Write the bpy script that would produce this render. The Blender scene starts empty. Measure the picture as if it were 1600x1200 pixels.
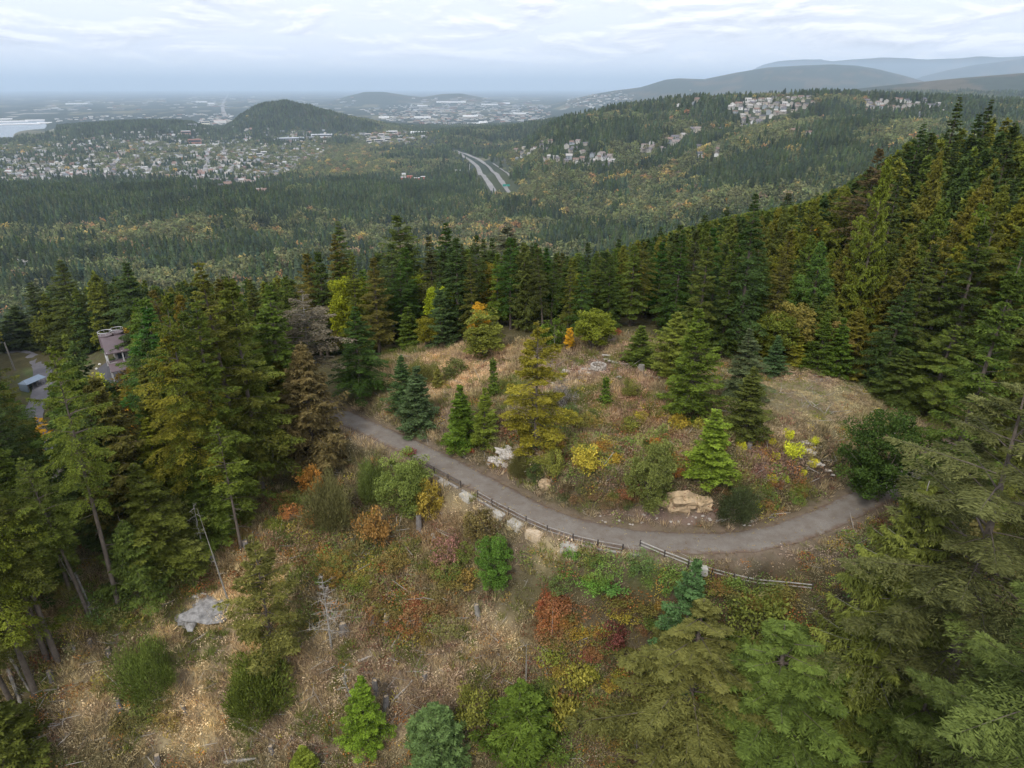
import bpy, math, random, time
import numpy as np
from mathutils import Vector, Euler

random.seed(7)
RNG = np.random.default_rng(7)
scene = bpy.context.scene
COL = scene.collection

# ------------------------------------------------------------------ camera, sky, sun, exposure
CZ = 330.0                       # camera height above the sea
FPX = 1067.0                     # focal length in pixels of the 1600 px wide photograph
PITCH = math.atan2(463.0, FPX)   # camera looks down
SP, CP = math.sin(PITCH), math.cos(PITCH)
cam_data = bpy.data.cameras.new('camera')
cam_data.sensor_width = 36.0
cam_data.lens = 36.0 * FPX / 1600.0
cam_data.clip_start = 0.5
cam_data.clip_end = 250000.0
cam = bpy.data.objects.new('camera', cam_data)
COL.objects.link(cam)
cam.location = (0, 0, CZ)
cam.rotation_euler = (math.pi / 2 - PITCH, 0, 0)
scene.camera = cam

SUN_EL, SUN_AZ = math.radians(47), math.radians(205)   # azimuth clockwise from +Y (north)
world = bpy.data.worlds.new('World')
scene.world = world
world.use_nodes = True
wn, wl = world.node_tree.nodes, world.node_tree.links
wn.clear()
def N(nodes, t, **kw):
    n = nodes.new(t)
    for k, v in kw.items():
        setattr(n, k, v)
    return n
w_out = N(wn, 'ShaderNodeOutputWorld')
w_bg = N(wn, 'ShaderNodeBackground')
w_bg.inputs['Strength'].default_value = 0.1
w_sky = N(wn, 'ShaderNodeTexSky', sky_type='NISHITA')
w_sky.sun_disc = False
w_sky.sun_elevation = SUN_EL
w_sky.sun_rotation = SUN_AZ
w_sky.dust_density = 2.0
w_tc = N(wn, 'ShaderNodeTexCoord')
w_sep = N(wn, 'ShaderNodeSeparateXYZ')
wl.new(w_tc.outputs['Generated'], w_sep.inputs[0])
def M(nodes, links, op, a, b=None, clamp=False):
    n = nodes.new('ShaderNodeMath'); n.operation = op; n.use_clamp = clamp
    for i, v in enumerate((a, b)):
        if v is None: continue
        if isinstance(v, (int, float)): n.inputs[i].default_value = v
        else: links.new(v, n.inputs[i])
    return n.outputs[0]
def wm(op, a, b=None, clamp=False): return M(wn, wl, op, a, b, clamp)
w_cmb = N(wn, 'ShaderNodeCombineXYZ')
wl.new(wm('MULTIPLY', w_sep.outputs['X'], 2.6), w_cmb.inputs[0]); wl.new(wm('MULTIPLY', w_sep.outputs['Y'], 2.6), w_cmb.inputs[1])
wl.new(wm('MULTIPLY', w_sep.outputs['Z'], 13.0), w_cmb.inputs[2])
def wnoise(scale, detail, rough, dist=0.0, off=(0, 0, 0), sc=(1, 1, 1)):
    mp = N(wn, 'ShaderNodeMapping'); wl.new(w_cmb.outputs[0], mp.inputs[0])
    mp.inputs['Location'].default_value = off; mp.inputs['Scale'].default_value = sc
    n = N(wn, 'ShaderNodeTexNoise'); wl.new(mp.outputs[0], n.inputs['Vector'])
    n.inputs['Scale'].default_value = scale; n.inputs['Detail'].default_value = detail
    n.inputs['Roughness'].default_value = rough; n.inputs['Distortion'].default_value = dist
    return n.outputs[0]
def wramp(v, stops):
    r = N(wn, 'ShaderNodeValToRGB'); wl.new(v, r.inputs[0])
    el = r.color_ramp.elements
    while len(el) > 1: el.remove(el[-1])
    el[0].position, el[0].color = stops[0][0], (*stops[0][1], 1)
    for p, c in stops[1:]:
        e = el.new(p); e.color = (*c, 1)
    return r.outputs[0]
def wmix(f, a, b):
    n = N(wn, 'ShaderNodeMix', data_type='RGBA')
    if isinstance(f, (int, float)): n.inputs[0].default_value = f
    else: wl.new(f, n.inputs[0])
    for i, v in ((6, a), (7, b)):
        if isinstance(v, tuple): n.inputs[i].default_value = (*v, 1)
        else: wl.new(v, n.inputs[i])
    return n.outputs[2]
n_big = wnoise(2.6, 9, 0.60, 0.5, (3.1, 0.7, 0.2))
n_top = wnoise(2.6, 9, 0.60, 0.5, (3.1, 0.7, 0.29))     # the same cloud sampled a little higher: its lit top
n_low = wnoise(1.1, 4, 0.5, 0.2, (7.1, 2.7, 1.2))
cover = wramp(n_big, [(0.42, (0, 0, 0)), (0.56, (1, 1, 1))])
edge = wm('MULTIPLY', wm('SUBTRACT', n_big, n_top), 5.0)
lit = wm('ADD', 0.55, edge, True)
cloud = wmix(lit, (6.1, 6.5, 7.5), (11.0, 11.0, 11.5))
veil = wmix(0.92, w_sky.outputs[0], (8.9, 9.3, 10.4))
veil = wmix(n_low, veil, (8.6, 9.1, 10.3))
horizon_fade = wramp(w_sep.outputs['Z'], [(0.015, (0, 0, 0)), (0.045, (1, 1, 1))])
hf = wm('MULTIPLY', cover, horizon_fade)
sky_col = wmix(wm('MULTIPLY', hf, 0.85), veil, cloud)
low = wramp(w_sep.outputs['Z'], [(0.0, (1, 1, 1)), (0.05, (0, 0, 0))])
sky_col = wmix(wm('MULTIPLY', low, 0.6), sky_col, (9.2, 9.9, 11.3))
wl.new(sky_col, w_bg.inputs['Color'])
wl.new(w_bg.outputs[0], w_out.inputs['Surface'])

sun_d = bpy.data.lights.new('sun', 'SUN')
sun_d.energy = 1.9
sun_d.angle = math.radians(12)
sun_d.color = (1.0, 0.95, 0.87)
sun = bpy.data.objects.new('sun', sun_d)
COL.objects.link(sun)
sdir = Vector((math.sin(SUN_AZ) * math.cos(SUN_EL), math.cos(SUN_AZ) * math.cos(SUN_EL), math.sin(SUN_EL)))
sun.rotation_euler = sdir.to_track_quat('Z', 'Y').to_euler()
sun.location = (0, 0, 700)

scene.view_settings.view_transform = 'Standard'
scene.view_settings.look = 'None'
scene.view_settings.gamma = 1.0
scene.view_settings.use_curve_mapping = False
scene.view_settings.exposure = 0.3
scene.cycles.use_denoising = True
scene.cycles.max_bounces = 6
scene.cycles.diffuse_bounces = 3
scene.cycles.glossy_bounces = 1
scene.cycles.transmission_bounces = 2
scene.cycles.volume_bounces = 1
scene.cycles.transparent_max_bounces = 4
scene.cycles.use_adaptive_sampling = True
scene.cycles.adaptive_threshold = 0.02

# ------------------------------------------------------------------ numeric helpers
def ray(u, v):
    """world direction of the sight line that the photograph's point (u, v) records; used to survey where things stand"""
    return np.array([u - 800.0, CP * FPX + SP * (600.0 - v), -SP * FPX + CP * (600.0 - v)])

def project(x, y, z):
    dx, dy, dz = x, y, z - CZ
    d = CP * dy - SP * dz
    d = np.where(d < 0.1, 0.1, d)
    return 800 + FPX * dx / d, 600 - FPX * (SP * dy + CP * dz) / d

def hash2(ix, iy, seed):
    h = (ix.astype(np.int64) * 374761393 + iy.astype(np.int64) * 668265263 + seed * 974634777) & 0x7fffffff
    h = ((h ^ (h >> 13)) * 1274126177) & 0x7fffffff
    return ((h ^ (h >> 16)) & 0xffff) / 65535.0

def vnoise(x, y, seed=0):
    ix, iy = np.floor(x), np.floor(y)
    fx, fy = x - ix, y - iy
    fx, fy = fx * fx * (3 - 2 * fx), fy * fy * (3 - 2 * fy)
    a, b = hash2(ix, iy, seed), hash2(ix + 1, iy, seed)
    c, d = hash2(ix, iy + 1, seed), hash2(ix + 1, iy + 1, seed)
    return (a + (b - a) * fx) * (1 - fy) + (c + (d - c) * fx) * fy

def fbm(x, y, seed=0, octv=4):
    s, a, t = 0, 0.5, 0
    for i in range(octv):
        s = s + a * vnoise(x * 2 ** i + 17 * i, y * 2 ** i - 31 * i, seed + i)
        t += a; a *= 0.5
    return s / t

def sstep(a, b, x):
    t = np.clip((x - a) / (b - a), 0, 1)
    return t * t * (3 - 2 * t)

class TPS:
    def __init__(self, pts, scale, reg=1e-3):
        p = np.array(pts, float)
        self.s = scale
        self.xy = p[:, :2] / scale
        z = p[:, 2]
        n = len(p)
        K = self.k(self.xy[:, None, :] - self.xy[None, :, :]) + reg * np.eye(n)
        P = np.hstack([np.ones((n, 1)), self.xy])
        A = np.zeros((n + 3, n + 3)); A[:n, :n] = K; A[:n, n:] = P; A[n:, :n] = P.T
        w = np.linalg.solve(A, np.concatenate([z, np.zeros(3)]))
        self.w, self.c = w[:n], w[n:]
    @staticmethod
    def k(d):
        r2 = (d ** 2).sum(-1) + 1e-12
        return 0.5 * r2 * np.log(r2)
    def __call__(self, x, y):
        q = np.stack([np.ravel(x), np.ravel(y)], -1) / self.s
        out = np.empty(len(q))
        for i in range(0, len(q), 20000):
            b = q[i:i + 20000]
            out[i:i + 20000] = self.k(b[:, None, :] - self.xy[None]) @ self.w + self.c[0] + b @ self.c[1:]
        return out.reshape(np.shape(x))

# ------------------------------------------------------------------ the lie of the land (surveyed heights, metres)
def S(u, v, zr):                      # sighted point at a known height below the camera
    d = ray(u, v); s = zr / d[2]
    return (d[0] * s, d[1] * s, CZ + zr)
def W(x, y, zr): return (x, y, CZ + zr)

ROAD_UV = [(548, 656, -45.4), (620, 688, -45.3), (700, 727, -45.2), (760, 759, -45.1), (800, 781, -45.0), (860, 810, -45), (920, 829, -45),
           (1000, 843, -45.0), (1080, 847, -45), (1150, 846, -45), (1220, 834, -45), (1280, 814, -44.8), (1330, 790, -44.6), (1400, 757, -44.3), (1470, 722, -44),
           (1540, 690, -43.5), (1640, 655, -43)]
road_ctrl = [S(*p) for p in ROAD_UV]
road_ctrl = [W(-70, 140, -58), W(-52, 118, -50), W(-38, 104, -46.5)] + road_ctrl

def catmull(pts, step=0.8):
    P = np.array(pts, float)
    P = np.vstack([2 * P[0] - P[1], P, 2 * P[-1] - P[-2]])
    out = []
    for i in range(1, len(P) - 2):
        n = max(2, int(np.linalg.norm(P[i + 1] - P[i]) / step))
        for k in range(n):
            t = k / n
            out.append(0.5 * ((2 * P[i]) + (-P[i - 1] + P[i + 1]) * t + (2 * P[i - 1] - 5 * P[i] + 4 * P[i + 1] - P[i + 2]) * t * t
                              + (-P[i - 1] + 3 * P[i] - 3 * P[i + 1] + P[i + 2]) * t ** 3))
    out.append(P[-2])
    return np.array(out)
ROAD = catmull(road_ctrl)
DRIVE = catmull([W(-190, 235, -86), W(-160, 214, -84.2), S(66, 598, -83.4), S(62, 622, -84.2), S(50, 650, -85), S(55, 675, -85.6), S(88, 700, -86), W(-112, 150, -86.5), W(-92, 142, -86), W(-75, 142, -62)][:9], 1.5)

near_pts = [S(*p) for p in [
    (185, 955, -52), (90, 1035, -55), (20, 1100, -57.5), (330, 955, -54), (420, 900, -51.8), (300, 860, -51), (250, 1180, -64.5), (20, 1190, -61),
    (500, 1190, -65), (650, 1100, -60.5), (800, 1190, -64.5), (800, 1000, -56), (650, 960, -54.3), (900, 1100, -60.5), (1000, 1000, -56.5),
    (1000, 1190, -64.5), (1200, 1010, -55), (1260, 925, -47.6), (1075, 893, -47.0), (1400, 1000, -52), (1550, 1100, -56), (1590, 900, -47), (1200, 1190, -63),
    (500, 760, -49.3), (560, 720, -47.9), (430, 810, -50.2), (650, 800, -49.0), (745, 850, -50), (860, 900, -50.2), (960, 930, -51), (1090, 950, -51.5),
    (1180, 882, -45.3), (1280, 870, -45.2), (1400, 850, -45), (1500, 800, -44.5), (1600, 740, -43.6),
    # bank and knoll inside the bend
    (600, 655, -45.2), (700, 697, -45), (850, 772, -44.9), (1000, 815, -44.8), (1150, 815, -44.8), (1250, 795, -44.7), (1320, 760, -44.3),
    (1210, 580, -39.3), (1340, 612, -40.3), (1230, 640, -39.6), (1310, 665, -40.8), (1200, 682, -39.9), (1215, 740, -42.6), (1090, 775, -43.3), (1290, 720, -42.3),
    (935, 570, -38.5), (990, 560, -38), (870, 600, -39.4), (940, 530, -38), (760, 560, -40.5), (690, 640, -43.6), (620, 610, -44), (650, 550, -43),
    (700, 545, -41.8), (1050, 600, -38.4), (1000, 680, -40.6), (850, 680, -42.2), (780, 712, -44), (950, 755, -43.2), (1100, 700, -40.8), (1060, 740, -42),
    (560, 645, -45.4), (600, 560, -44.6), (1000, 630, -38.8), (900, 650, -40.6), (1160, 640, -39.2)]]
near_pts += [W(x, y, z) for x, y, z in [
    (0, 125, -40.5), (0, 150, -53), (0, 200, -80), (0, 300, -130), (-60, 130, -57), (-60, 200, -90), (60, 125, -41.5), (60, 160, -45), (60, 220, -62), (60, 300, -96),
    (-35, 88, -47), (-48, 84, -51), (-75, 100, -63), (-70, 75, -57), (-60, 60, -54), (-100, 120, -77), (-110, 90, -72), (-95, 60, -66), (-128, 206, -77.5), (-150, 190, -81), (-110, 200, -79), (-100, 175, -82),
    (-150, 300, -135), (-250, 300, -150), (-250, 200, -118), (-200, 240, -95), (-170, 120, -95), (-100, 300, -130), (0, 400, -172), (100, 400, -130), (107, 293, -72), (85, 397, -112),
    (107, 150, -35.5), (150, 200, -33), (107, 110, -38), (80, 100, -41), (55, 90, -42.5), (150, 120, -30), (200, 200, -25), (220, 300, -52), (300, 300, -20), (300, 400, -55), (200, 400, -95),
    (300, 120, -5), (70, 60, -45), (60, 40, -52), (40, 30, -58), (0, 30, -72), (-40, 30, -66), (-80, 30, -62), (0, 0, -85), (100, 60, -38), (-150, 50, -80), (-250, 100, -120), (100, 0, -50), (-100, 0, -75),
    (-300, 400, -190), (-150, 400, -180), (28, 28, -55), (-120, 400, -176)]]
for u_, v_, z_ in ROAD_UV[::2]: near_pts.append(S(u_, v_, z_))
for p_ in DRIVE[10:-6:14]: near_pts.append(tuple(p_))
TN = TPS(near_pts, 60.0, 2e-3)

def SY(u, v, Y, sub=0):               # sighted point at a known ground distance
    d = ray(u, v); s = Y / d[1]
    return (d[0] * s, Y, CZ + d[2] * s - sub)
mid_pts = [SY(*p) for p in [
    (0, 290, 1900, 20), (0, 400, 1150, 20), (0, 345, 1500, 20), (300, 284, 1950, 18), (300, 400, 1200, 20), (300, 340, 1500, 22), (550, 296, 1950, 20), (550, 385, 1250, 20), (450, 400, 1100, 20), (700, 325, 1750, 20),
    (800, 310, 1950, 8), (760, 270, 2500, 4), (705, 235, 3500, 2), (850, 340, 1500, 22), (850, 280, 2050, 20), (850, 235, 2750, 20), (1000, 340, 1250, 22), (1000, 300, 1500, 22), (1000, 250, 1850, 20),
    (1000, 205, 2400, 20), (1130, 300, 1250, 22), (1150, 250, 1650, 20), (1150, 200, 2200, 15), (1300, 265, 1250, 22), (1300, 230, 1600, 20), (1300, 190, 2000, 10),
    (1450, 240, 1300, 20), (1450, 190, 1900, 10), (1600, 200, 1700, 20), (1600, 240, 1300, 20), (350, 300, 2300, 8), (150, 285, 2500, 12)]]
mid_pts += [W(x, y, z) for x, y, z in [(-300, 500, -225), (0, 500, -195), (100, 500, -165), (200, 500, -140), (350, 500, -100), (0, 700, -235), (-400, 700, -255), (200, 700, -195), (400, 700, -165), (700, 700, -120),
    (600, 500, -60), (0, 900, -255), (-700, 900, -270), (500, 900, -185), (900, 900, -150), (-1500, 1500, -285), (-2500, 2500, -305), (-1500, 3500, -310), (0, 3500, -308), (800, 3500, -240), (0, 2800, -300), (-800, 2500, -305),
    (300, 3200, -280), (-500, 4500, -310), (1500, 4500, -300), (2500, 2500, -60), (2500, 4000, -200), (-3500, 4500, -310), (900, 4500, -310), (1500, 3400, -120), (-400, 3500, -310)]]
TM = TPS(mid_pts, 1500.0, 2e-3)

def ridge(prof, Y0, wf, wb, sub=0.0):
    pr = []
    for u, v in prof:
        d = ray(u, v); pr.append((d[0] / d[1], CZ + Y0 * d[2] / d[1] - sub))
    pr.sort()
    ss, zs = np.array([p[0] for p in pr]), np.array([p[1] for p in pr])
    return ss, zs, Y0, wf, wb
SEA = 20.0 - 0.5
PLAIN = CZ - 310.0
RIDGES = [
    ridge([(-80, 215), (0, 212), (60, 203), (120, 196), (180, 191), (240, 188), (300, 190), (340, 203), (360, 222)], 4900, 420, 900, 20),       # wooded hill left of town
    ridge([(325, 225), (345, 205), (365, 190), (385, 174), (405, 164), (430, 159), (450, 158), (480, 163), (510, 172), (545, 180), (585, 188), (615, 196), (650, 206), (680, 222)], 5200, 520, 900, 16),
    ridge([(590, 224), (620, 219), (660, 211), (700, 205), (740, 202), (800, 197), (850, 189), (900, 184), (950, 190), (1000, 224)], 4200, 500, 900, 14),
    ridge([(700, 276), (760, 262), (800, 240), (840, 208), (860, 193), (880, 184), (900, 178), (950, 167), (1000, 161), (1060, 152), (1100, 147), (1200, 143), (1300, 143), (1400, 146), (1500, 151), (1620, 158), (1900, 170)], 2700, 900, 1100, 20),
    ridge([(1180, 160), (1240, 150), (1300, 143), (1400, 132), (1450, 127), (1500, 122), (1600, 114), (1900, 105)], 6500, 1500, 1500, 0),
    ridge([(850, 168), (900, 154), (930, 147), (960, 142), (1000, 137), (1040, 125), (1060, 123), (1100, 124), (1120, 120), (1150, 114), (1200, 106), (1250, 103), (1300, 101), (1340, 103), (1370, 108), (1400, 115), (1440, 126), (1480, 140), (1520, 160)], 14000, 3200, 3000, 0),
    ridge([(520, 158), (545, 150), (570, 144), (600, 144), (640, 150), (660, 152), (690, 147), (720, 146), (750, 152), (790, 160)], 16000, 1500, 1500, 0),
    ridge([(1380, 150), (1420, 128), (1440, 120), (1480, 110), (1520, 102), (1560, 97), (1600, 90), (1700, 84), (1900, 88)], 22000, 3000, 3000, 0),
    ridge([(1080, 140), (1130, 125), (1170, 112), (1190, 102), (1215, 96), (1250, 93), (1280, 93), (1300, 96), (1330, 93), (1380, 90), (1420, 91), (1450, 93), (1500, 91), (1530, 88), (1560, 90), (1600, 88), (1700, 80), (1900, 70)], 34000, 5000, 6000, 0),
]
ROAD_XY, ROAD_Z = ROAD[:, :2], ROAD[:, 2]
DR_XY, DR_Z = DRIVE[:, :2], DRIVE[:, 2]

def dist_line(x, y, L, Z):
    q = np.stack([np.ravel(x), np.ravel(y)], -1)
    d = np.empty(len(q)); z = np.empty(len(q))
    for i in range(0, len(q), 20000):
        b = q[i:i + 20000]
        D = ((b[:, None] - L[None]) ** 2).sum(-1)
        k = D.argmin(1)
        d[i:i + 20000] = np.sqrt(D[np.arange(len(b)), k]); z[i:i + 20000] = Z[k]
    return d.reshape(np.shape(x)), z.reshape(np.shape(x))

def inner_side(x, y):
    q = np.stack([x, y], -1); D = ((q[:, None] - ROAD_XY[None, ::3]) ** 2).sum(-1); k = np.minimum(D.argmin(1) * 3, len(ROAD_XY) - 2)
    t = ROAD_XY[k + 1] - ROAD_XY[k]; p = q - ROAD_XY[k]
    return ((t[:, 0] * p[:, 1] - t[:, 1] * p[:, 0]) > 0).astype(float)

# bay shore: the water lies left of town
def bay(x, y):
    s = x / np.maximum(y, 1)
    return sstep(0.018, -0.004, s + 0.640) * sstep(4700, 4950, y) * sstep(8050, 7900, y)

def height(x, y, detail=True):
    x = np.asarray(x, float); y = np.asarray(y, float)
    R = np.hypot(x, y)
    zf = np.full(x.shape, PLAIN)
    m = (R < 6500)
    if m.any():
        wm_ = sstep(4300, 2800, R[m] + 0 * R[m])
        zm = TM(x[m], y[m])
        zf[m] = zm * wm_ + PLAIN * (1 - wm_)
    zf = np.where(y < -200, PLAIN + 60, zf)
    yy = np.maximum(y, 1.0)
    s = x / yy
    for ss, zs, Y0, wf, wb in RIDGES:
        top = np.interp(s, ss, zs, left=min(zs[0], PLAIN - 1), right=zs[-1] if ss[-1] > 0.9 else min(zs[-1], PLAIN - 1))
        base = PLAIN if Y0 != 2700 else PLAIN - 10
        w = np.where(y < Y0, wf, wb)
        g = np.exp(-((y - Y0) / w) ** 2)
        h = base + (top - base) * g
        h = h + (fbm(x / 600.0, y / 600.0, 5) - 0.5) * 0.14 * np.clip(h - PLAIN, 0, 900) * sstep(0, 0.5, np.abs(y - Y0) / w)
        zf = np.where((y > 0) & (h > zf), h, zf)
    relief = sstep(500, 1000, R) * sstep(2500, 1900, R) * (1 - sstep(-420, -330, x) * sstep(160, 60, x) * sstep(1650, 1900, y))
    zf = zf + (fbm(x / 330.0, y / 260.0, 9, 3) - 0.5) * 75 * relief + (fbm(x / 260.0, y / 260.0, 9) - 0.5) * 14 * sstep(400, 900, R) * sstep(5500, 3000, R)
    zf = zf + (fbm(x / 2500.0, y / 2500.0, 11) - 0.3) * 22 * sstep(7500, 11000, R)
    zf = zf - bay(x, y) * 16
    z = zf
    mn = R < 440
    if mn.any():
        xn, yn = x[mn], y[mn]
        zn = TN(xn, yn)
        if detail:
            zn = zn + (fbm(xn / 5.0, yn / 5.0, 21) - 0.5) * 1.5 + (fbm(xn / 1.3, yn / 1.3, 23, 3) - 0.5) * 0.5
        mr = (np.hypot(xn, yn) < 260)
        if mr.any():
            d, rz = dist_line(xn[mr], yn[mr], ROAD_XY, ROAD_Z)
            w = sstep(6.0, 3.0, d)
            w = np.where(d < 3.0, 1, w)
            xm_, ym_ = xn[mr], yn[mr]
            um_ = 800 + FPX * xm_ / (CP * ym_ + SP * 43.0)          # the stretch of the bend that has a cut bank on its inner side
            inner = inner_side(xm_, ym_)
            bank = sstep(2.7, 5.2, d) * sstep(19, 8, d) * inner * sstep(720, 800, um_) * sstep(1330, 1270, um_)
            zn_ = zn[mr] + bank * (1.9 + 2.2 * (fbm(xm_ / 3.2, ym_ / 3.2, 27) - 0.5))
            zr = zn_ * (1 - w) + (rz - 0.14) * w
            d2, rz2 = dist_line(xn[mr], yn[mr], DR_XY, DR_Z)
            w2 = sstep(9.0, 5.0, d2)
            zr = zr * (1 - w2) + (rz2 - 0.25) * w2
            zn[mr] = zr
        wn_ = sstep(280, 420, R[mn])
        z = z.copy()
        z[mn] = zn * (1 - wn_) + zf[mn] * wn_
    return z

def ground(x, y):
    return float(height(np.array([x]), np.array([y]))[0])

# open places where no trees are scattered (outlines sighted on the land)
def inside(u, v, poly):
    c = np.zeros(np.shape(u), bool); n = len(poly); j = n - 1
    for i in range(n):
        xi, yi = poly[i]; xj, yj = poly[j]
        c ^= ((yi > v) != (yj > v)) & (u < (xj - xi) * (v - yi) / (yj - yi + 1e-9) + xi)
        j = i
    return c
OPEN = [[(545, 640), (590, 590), (600, 545), (700, 538), (800, 535), (900, 522), (1000, 520), (1110, 560), (1200, 565), (1300, 572), (1360, 600), (1380, 640), (1600, 620), (1600, 720), (1500, 730), (1420, 790), (1340, 900), (1300, 1000), (1380, 1400), (-200, 1400), (-60, 1250), (60, 1120), (200, 950),
         (330, 850), (420, 760), (540, 700)],
        [(-20, 560), (60, 545), (110, 560), (150, 555), (215, 560), (220, 610), (160, 640), (100, 640), (100, 720), (200, 720), (190, 760), (20, 760), (15, 650), (-20, 640)]]

def hit(u, v, t0=25.0, t1=9000.0):
    """where the sight line through (u, v) meets the land"""
    d = ray(u, v); d = d / np.linalg.norm(d)
    t = np.geomspace(t0, t1, 700)
    P = t[:, None] * d
    c = CZ + P[:, 2] - height(P[:, 0], P[:, 1])
    k = np.argmax(c <= 0)
    if c[k] > 0: k = len(t) - 1
    if k == 0: k = 1
    a = c[k - 1] / (c[k - 1] - c[k] + 1e-9)
    tt = t[k - 1] + (t[k] - t[k - 1]) * a
    p = tt * d
    return p[0], p[1], ground(p[0], p[1])

def hit_top(u, v, H, t0=25.0, t1=6000.0, closed=True):
    """where a tree of height H stands whose top lies on the sight line through (u, v)"""
    d = ray(u, v); d = d / np.linalg.norm(d)
    t = np.geomspace(t0, t1, 700)
    P = t[:, None] * d
    c = CZ + P[:, 2] - height(P[:, 0], P[:, 1]) - H
    al = np.hypot(P[:, 0], P[:, 1]) < 430
    if closed:
        uu, vv = project(P[:, 0], P[:, 1], height(P[:, 0], P[:, 1]))
        al &= ~inside(uu, vv, OPEN[0]) & ~inside(uu, vv, OPEN[1])
    cost = np.where(al, np.abs(c), 1e9)
    good = al & (np.abs(c) < 1.2)
    k = int(np.argmax(good)) if good.any() else int(np.argmin(cost))
    p = P[k]
    return p[0], p[1], ground(p[0], p[1]), float(c[k] + H)

# ------------------------------------------------------------------ object helpers
def tag(o, label=None, cat=None, group=None, kind=None):
    if label: o['label'] = label
    if cat: o['category'] = cat
    if group: o['group'] = group
    if kind: o['kind'] = kind
    return o

def link(name, data, parent=None, loc=None, rot=None, scale=None):
    o = bpy.data.objects.new(name, data)
    COL.objects.link(o)
    if parent is not None: o.parent = parent
    if loc is not None: o.location = loc
    if rot is not None: o.rotation_euler = rot
    if scale is not None: o.scale = scale
    return o

def mesh_np(name, V, F, mats=(), tint=None, fmat=None, smooth=False, colors=None):
    """F: (n,3) or (n,4) array, or list of such arrays"""
    me = bpy.data.meshes.new(name)
    V = np.asarray(V, np.float32)
    Fs = F if isinstance(F, (list, tuple)) else [F]
    Fs = [np.asarray(f, np.int32) for f in Fs if len(f)]
    me.vertices.add(len(V)); me.vertices.foreach_set('co', V.ravel())
    nl = sum(f.size for f in Fs); npoly = sum(len(f) for f in Fs)
    me.loops.add(nl); me.loops.foreach_set('vertex_index', np.concatenate([f.ravel() for f in Fs]))
    me.polygons.add(npoly)
    starts = []; o = 0
    for f in Fs:
        starts.append(o + np.arange(len(f)) * f.shape[1]); o += f.size
    me.polygons.foreach_set('loop_start', np.concatenate(starts).astype(np.int32))
    for m in mats: me.materials.append(m)
    if fmat is not None: me.polygons.foreach_set('material_index', np.asarray(fmat, np.int32))
    me.update(calc_edges=True)
    if smooth: me.polygons.foreach_set('use_smooth', np.ones(npoly, bool))
    if tint is not None:
        a = me.attributes.new('tint', 'FLOAT', 'POINT'); a.data.foreach_set('value', np.asarray(tint, np.float32))
    if colors is not None:
        a = me.attributes.new('colr', 'FLOAT_COLOR', 'POINT')
        c = np.ones((len(V), 4), np.float32); c[:, :3] = colors
        a.data.foreach_set('color', c.ravel())
    return me

class MB:
    """collects boxes, bars, tubes, prisms; builds one mesh"""
    def __init__(self): self.v = []; self.f = []
    def add(self, vs, fs):
        n = len(self.v); self.v += [tuple(p) for p in vs]; self.f += [tuple(i + n for i in f) for f in fs]; return self
    def box(self, x0, x1, y0, y1, z0, z1):
        return self.add([(x0, y0, z0), (x1, y0, z0), (x1, y1, z0), (x0, y1, z0), (x0, y0, z1), (x1, y0, z1), (x1, y1, z1), (x0, y1, z1)],
                        [(0, 3, 2, 1), (4, 5, 6, 7), (0, 1, 5, 4), (1, 2, 6, 5), (2, 3, 7, 6), (3, 0, 4, 7)])
    def tube(self, a, b, r0, r1, n=6, cap=True):
        a, b = Vector(a), Vector(b); d = (b - a).normalized()
        s = d.orthogonal().normalized(); t = d.cross(s)
        vs = [a + (s * math.cos(2 * math.pi * i / n) + t * math.sin(2 * math.pi * i / n)) * r0 for i in range(n)]
        vs += [b + (s * math.cos(2 * math.pi * i / n) + t * math.sin(2 * math.pi * i / n)) * r1 for i in range(n)]
        fs = [(i, (i + 1) % n, n + (i + 1) % n, n + i) for i in range(n)]
        if cap: fs += [tuple(range(n))[::-1], tuple(range(n, 2 * n))]
        return self.add(vs, fs)
    def path(self, pts, rads, n=6):
        rings = []
        base = len(self.v)
        for k, p in enumerate(pts):
            p = Vector(p)
            q = Vector(pts[min(k + 1, len(pts) - 1)]) - Vector(pts[max(k - 1, 0)])
            d = q.normalized() if q.length > 0 else Vector((0, 0, 1))
            ref = Vector((1, 0, 0)) if abs(d.x) < 0.9 else Vector((0, 1, 0))
            s = d.cross(ref).normalized(); t = d.cross(s)
            for i in range(n):
                a = 2 * math.pi * i / n
                self.v.append(tuple(p + (s * math.cos(a) + t * math.sin(a)) * rads[k]))
        for k in range(len(pts) - 1):
            for i in range(n):
                a0 = base + k * n
                self.f.append((a0 + i, a0 + (i + 1) % n, a0 + n + (i + 1) % n, a0 + n + i))
        self.f.append(tuple(base + (len(pts) - 1) * n + i for i in range(n)))
        return self
    def data(self, name, mat, smooth=False):
        me = bpy.data.meshes.new(name); me.from_pydata(self.v, [], self.f)
        if mat: me.materials.append(mat)
        if smooth:
            for p in me.polygons: p.use_smooth = True
        me.update(); return me
    def build(self, name, mat, parent=None, loc=None, rot=None, smooth=False):
        return link(name, self.data(name, mat, smooth), parent, loc, rot)

# ------------------------------------------------------------------ materials
def new_mat(name):
    m = bpy.data.materials.new(name); m.use_nodes = True
    nt = m.node_tree; nt.nodes.clear()
    out = nt.nodes.new('ShaderNodeOutputMaterial')
    return m, nt.nodes, nt.links, out

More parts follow.
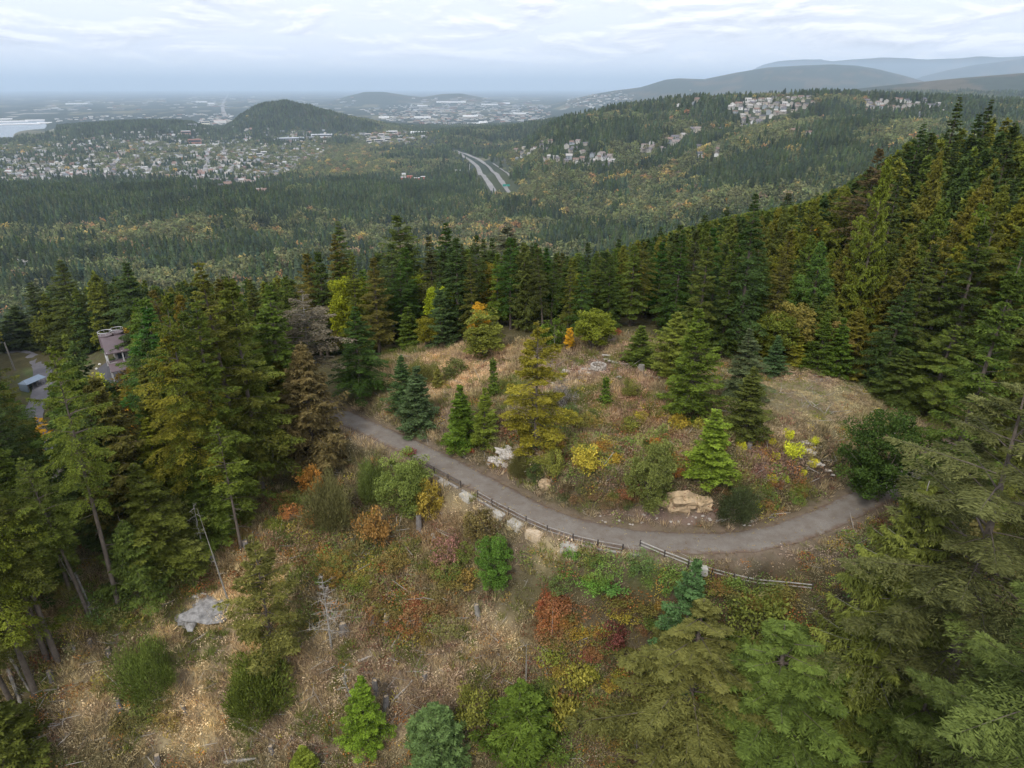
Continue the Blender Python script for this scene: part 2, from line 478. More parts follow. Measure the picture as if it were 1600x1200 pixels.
class NT:
    def __init__(self, name):
        self.m, self.n, self.l, self.out = new_mat(name)
    def node(self, t, **kw): return N(self.n, t, **kw)
    def math(self, op, a, b=None, clamp=False): return M(self.n, self.l, op, a, b, clamp)
    def noise(self, scale, detail=4, rough=0.55, coord='Object', sc=None):
        tc = self.node('ShaderNodeTexCoord') if coord != 'World' else self.node('ShaderNodeNewGeometry')
        src = tc.outputs[coord] if coord != 'World' else tc.outputs['Position']
        if sc:
            mp = self.node('ShaderNodeMapping'); self.l.new(src, mp.inputs[0]); mp.inputs['Scale'].default_value = sc; src = mp.outputs[0]
        n = self.node('ShaderNodeTexNoise'); self.l.new(src, n.inputs['Vector'])
        n.inputs['Scale'].default_value = scale; n.inputs['Detail'].default_value = detail; n.inputs['Roughness'].default_value = rough
        return n.outputs[0]
    def ramp(self, v, stops):
        r = self.node('ShaderNodeValToRGB'); self.l.new(v, r.inputs[0])
        el = r.color_ramp.elements
        while len(el) > 1: el.remove(el[-1])
        el[0].position, el[0].color = stops[0][0], (*stops[0][1], 1)
        for p, c in stops[1:]:
            e = el.new(p); e.color = (*c, 1)
        return r.outputs[0]
    def mix(self, f, a, b, mode='MIX'):
        n = self.node('ShaderNodeMix', data_type='RGBA', blend_type=mode)
        if isinstance(f, (int, float)): n.inputs[0].default_value = f
        else: self.l.new(f, n.inputs[0])
        for i, v in ((6, a), (7, b)):
            if isinstance(v, tuple): n.inputs[i].default_value = (*v, 1)
            else: self.l.new(v, n.inputs[i])
        return n.outputs[2]
    def bsdf(self, col, rough=0.8, spec=0.3, bump=None, bstr=0.3, bdist=0.05):
        b = self.node('ShaderNodeBsdfPrincipled')
        if isinstance(col, tuple): b.inputs['Base Color'].default_value = (*col, 1)
        else: self.l.new(col, b.inputs['Base Color'])
        b.inputs['Roughness'].default_value = rough
        b.inputs['Specular IOR Level'].default_value = spec
        if bump is not None:
            bp = self.node('ShaderNodeBump'); self.l.new(bump, bp.inputs['Height'])
            bp.inputs['Strength'].default_value = bstr; bp.inputs['Distance'].default_value = bdist
            self.l.new(bp.outputs[0], b.inputs['Normal'])
        self.l.new(b.outputs[0], self.out.inputs[0])
        return b

def plain(name, col, rough=0.8, var=0.25, scale=3.0, spec=0.3, bump=0.0, coord='Object'):
    t = NT(name)
    n = t.noise(scale, 5, 0.6, coord)
    a = tuple(c * (1 - var) for c in col); b = tuple(min(1, c * (1 + var)) for c in col)
    t.bsdf(t.ramp(n, [(0.3, a), (0.7, b)]), rough, spec, n if bump else None, bump, 0.05)
    return t.m

def leaf_mat(name, instanced, warm=0.25, transl=0.26):
    """leaf colour = the plant's own colour, varied from spray to spray"""
    t = NT(name)
    if instanced:
        a = t.node('ShaderNodeAttribute', attribute_type='INSTANCER', attribute_name='colr'); base = a.outputs['Color']
    else:
        a = t.node('ShaderNodeObjectInfo'); base = a.outputs['Color']
    ti = t.node('ShaderNodeAttribute', attribute_type='GEOMETRY', attribute_name='tint')
    val = t.math('ADD', t.math('MULTIPLY', ti.outputs['Fac'], 2.5), 0.74)
    hsv = t.node('ShaderNodeHueSaturation'); t.l.new(base, hsv.inputs['Color']); t.l.new(val, hsv.inputs['Value'])
    hue = t.math('SUBTRACT', 0.5 + 0.002, t.math('MULTIPLY', ti.outputs['Fac'], 0.010))
    t.l.new(hue, hsv.inputs['Hue'])
    d = t.node('ShaderNodeBsdfPrincipled'); t.l.new(hsv.outputs[0], d.inputs['Base Color'])
    d.inputs['Roughness'].default_value = 0.7; d.inputs['Specular IOR Level'].default_value = 0.08
    tr = t.node('ShaderNodeBsdfTranslucent'); t.l.new(hsv.outputs[0], tr.inputs[0])
    mx = t.node('ShaderNodeMixShader'); mx.inputs[0].default_value = transl
    t.l.new(d.outputs[0], mx.inputs[1]); t.l.new(tr.outputs[0], mx.inputs[2])
    t.l.new(mx.outputs[0], t.out.inputs[0])
    return t.m
LEAF = leaf_mat('foliage', False)
LEAF_I = leaf_mat('foliage_far', True)
BARK = plain('bark', (0.13, 0.105, 0.085), 0.95, 0.4, 1.2, bump=0.5)
BARK_GREY = plain('pale_bark', (0.27, 0.25, 0.22), 0.95, 0.35, 1.5, bump=0.5)
DEADWOOD = plain('dead_wood', (0.36, 0.33, 0.29), 0.95, 0.3, 2.0)
# ------------------------------------------------------------------ plants: each generator returns leaf arrays and a wood MB
def kites(base, dirs, length, width, rng, up=None, roll=0.6):
    """one slim four-cornered spray per row; returns verts (4n,3), quads (n,4)"""
    n = len(base)
    d = dirs / (np.linalg.norm(dirs, axis=1, keepdims=True) + 1e-9)
    ref = np.tile(np.array([0, 0, 1.0]), (n, 1)) if up is None else up
    ref = ref + rng.normal(0, roll, (n, 3))
    s = np.cross(d, ref); s /= (np.linalg.norm(s, axis=1, keepdims=True) + 1e-9)
    L = np.asarray(length).reshape(-1, 1); Wd = np.asarray(width).reshape(-1, 1)
    V = np.empty((n, 4, 3))
    V[:, 0] = base
    V[:, 1] = base + d * L * 0.45 + s * Wd
    V[:, 2] = base + d * L
    V[:, 3] = base + d * L * 0.45 - s * Wd
    F = np.arange(4 * n).reshape(n, 4)
    return V.reshape(-1, 3), F

def conifer(seed, H, R, cb=0.08, nb=110, prof='fir', droop=0.35, up=0.15, tip=0.25, twigs=9, tw_len=0.42, shoots=6, sh=0.34, sw=0.09,
            hang=0.25, gap=0.0, top_bare=0.0, dead=0, trunk_r=None, irregular=0.25, lean=0.0, flat=1.0):
    """H height, R crown radius, cb height of the lowest living bough as a share of H"""
    rng = np.random.default_rng(seed)
    trunk_r = trunk_r or 0.013 * H + 0.06
    wood = MB(); limbs = MB()
    bend = rng.normal(0, 0.012 * H, 2)
    def axis(z):
        t = z / H
        return np.array([bend[0] * t * t + lean * z, bend[1] * t * t, z])
    zs = np.linspace(-0.8, H, 12)
    wood.path([axis(z) for z in zs], [max(0.02, trunk_r * (1 - 0.96 * max(z, 0) / H) * (1.25 if z < 0.3 else 1)) for z in zs], 7)
    Vs, Ts = [], []
    cz0 = cb * H
    tt = np.sort(rng.uniform(0, 1, nb)) ** 0.92
    sector = rng.uniform(0.75, 1.2, 9)
    phi = 0.0
    for k, t in enumerate(tt):
        z = cz0 + (H - cz0) * t * 0.985
        q = 1 - t
        if prof == 'fir': r = R * (0.02 + 0.98 * q ** 0.88) * (1 if q < 0.85 else 1 - (q - 0.85) * 1.2)
        elif prof == 'young': r = R * (0.04 + 0.96 * q ** 0.95)
        elif prof == 'column': r = R * (0.03 + 0.97 * min(1, q * 1.8) ** 0.85) * (1 if q < 0.7 else 1 - (q - 0.7) * 0.8)
        elif prof == 'old': r = R * (0.06 + 0.94 * math.sin(min(1, q * 1.3) * math.pi / 2) ** 0.95) * (1 if q < 0.6 else 1 - (q - 0.6) * 0.9)
        else: r = R * (0.05 + 0.95 * q)
        phi += 2.399 + rng.normal(0, 0.35)
        sec = sector[int((phi % (2 * math.pi)) / (2 * math.pi) * 9) % 9]
        r *= (1 + rng.normal(0, irregular)) * (sec if irregular > 0.1 else 1)
        r = max(r, 0.25)
        if gap and rng.random() < gap: continue
        Lb = r
        p0 = axis(z)
        d = np.array([math.cos(phi), math.sin(phi), 0])
        side = np.array([-d[1], d[0], 0])
        upk = up + 0.30 * t ** 2
        drk = droop * (0.5 + 0.7 * q) * (1 + rng.normal(0, 0.2))
        def curve(s):
            s = np.asarray(s)
            return p0 + np.outer(s * Lb * 0.97, d) + np.outer(Lb * (upk * s - drk * s ** 2 + tip * s ** 3 * droop), [0, 0, 1])
        if t < 0.93:
            c = curve([0, 0.3, 0.62, 0.92])
            limbs.path([tuple(x) for x in c], [0.03 + 0.010 * Lb, 0.022 + 0.006 * Lb, 0.018, 0.008], 3)
        nt = max(3, int(twigs * (0.45 + 0.55 * Lb / R)))
        s0 = 0.14 if prof in ('young',) else 0.22
        st = np.linspace(s0, 0.97, nt) + rng.normal(0, 0.02, nt)
        st = np.repeat(st, 2); sg = np.tile([1, -1], nt)
        tl = tw_len * (Lb * np.clip(1.02 - st, 0.01, 1) ** 0.75 + 0.20 * min(1, Lb)) * rng.uniform(0.7, 1.25, len(st))
        ang = rng.normal(0.95, 0.16, len(st))
        td = np.cos(ang)[:, None] * d + (np.sin(ang) * sg)[:, None] * side
        P = curve(st)
        ns = max(3, int(shoots))
        ss = (np.arange(ns) + 0.6) / ns
        # points along every twig
        B = P[:, None, :] + td[:, None, :] * (tl[:, None] * ss[None, :])[..., None]
        B[..., 2] -= hang * tl[:, None] * ss[None, :] ** 2 * 1.4
        side2 = np.cross(td, [0, 0, 1.0])
        sgn = np.where(np.arange(ns) % 2 == 0, 1.0, -1.0)[None, :, None]
        sd = td[:, None, :] * 0.85 + side2[:, None, :] * sgn * 0.62
        sd = sd + rng.normal(0, 0.24, sd.shape)
        sd[..., 2] -= hang * (0.6 + 0.6 * ss[None, :])
        sd[..., 2] *= flat
        # along the bough's own axis too
        na = nt * 2
        sa = np.linspace(s0, 1.0, na)
        A = curve(sa); Ad = np.tile(d, (na, 1)) + side * rng.normal(0, 0.5, na)[:, None]
        Ad[:, 2] += -hang * 0.6 + 0.15
        base = np.vstack([B.reshape(-1, 3), A]); dr = np.vstack([sd.reshape(-1, 3), Ad])
        keep = rng.random(len(base)) > 0.06
        base, dr = base[keep], dr[keep]
        ln = sh * rng.uniform(0.7, 1.35, len(base)) * (0.8 + 0.25 * min(1, Lb / 3))
        V, _ = kites(base, dr, ln, sw * rng.uniform(0.8, 1.3, len(base)), rng, roll=0.9)
        Vs.append(V)
        bt = np.clip(0.5 + rng.normal(0, 0.16), 0, 1)
        tw = np.repeat(rng.normal(0, 0.16, len(st)), ns); tw = np.r_[tw, np.zeros(na)][keep]
        Ts.append(np.repeat(np.clip(bt + tw + rng.normal(0, 0.12, len(base)), 0, 1), 4))
    # leader
    nl = 18
    zz = np.linspace(H * 0.93, H * 1.0, nl); base = np.array([axis(z) for z in zz])
    dr = np.stack([np.cos(np.arange(nl) * 2.4), np.sin(np.arange(nl) * 2.4), np.full(nl, 0.9)], 1)
    V, _ = kites(base, dr, np.linspace(0.6, 0.25, nl) * sh * 1.8, np.full(nl, sw * 0.8), rng)
    Vs.append(V); Ts.append(np.full(4 * nl, 0.6))
    for i in range(dead):
        z = H * rng.uniform(0.12, max(0.2, cb)); a = rng.uniform(0, 6.28); L = rng.uniform(0.5, 0.30 * R + 1.0)
        p = axis(z); e = p + np.array([math.cos(a) * L, math.sin(a) * L, -0.1 * L])
        limbs.tube(p, e, 0.04, 0.012, 3, False)
    V = np.vstack(Vs)
    return V, np.arange(len(V)).reshape(-1, 4), np.concatenate(Ts), wood, limbs

def broadleaf(seed, H, R, cb=0.25, clumps=60, per=110, leaf=0.28, wood_n=9, shape='round', lw=0.42, trunk_r=None, upward=0.0, bare=0.0):
    rng = np.random.default_rng(seed)
    wood = MB(); limbs = MB()
    trunk_r = trunk_r or 0.012 * H + 0.04
    Vs, Ts = [], []
    cz = H * (1 + cb) / 2; hz = H * (1 - cb) / 2
    cents = []
    while len(cents) < clumps:
        p = rng.uniform(-1, 1, 3)
        rr = np.linalg.norm(p)
        if rr > 1: continue
        if rr < 0.35 and rng.random() < 0.7: continue
        if shape == 'cone' and np.hypot(p[0], p[1]) > 0.35 + 0.65 * (1 - (p[2] + 1) / 2): continue
        if shape == 'dome' and p[2] < -0.6: continue
        cents.append(p)
    lobes = rng.uniform(0.62, 1.25, 12) if shape == 'dome' else rng.uniform(0.72, 1.15, 12)
    nodes = []
    for p in cents:
        a = int((math.atan2(p[1], p[0]) + math.pi) / (2 * math.pi) * 12) % 12
        c = np.array([p[0] * R * lobes[a], p[1] * R * lobes[a], cz + p[2] * hz * lobes[(a * 5 + 3) % 12]])
        nodes.append(c)
        cr = R * rng.uniform(0.16, 0.32) * (60 / clumps) ** 0.33
        n = int(per * rng.uniform(0.6, 1.3))
        o = rng.normal(0, 1, (n, 3)); o /= np.linalg.norm(o, axis=1, keepdims=True)
        o *= rng.uniform(0.35, 1.0, (n, 1)) ** 0.5 * cr
        o[:, 2] *= 0.75
        dr = o + rng.normal(0, cr * 0.7, (n, 3)); dr[:, 2] += upward * cr
        V, _ = kites(c + o, dr, leaf * rng.uniform(0.6, 1.3, n), leaf * lw * rng.uniform(0.7, 1.2, n), rng, roll=1.2)
        Vs.append(V)
        bt = np.clip(0.5 + rng.normal(0, 0.17), 0, 1)
        Ts.append(np.repeat(np.clip(bt + rng.normal(0, 0.15, n), 0, 1), 4))
    fork = H * max(0.12, cb * 0.7)
    wood.path([(0, 0, -0.6), (0, 0, 0.2), (rng.normal(0, .02) * H, rng.normal(0, .02) * H, fork)], [trunk_r * 1.2, trunk_r, trunk_r * 0.8], 6)
    idx = rng.permutation(len(nodes))[:wood_n]
    for i in idx:
        c = nodes[i]; mid = np.array([c[0] * 0.4, c[1] * 0.4, fork + (c[2] - fork) * 0.5])
        limbs.path([(0, 0, fork * 0.9), tuple(mid), tuple(c)], [trunk_r * 0.55, trunk_r * 0.35, 0.015], 4)
    V = np.vstack(Vs)
    return V, np.arange(len(V)).reshape(-1, 4), np.concatenate(Ts), wood, limbs

def broom(seed, H, R, stems=1500, leaf=0.22, w=0.03, flop=0.35, seg=3):
    """many upright whip-thin green stems fanning from the ground into a rounded bush"""
    rng = np.random.default_rng(seed)
    u = rng.uniform(0, 1, stems); a = rng.uniform(0, 2 * math.pi, stems)
    el = np.arccos(1 - u * 0.93)                  # from vertical
    lob = 1 + 0.18 * np.sin(3 * a + seed) + 0.14 * np.sin(5 * a + 2 * seed) * np.sin(4 * el)
    r = (0.40 + 0.68 * rng.uniform(0, 1, stems) ** 0.55) * lob
    tipx = np.sin(el) * np.cos(a) * R * r; tipy = np.sin(el) * np.sin(a) * R * r
    tipz = np.cos(el) * H * r * 0.92 + 0.12 * H
    tips = np.stack([tipx, tipy, np.maximum(tipz, 0.08)], 1)
    d = tips.copy(); d[:, 2] += 0.5 * H; d /= np.linalg.norm(d, axis=1, keepdims=True)
    Vs, Ts = [], []
    bt = np.clip(0.5 + rng.normal(0, 0.2, stems), 0, 1)
    for k in range(seg):
        b = tips - d * leaf * (k * 1.1 + 0.9) + rng.normal(0, 0.05 * R, (stems, 3))
        dd = d + rng.normal(0, 0.25, (stems, 3))
        V, _ = kites(b, dd, leaf * rng.uniform(0.8, 1.5, stems), w * rng.uniform(0.7, 1.3, stems), rng, roll=1.5)
        Vs.append(V); Ts.append(np.repeat(np.clip(bt + rng.normal(0, 0.1, stems), 0, 1), 4))
    wood = MB(); limbs = MB()
    for i in range(7):
        q = tips[rng.integers(stems)] * 0.8
        (wood if i == 0 else limbs).path([(0, 0, -0.2), tuple(q * 0.5 + np.array([0, 0, 0.1 * H])), tuple(q)], [0.03, 0.02, 0.01], 3)
    V = np.vstack(Vs)
    return V, np.arange(len(V)).reshape(-1, 4), np.concatenate(Ts), wood, limbs

def dead_branches(seed, H, n=40, reach=2.0, z0=0.2, sub=4, droop=0.1, r=0.035, top=1.0, curl=0.3):
    rng = np.random.default_rng(seed)
    w = MB()
    for i in range(n):
        t = z0 + (top - z0) * (i + rng.random()) / n
        a = i * 2.4 + rng.normal(0, 0.4)
        L = reach * (1.15 - t) * rng.uniform(0.5, 1.2)
        p = Vector((0, 0, H * t)); d = Vector((math.cos(a), math.sin(a), 0.25))
        pts = [p]
        for k in range(4):
            d = (d + Vector((rng.normal(0, curl), rng.normal(0, curl), -droop + rng.normal(0, curl * 0.5)))).normalized()
            pts.append(pts[-1] + d * L / 4)
        w.path(pts, [r, r * 0.75, r * 0.5, r * 0.35, r * 0.15], 3)
        for s in range(sub):
            b = pts[1 + s % 3] + (pts[2 + s % 3] - pts[1 + s % 3]) * rng.random()
            e = b + Vector((rng.normal(0, 0.3), rng.normal(0, 0.3), rng.normal(-0.05, 0.2))) * L * 0.55
            w.tube(b, e, r * 0.4, r * 0.12, 3, False)
    return w

PROTO = {}
def proto(key, gen, bark=BARK, smooth_w=True):
    V, F, T, wood, limbs = gen
    h = V[:, 2].max()
    rad = np.percentile(np.hypot(V[:, 0], V[:, 1]), 96)
    nq = len(F); n0 = len(V); mi = np.zeros(nq, int); Fs = [F]
    if limbs.f:
        q4 = np.array([f for f in limbs.f if len(f) == 4]); q3 = np.array([f for f in limbs.f if len(f) == 3])
        Fs.append(q4 + n0); mi = np.r_[mi, np.ones(len(q4), int)]
        if len(q3): Fs.append(q3 + n0); mi = np.r_[mi, np.ones(len(q3), int)]
        V = np.vstack([V, np.array(limbs.v)]); T = np.r_[T, np.full(len(limbs.v), .5)]
    PROTO[key] = dict(crown=mesh_np(key + '_crown', V, Fs, (LEAF, bark), tint=T, fmat=mi), trunk=wood.data(key + '_trunk', bark, True), H=h,
                      R=rad, ntri=2 * len(F))
    return PROTO[key]

# tall mature firs of the stands
proto('fir_a', conifer(11, 27, 4.8, cb=0.12, nb=140, twigs=13, shoots=11, sh=0.32, sw=0.062, droop=0.42, irregular=0.22))
proto('fir_b', conifer(12, 26, 4.5, cb=0.16, nb=135, twigs=13, shoots=10, sh=0.33, sw=0.064, droop=0.30, irregular=0.28))
proto('fir_c', conifer(13, 29, 5.2, cb=0.26, nb=130, prof='old', twigs=13, shoots=11, sh=0.32, sw=0.062, droop=0.38, irregular=0.30, gap=0.06))
proto('fir_d', conifer(14, 25, 4.0, cb=0.10, nb=135, twigs=12, shoots=10, sh=0.33, sw=0.064, droop=0.5, irregular=0.2))
proto('fir_bare', conifer(15, 30, 4.6, cb=0.42, nb=95, prof='old', twigs=14, shoots=11, sh=0.30, sw=0.055, droop=0.40, irregular=0.32, gap=0.10, dead=22, trunk_r=0.42))
proto('fir_thin', conifer(16, 20, 2.3, cb=0.45, nb=55, prof='old', twigs=7, shoots=5, sh=0.36, sw=0.085, droop=0.30, irregular=0.3, gap=0.15, dead=14, trunk_r=0.2))
proto('fir_grey', conifer(17, 26, 4.4, cb=0.40, nb=85, prof='old', twigs=8, shoots=6, sh=0.42, sw=0.085, droop=0.25, irregular=0.28, gap=0.1, dead=26, trunk_r=0.32), BARK_GREY)
# close firs by the camera: finer boughs
proto('fir_near', conifer(18, 26, 6.5, cb=0.06, nb=118, gap=0.05, twigs=26, shoots=18, sh=0.25, sw=0.040, droop=0.38, irregular=0.22, tw_len=0.34, hang=0.34))
proto('fir_near_open', conifer(19, 38, 8.6, cb=0.08, nb=105, prof='old', twigs=30, shoots=22, sh=0.28, sw=0.040, droop=0.30, irregular=0.25, gap=0.06, tw_len=0.34, hang=0.28))
# young dense trees of the clearing
proto('young_a', conifer(21, 10, 2.7, cb=0.02, nb=130, prof='young', twigs=11, shoots=7, sh=0.27, sw=0.055, droop=0.05, up=0.12, tip=0.3, hang=0.08, irregular=0.12))
proto('young_b', conifer(22, 9, 2.6, cb=0.02, nb=125, prof='young', twigs=11, shoots=7, sh=0.27, sw=0.058, droop=0.12, up=0.05, tip=0.4, hang=0.12, irregular=0.16))
proto('young_c', conifer(23, 12, 3.2, cb=0.03, nb=135, prof='fir', twigs=12, shoots=8, sh=0.28, sw=0.055, droop=0.12, up=0.15, hang=0.12, irregular=0.2))
proto('tiny', conifer(24, 3.6, 0.85, cb=0.03, nb=60, prof='young', twigs=5, shoots=4, sh=0.24, sw=0.06, droop=0.05, up=0.2, irregular=0.12))
proto('layered', conifer(25, 14, 4.2, cb=0.05, nb=80, prof='old', twigs=15, shoots=10, sh=0.34, sw=0.065, droop=0.12, up=0.12, hang=0.12, irregular=0.3, gap=0.1))
# cedars: drooping flat fronds
proto('cedar_a', conifer(31, 21, 4.4, cb=0.04, nb=145, prof='fir', twigs=12, shoots=9, sh=0.42, sw=0.075, droop=0.42, up=0.12, tip=0.9, hang=0.75, irregular=0.15))
proto('cedar_b', conifer(32, 23, 4.0, cb=0.06, nb=145, prof='column', twigs=11, shoots=9, sh=0.42, sw=0.075, droop=0.35, up=0.25, tip=0.6, hang=0.6, irregular=0.2))
proto('cedar_near', conifer(33, 24, 6.0, cb=0.03, nb=190, prof='fir', twigs=18, shoots=17, sh=0.33, sw=0.042, droop=0.40, up=0.10, tip=1.0, hang=0.95, irregular=0.13, tw_len=0.36), BARK_GREY)
# broadleaved trees and shrubs
proto('maple', broadleaf(41, 14, 4.2, cb=0.15, clumps=110, per=110, leaf=0.32))
proto('alder', broadleaf(42, 16, 3.6, cb=0.12, clumps=100, per=110, leaf=0.30, shape='cone'), BARK_GREY)
proto('dark_broadleaf', broadleaf(43, 14, 4.6, cb=0.04, clumps=150, per=130, leaf=0.28, lw=0.35))
proto('shrub', broadleaf(44, 3.0, 1.7, cb=0.0, clumps=45, per=60, leaf=0.17, shape='dome', wood_n=6))
proto('shrub_b', broadleaf(45, 3.6, 1.6, cb=0.0, clumps=55, per=60, leaf=0.17, lw=0.3, wood_n=6, upward=0.6))
proto('upright_shrub', broadleaf(46, 5.0, 1.9, cb=0.0, clumps=60, per=70, leaf=0.24, wood_n=6, upward=0.9))
proto('fern_shrub', broadleaf(47, 1.2, 1.3, cb=0.0, clumps=26, per=34, leaf=0.26, lw=0.3, shape='dome', wood_n=4))
proto('broom_a', broom(51, 3.4, 2.1, stems=5200, leaf=0.20, w=0.022))
proto('broom_b', broom(52, 3.2, 1.7, stems=4600, leaf=0.20, w=0.022))
proto('twiggy', broadleaf(48, 2.6, 1.8, cb=0.0, clumps=34, per=45, leaf=0.13, wood_n=16, shape='dome'))

proto('wild_a', broadleaf(61, 1.7, 1.5, cb=0.0, clumps=30, per=60, leaf=0.15, shape='dome', wood_n=10, upward=0.4))
proto('wild_b', broadleaf(62, 2.4, 1.4, cb=0.0, clumps=30, per=55, leaf=0.15, lw=0.3, wood_n=10, upward=0.8))
proto('wild_c', broadleaf(63, 1.3, 1.8, cb=0.0, clumps=26, per=60, leaf=0.14, shape='dome', wood_n=14))
# ------------------------------------------------------------------ land sheet
def build_land():
    r1 = np.geomspace(3, 30, 14, endpoint=False); r2 = np.geomspace(30, 160, 230, endpoint=False)
    r3 = np.geomspace(160, 8000, 270, endpoint=False); r4 = np.geomspace(8000, 90000, 90)
    rr = np.concatenate([r1, r2, r3, r4])
    az = np.concatenate([np.linspace(-47, 47, 330), np.linspace(47, 313, 46)[1:-1]]) * math.pi / 180
    n, m = len(rr), len(az)
    X = rr[:, None] * np.sin(az)[None]; Y = rr[:, None] * np.cos(az)[None]
    Z = height(X, Y)
    d, rz = dist_line(X[:300], Y[:300], ROAD_XY, ROAD_Z)
    X, Y, Z = X.ravel(), Y.ravel(), Z.ravel()
    i = np.arange(n - 1)[:, None] * m; j = np.arange(m)[None]
    j2 = (j + 1) % m
    F = np.stack([i + j, i + j2, i + m + j2, i + m + j], -1).reshape(-1, 4)
    V = np.stack([X, Y, Z], 1)
    c0 = len(V)
    V = np.vstack([V, [[0, 0, float(Z[:m].mean())]]])
    cap = np.stack([np.full(m, c0), (np.arange(m) + 1) % m, np.arange(m)], 1)
    cols = land_colour(V[:, 0], V[:, 1])
    return mesh_np('ground', V, [F, cap], (land_material(),), smooth=True, colors=cols), V

# colour patches of the ground itself, surveyed on the slope and the knoll (u, v, half width, half height, colour, strength)
STRAW, TAN, BROWN, RUST, GREEN, OLIVE, SOIL, GREY = (.52, .39, .19), (.32, .245, .125), (.11, .082, .045), (.19, .10, .04), (.08, .10, .026), (.14, .13, .045), (.16, .12, .078), (.26, .23, .19)
PATCHES = [
    (330, 1060, 230, 130, TAN, .8), (620, 1060, 200, 120, (.19, .135, .08), .8), (150, 1010, 110, 90, OLIVE, .6), (380, 940, 60, 50, STRAW, 1), (395, 1010, 50, 40, STRAW, .8), (235, 965, 60, 30, STRAW, .9), (430, 930, 30, 40, STRAW, .6),
    (150, 1090, 60, 30, STRAW, .6), (300, 1110, 60, 30, STRAW, .7), (250, 1060, 80, 40, TAN, .6), (120, 960, 60, 40, RUST, .5), (80, 1110, 60, 60, BROWN, .6), (60, 1170, 60, 40, BROWN, .6), (300, 960, 30, 28, SOIL, .9), (290, 1160, 120, 40, TAN, .6), (450, 1130, 80, 40, SOIL, .6),
    (270, 870, 60, 25, STRAW, .5), (330, 850, 70, 40, RUST, .5), (460, 840, 60, 60, RUST, .6), (500, 900, 50, 40, BROWN, .5), (560, 880, 50, 40, OLIVE, .6), (600, 920, 50, 60, (.14, .10, .035), .7), (600, 980, 40, 30, RUST, .6),
    (680, 840, 60, 50, RUST, .6), (700, 800, 60, 30, TAN, .6), (800, 870, 40, 40, SOIL, .7), (870, 860, 50, 30, STRAW, .6), (750, 990, 80, 50, TAN, .8), (680, 1050, 80, 40, TAN, .8), (600, 1080, 80, 50, SOIL, .7), (560, 1150, 90, 40, TAN, .6),
    (1000, 890, 110, 40, GREEN, .9), (960, 950, 70, 50, (.09, .06, .03), .7), (1050, 950, 80, 60, (.09, .06, .025), .7), (860, 970, 30, 50, RUST, .4), (900, 1060, 90, 70, (.10, .09, .025), .8), (1000, 1080, 90, 80, (.08, .07, .025), .7), (950, 1150, 100, 50, SOIL, .5),
    (1160, 900, 90, 20, (.07, .045, .03), .7), (1180, 872, 90, 18, (.10, .085, .045), .9), (1260, 868, 70, 14, (.15, .105, .07), .7),
    (600, 650, 40, 20, (.13, .115, .05), .8), (590, 690, 70, 12, TAN, .5), (640, 600, 60, 30, TAN, .8), (700, 580, 70, 40, (.32, .215, .11), .9), (770, 560, 50, 30, (.36, .25, .13), .9), (690, 660, 20, 25, (.14, .11, .085), .9), (690, 550, 60, 15, SOIL, .5),
    (680, 700, 50, 14, (.24, .18, .10), .7), (790, 740, 70, 30, SOIL, .8), (850, 720, 60, 40, (.2, .15, .10), .6), (870, 600, 40, 30, (.19, .14, .11), .8), (950, 580, 90, 40, (.22, .14, .085), .8), (1010, 570, 70, 24, (.19, .10, .06), 1), (935, 572, 40, 18, (.22, .15, .11), .9), (1000, 640, 50, 24, (.22, .11, .05), .8), (900, 640, 60, 30, (.24, .165, .09), .8), (1000, 650, 60, 30, RUST, .7),
    (960, 700, 80, 40, (.13, .10, .045), .8), (950, 760, 80, 30, BROWN, .6), (1060, 700, 60, 30, (.16, .10, .04), .7), (1130, 780, 60, 30, BROWN, .6), (1050, 805, 150, 12, (.20, .13, .105), .9), (1200, 730, 60, 40, (.11, .055, .035), .9), (1280, 740, 60, 40, (.10, .08, .05), .7),
    (1260, 610, 80, 40, (.23, .19, .09), .95), (1320, 650, 60, 30, (.19, .16, .075), .9), (1250, 590, 60, 14, (.28, .18, .10), .8), (1230, 670, 50, 12, (.28, .21, .12), .7), (1480, 690, 60, 50, (.20, .14, .11), .9), (1310, 815, 60, 12, SOIL, .5), (1450, 900, 200, 80, (.06, .045, .03), .7),
    (40, 560, 60, 15, (.17, .09, .06), .8), (75, 590, 60, 30, (.11, .15, .04), 1), (110, 570, 50, 20, (.11, .14, .04), .8), (185, 600, 40, 14, (.28, .17, .10), .8), (170, 580, 40, 14, (.22, .15, .10), .7), (130, 760, 90, 60, (.27, .24, .21), .8), (260, 690, 40, 20, (.24, .14, .08), .6)]

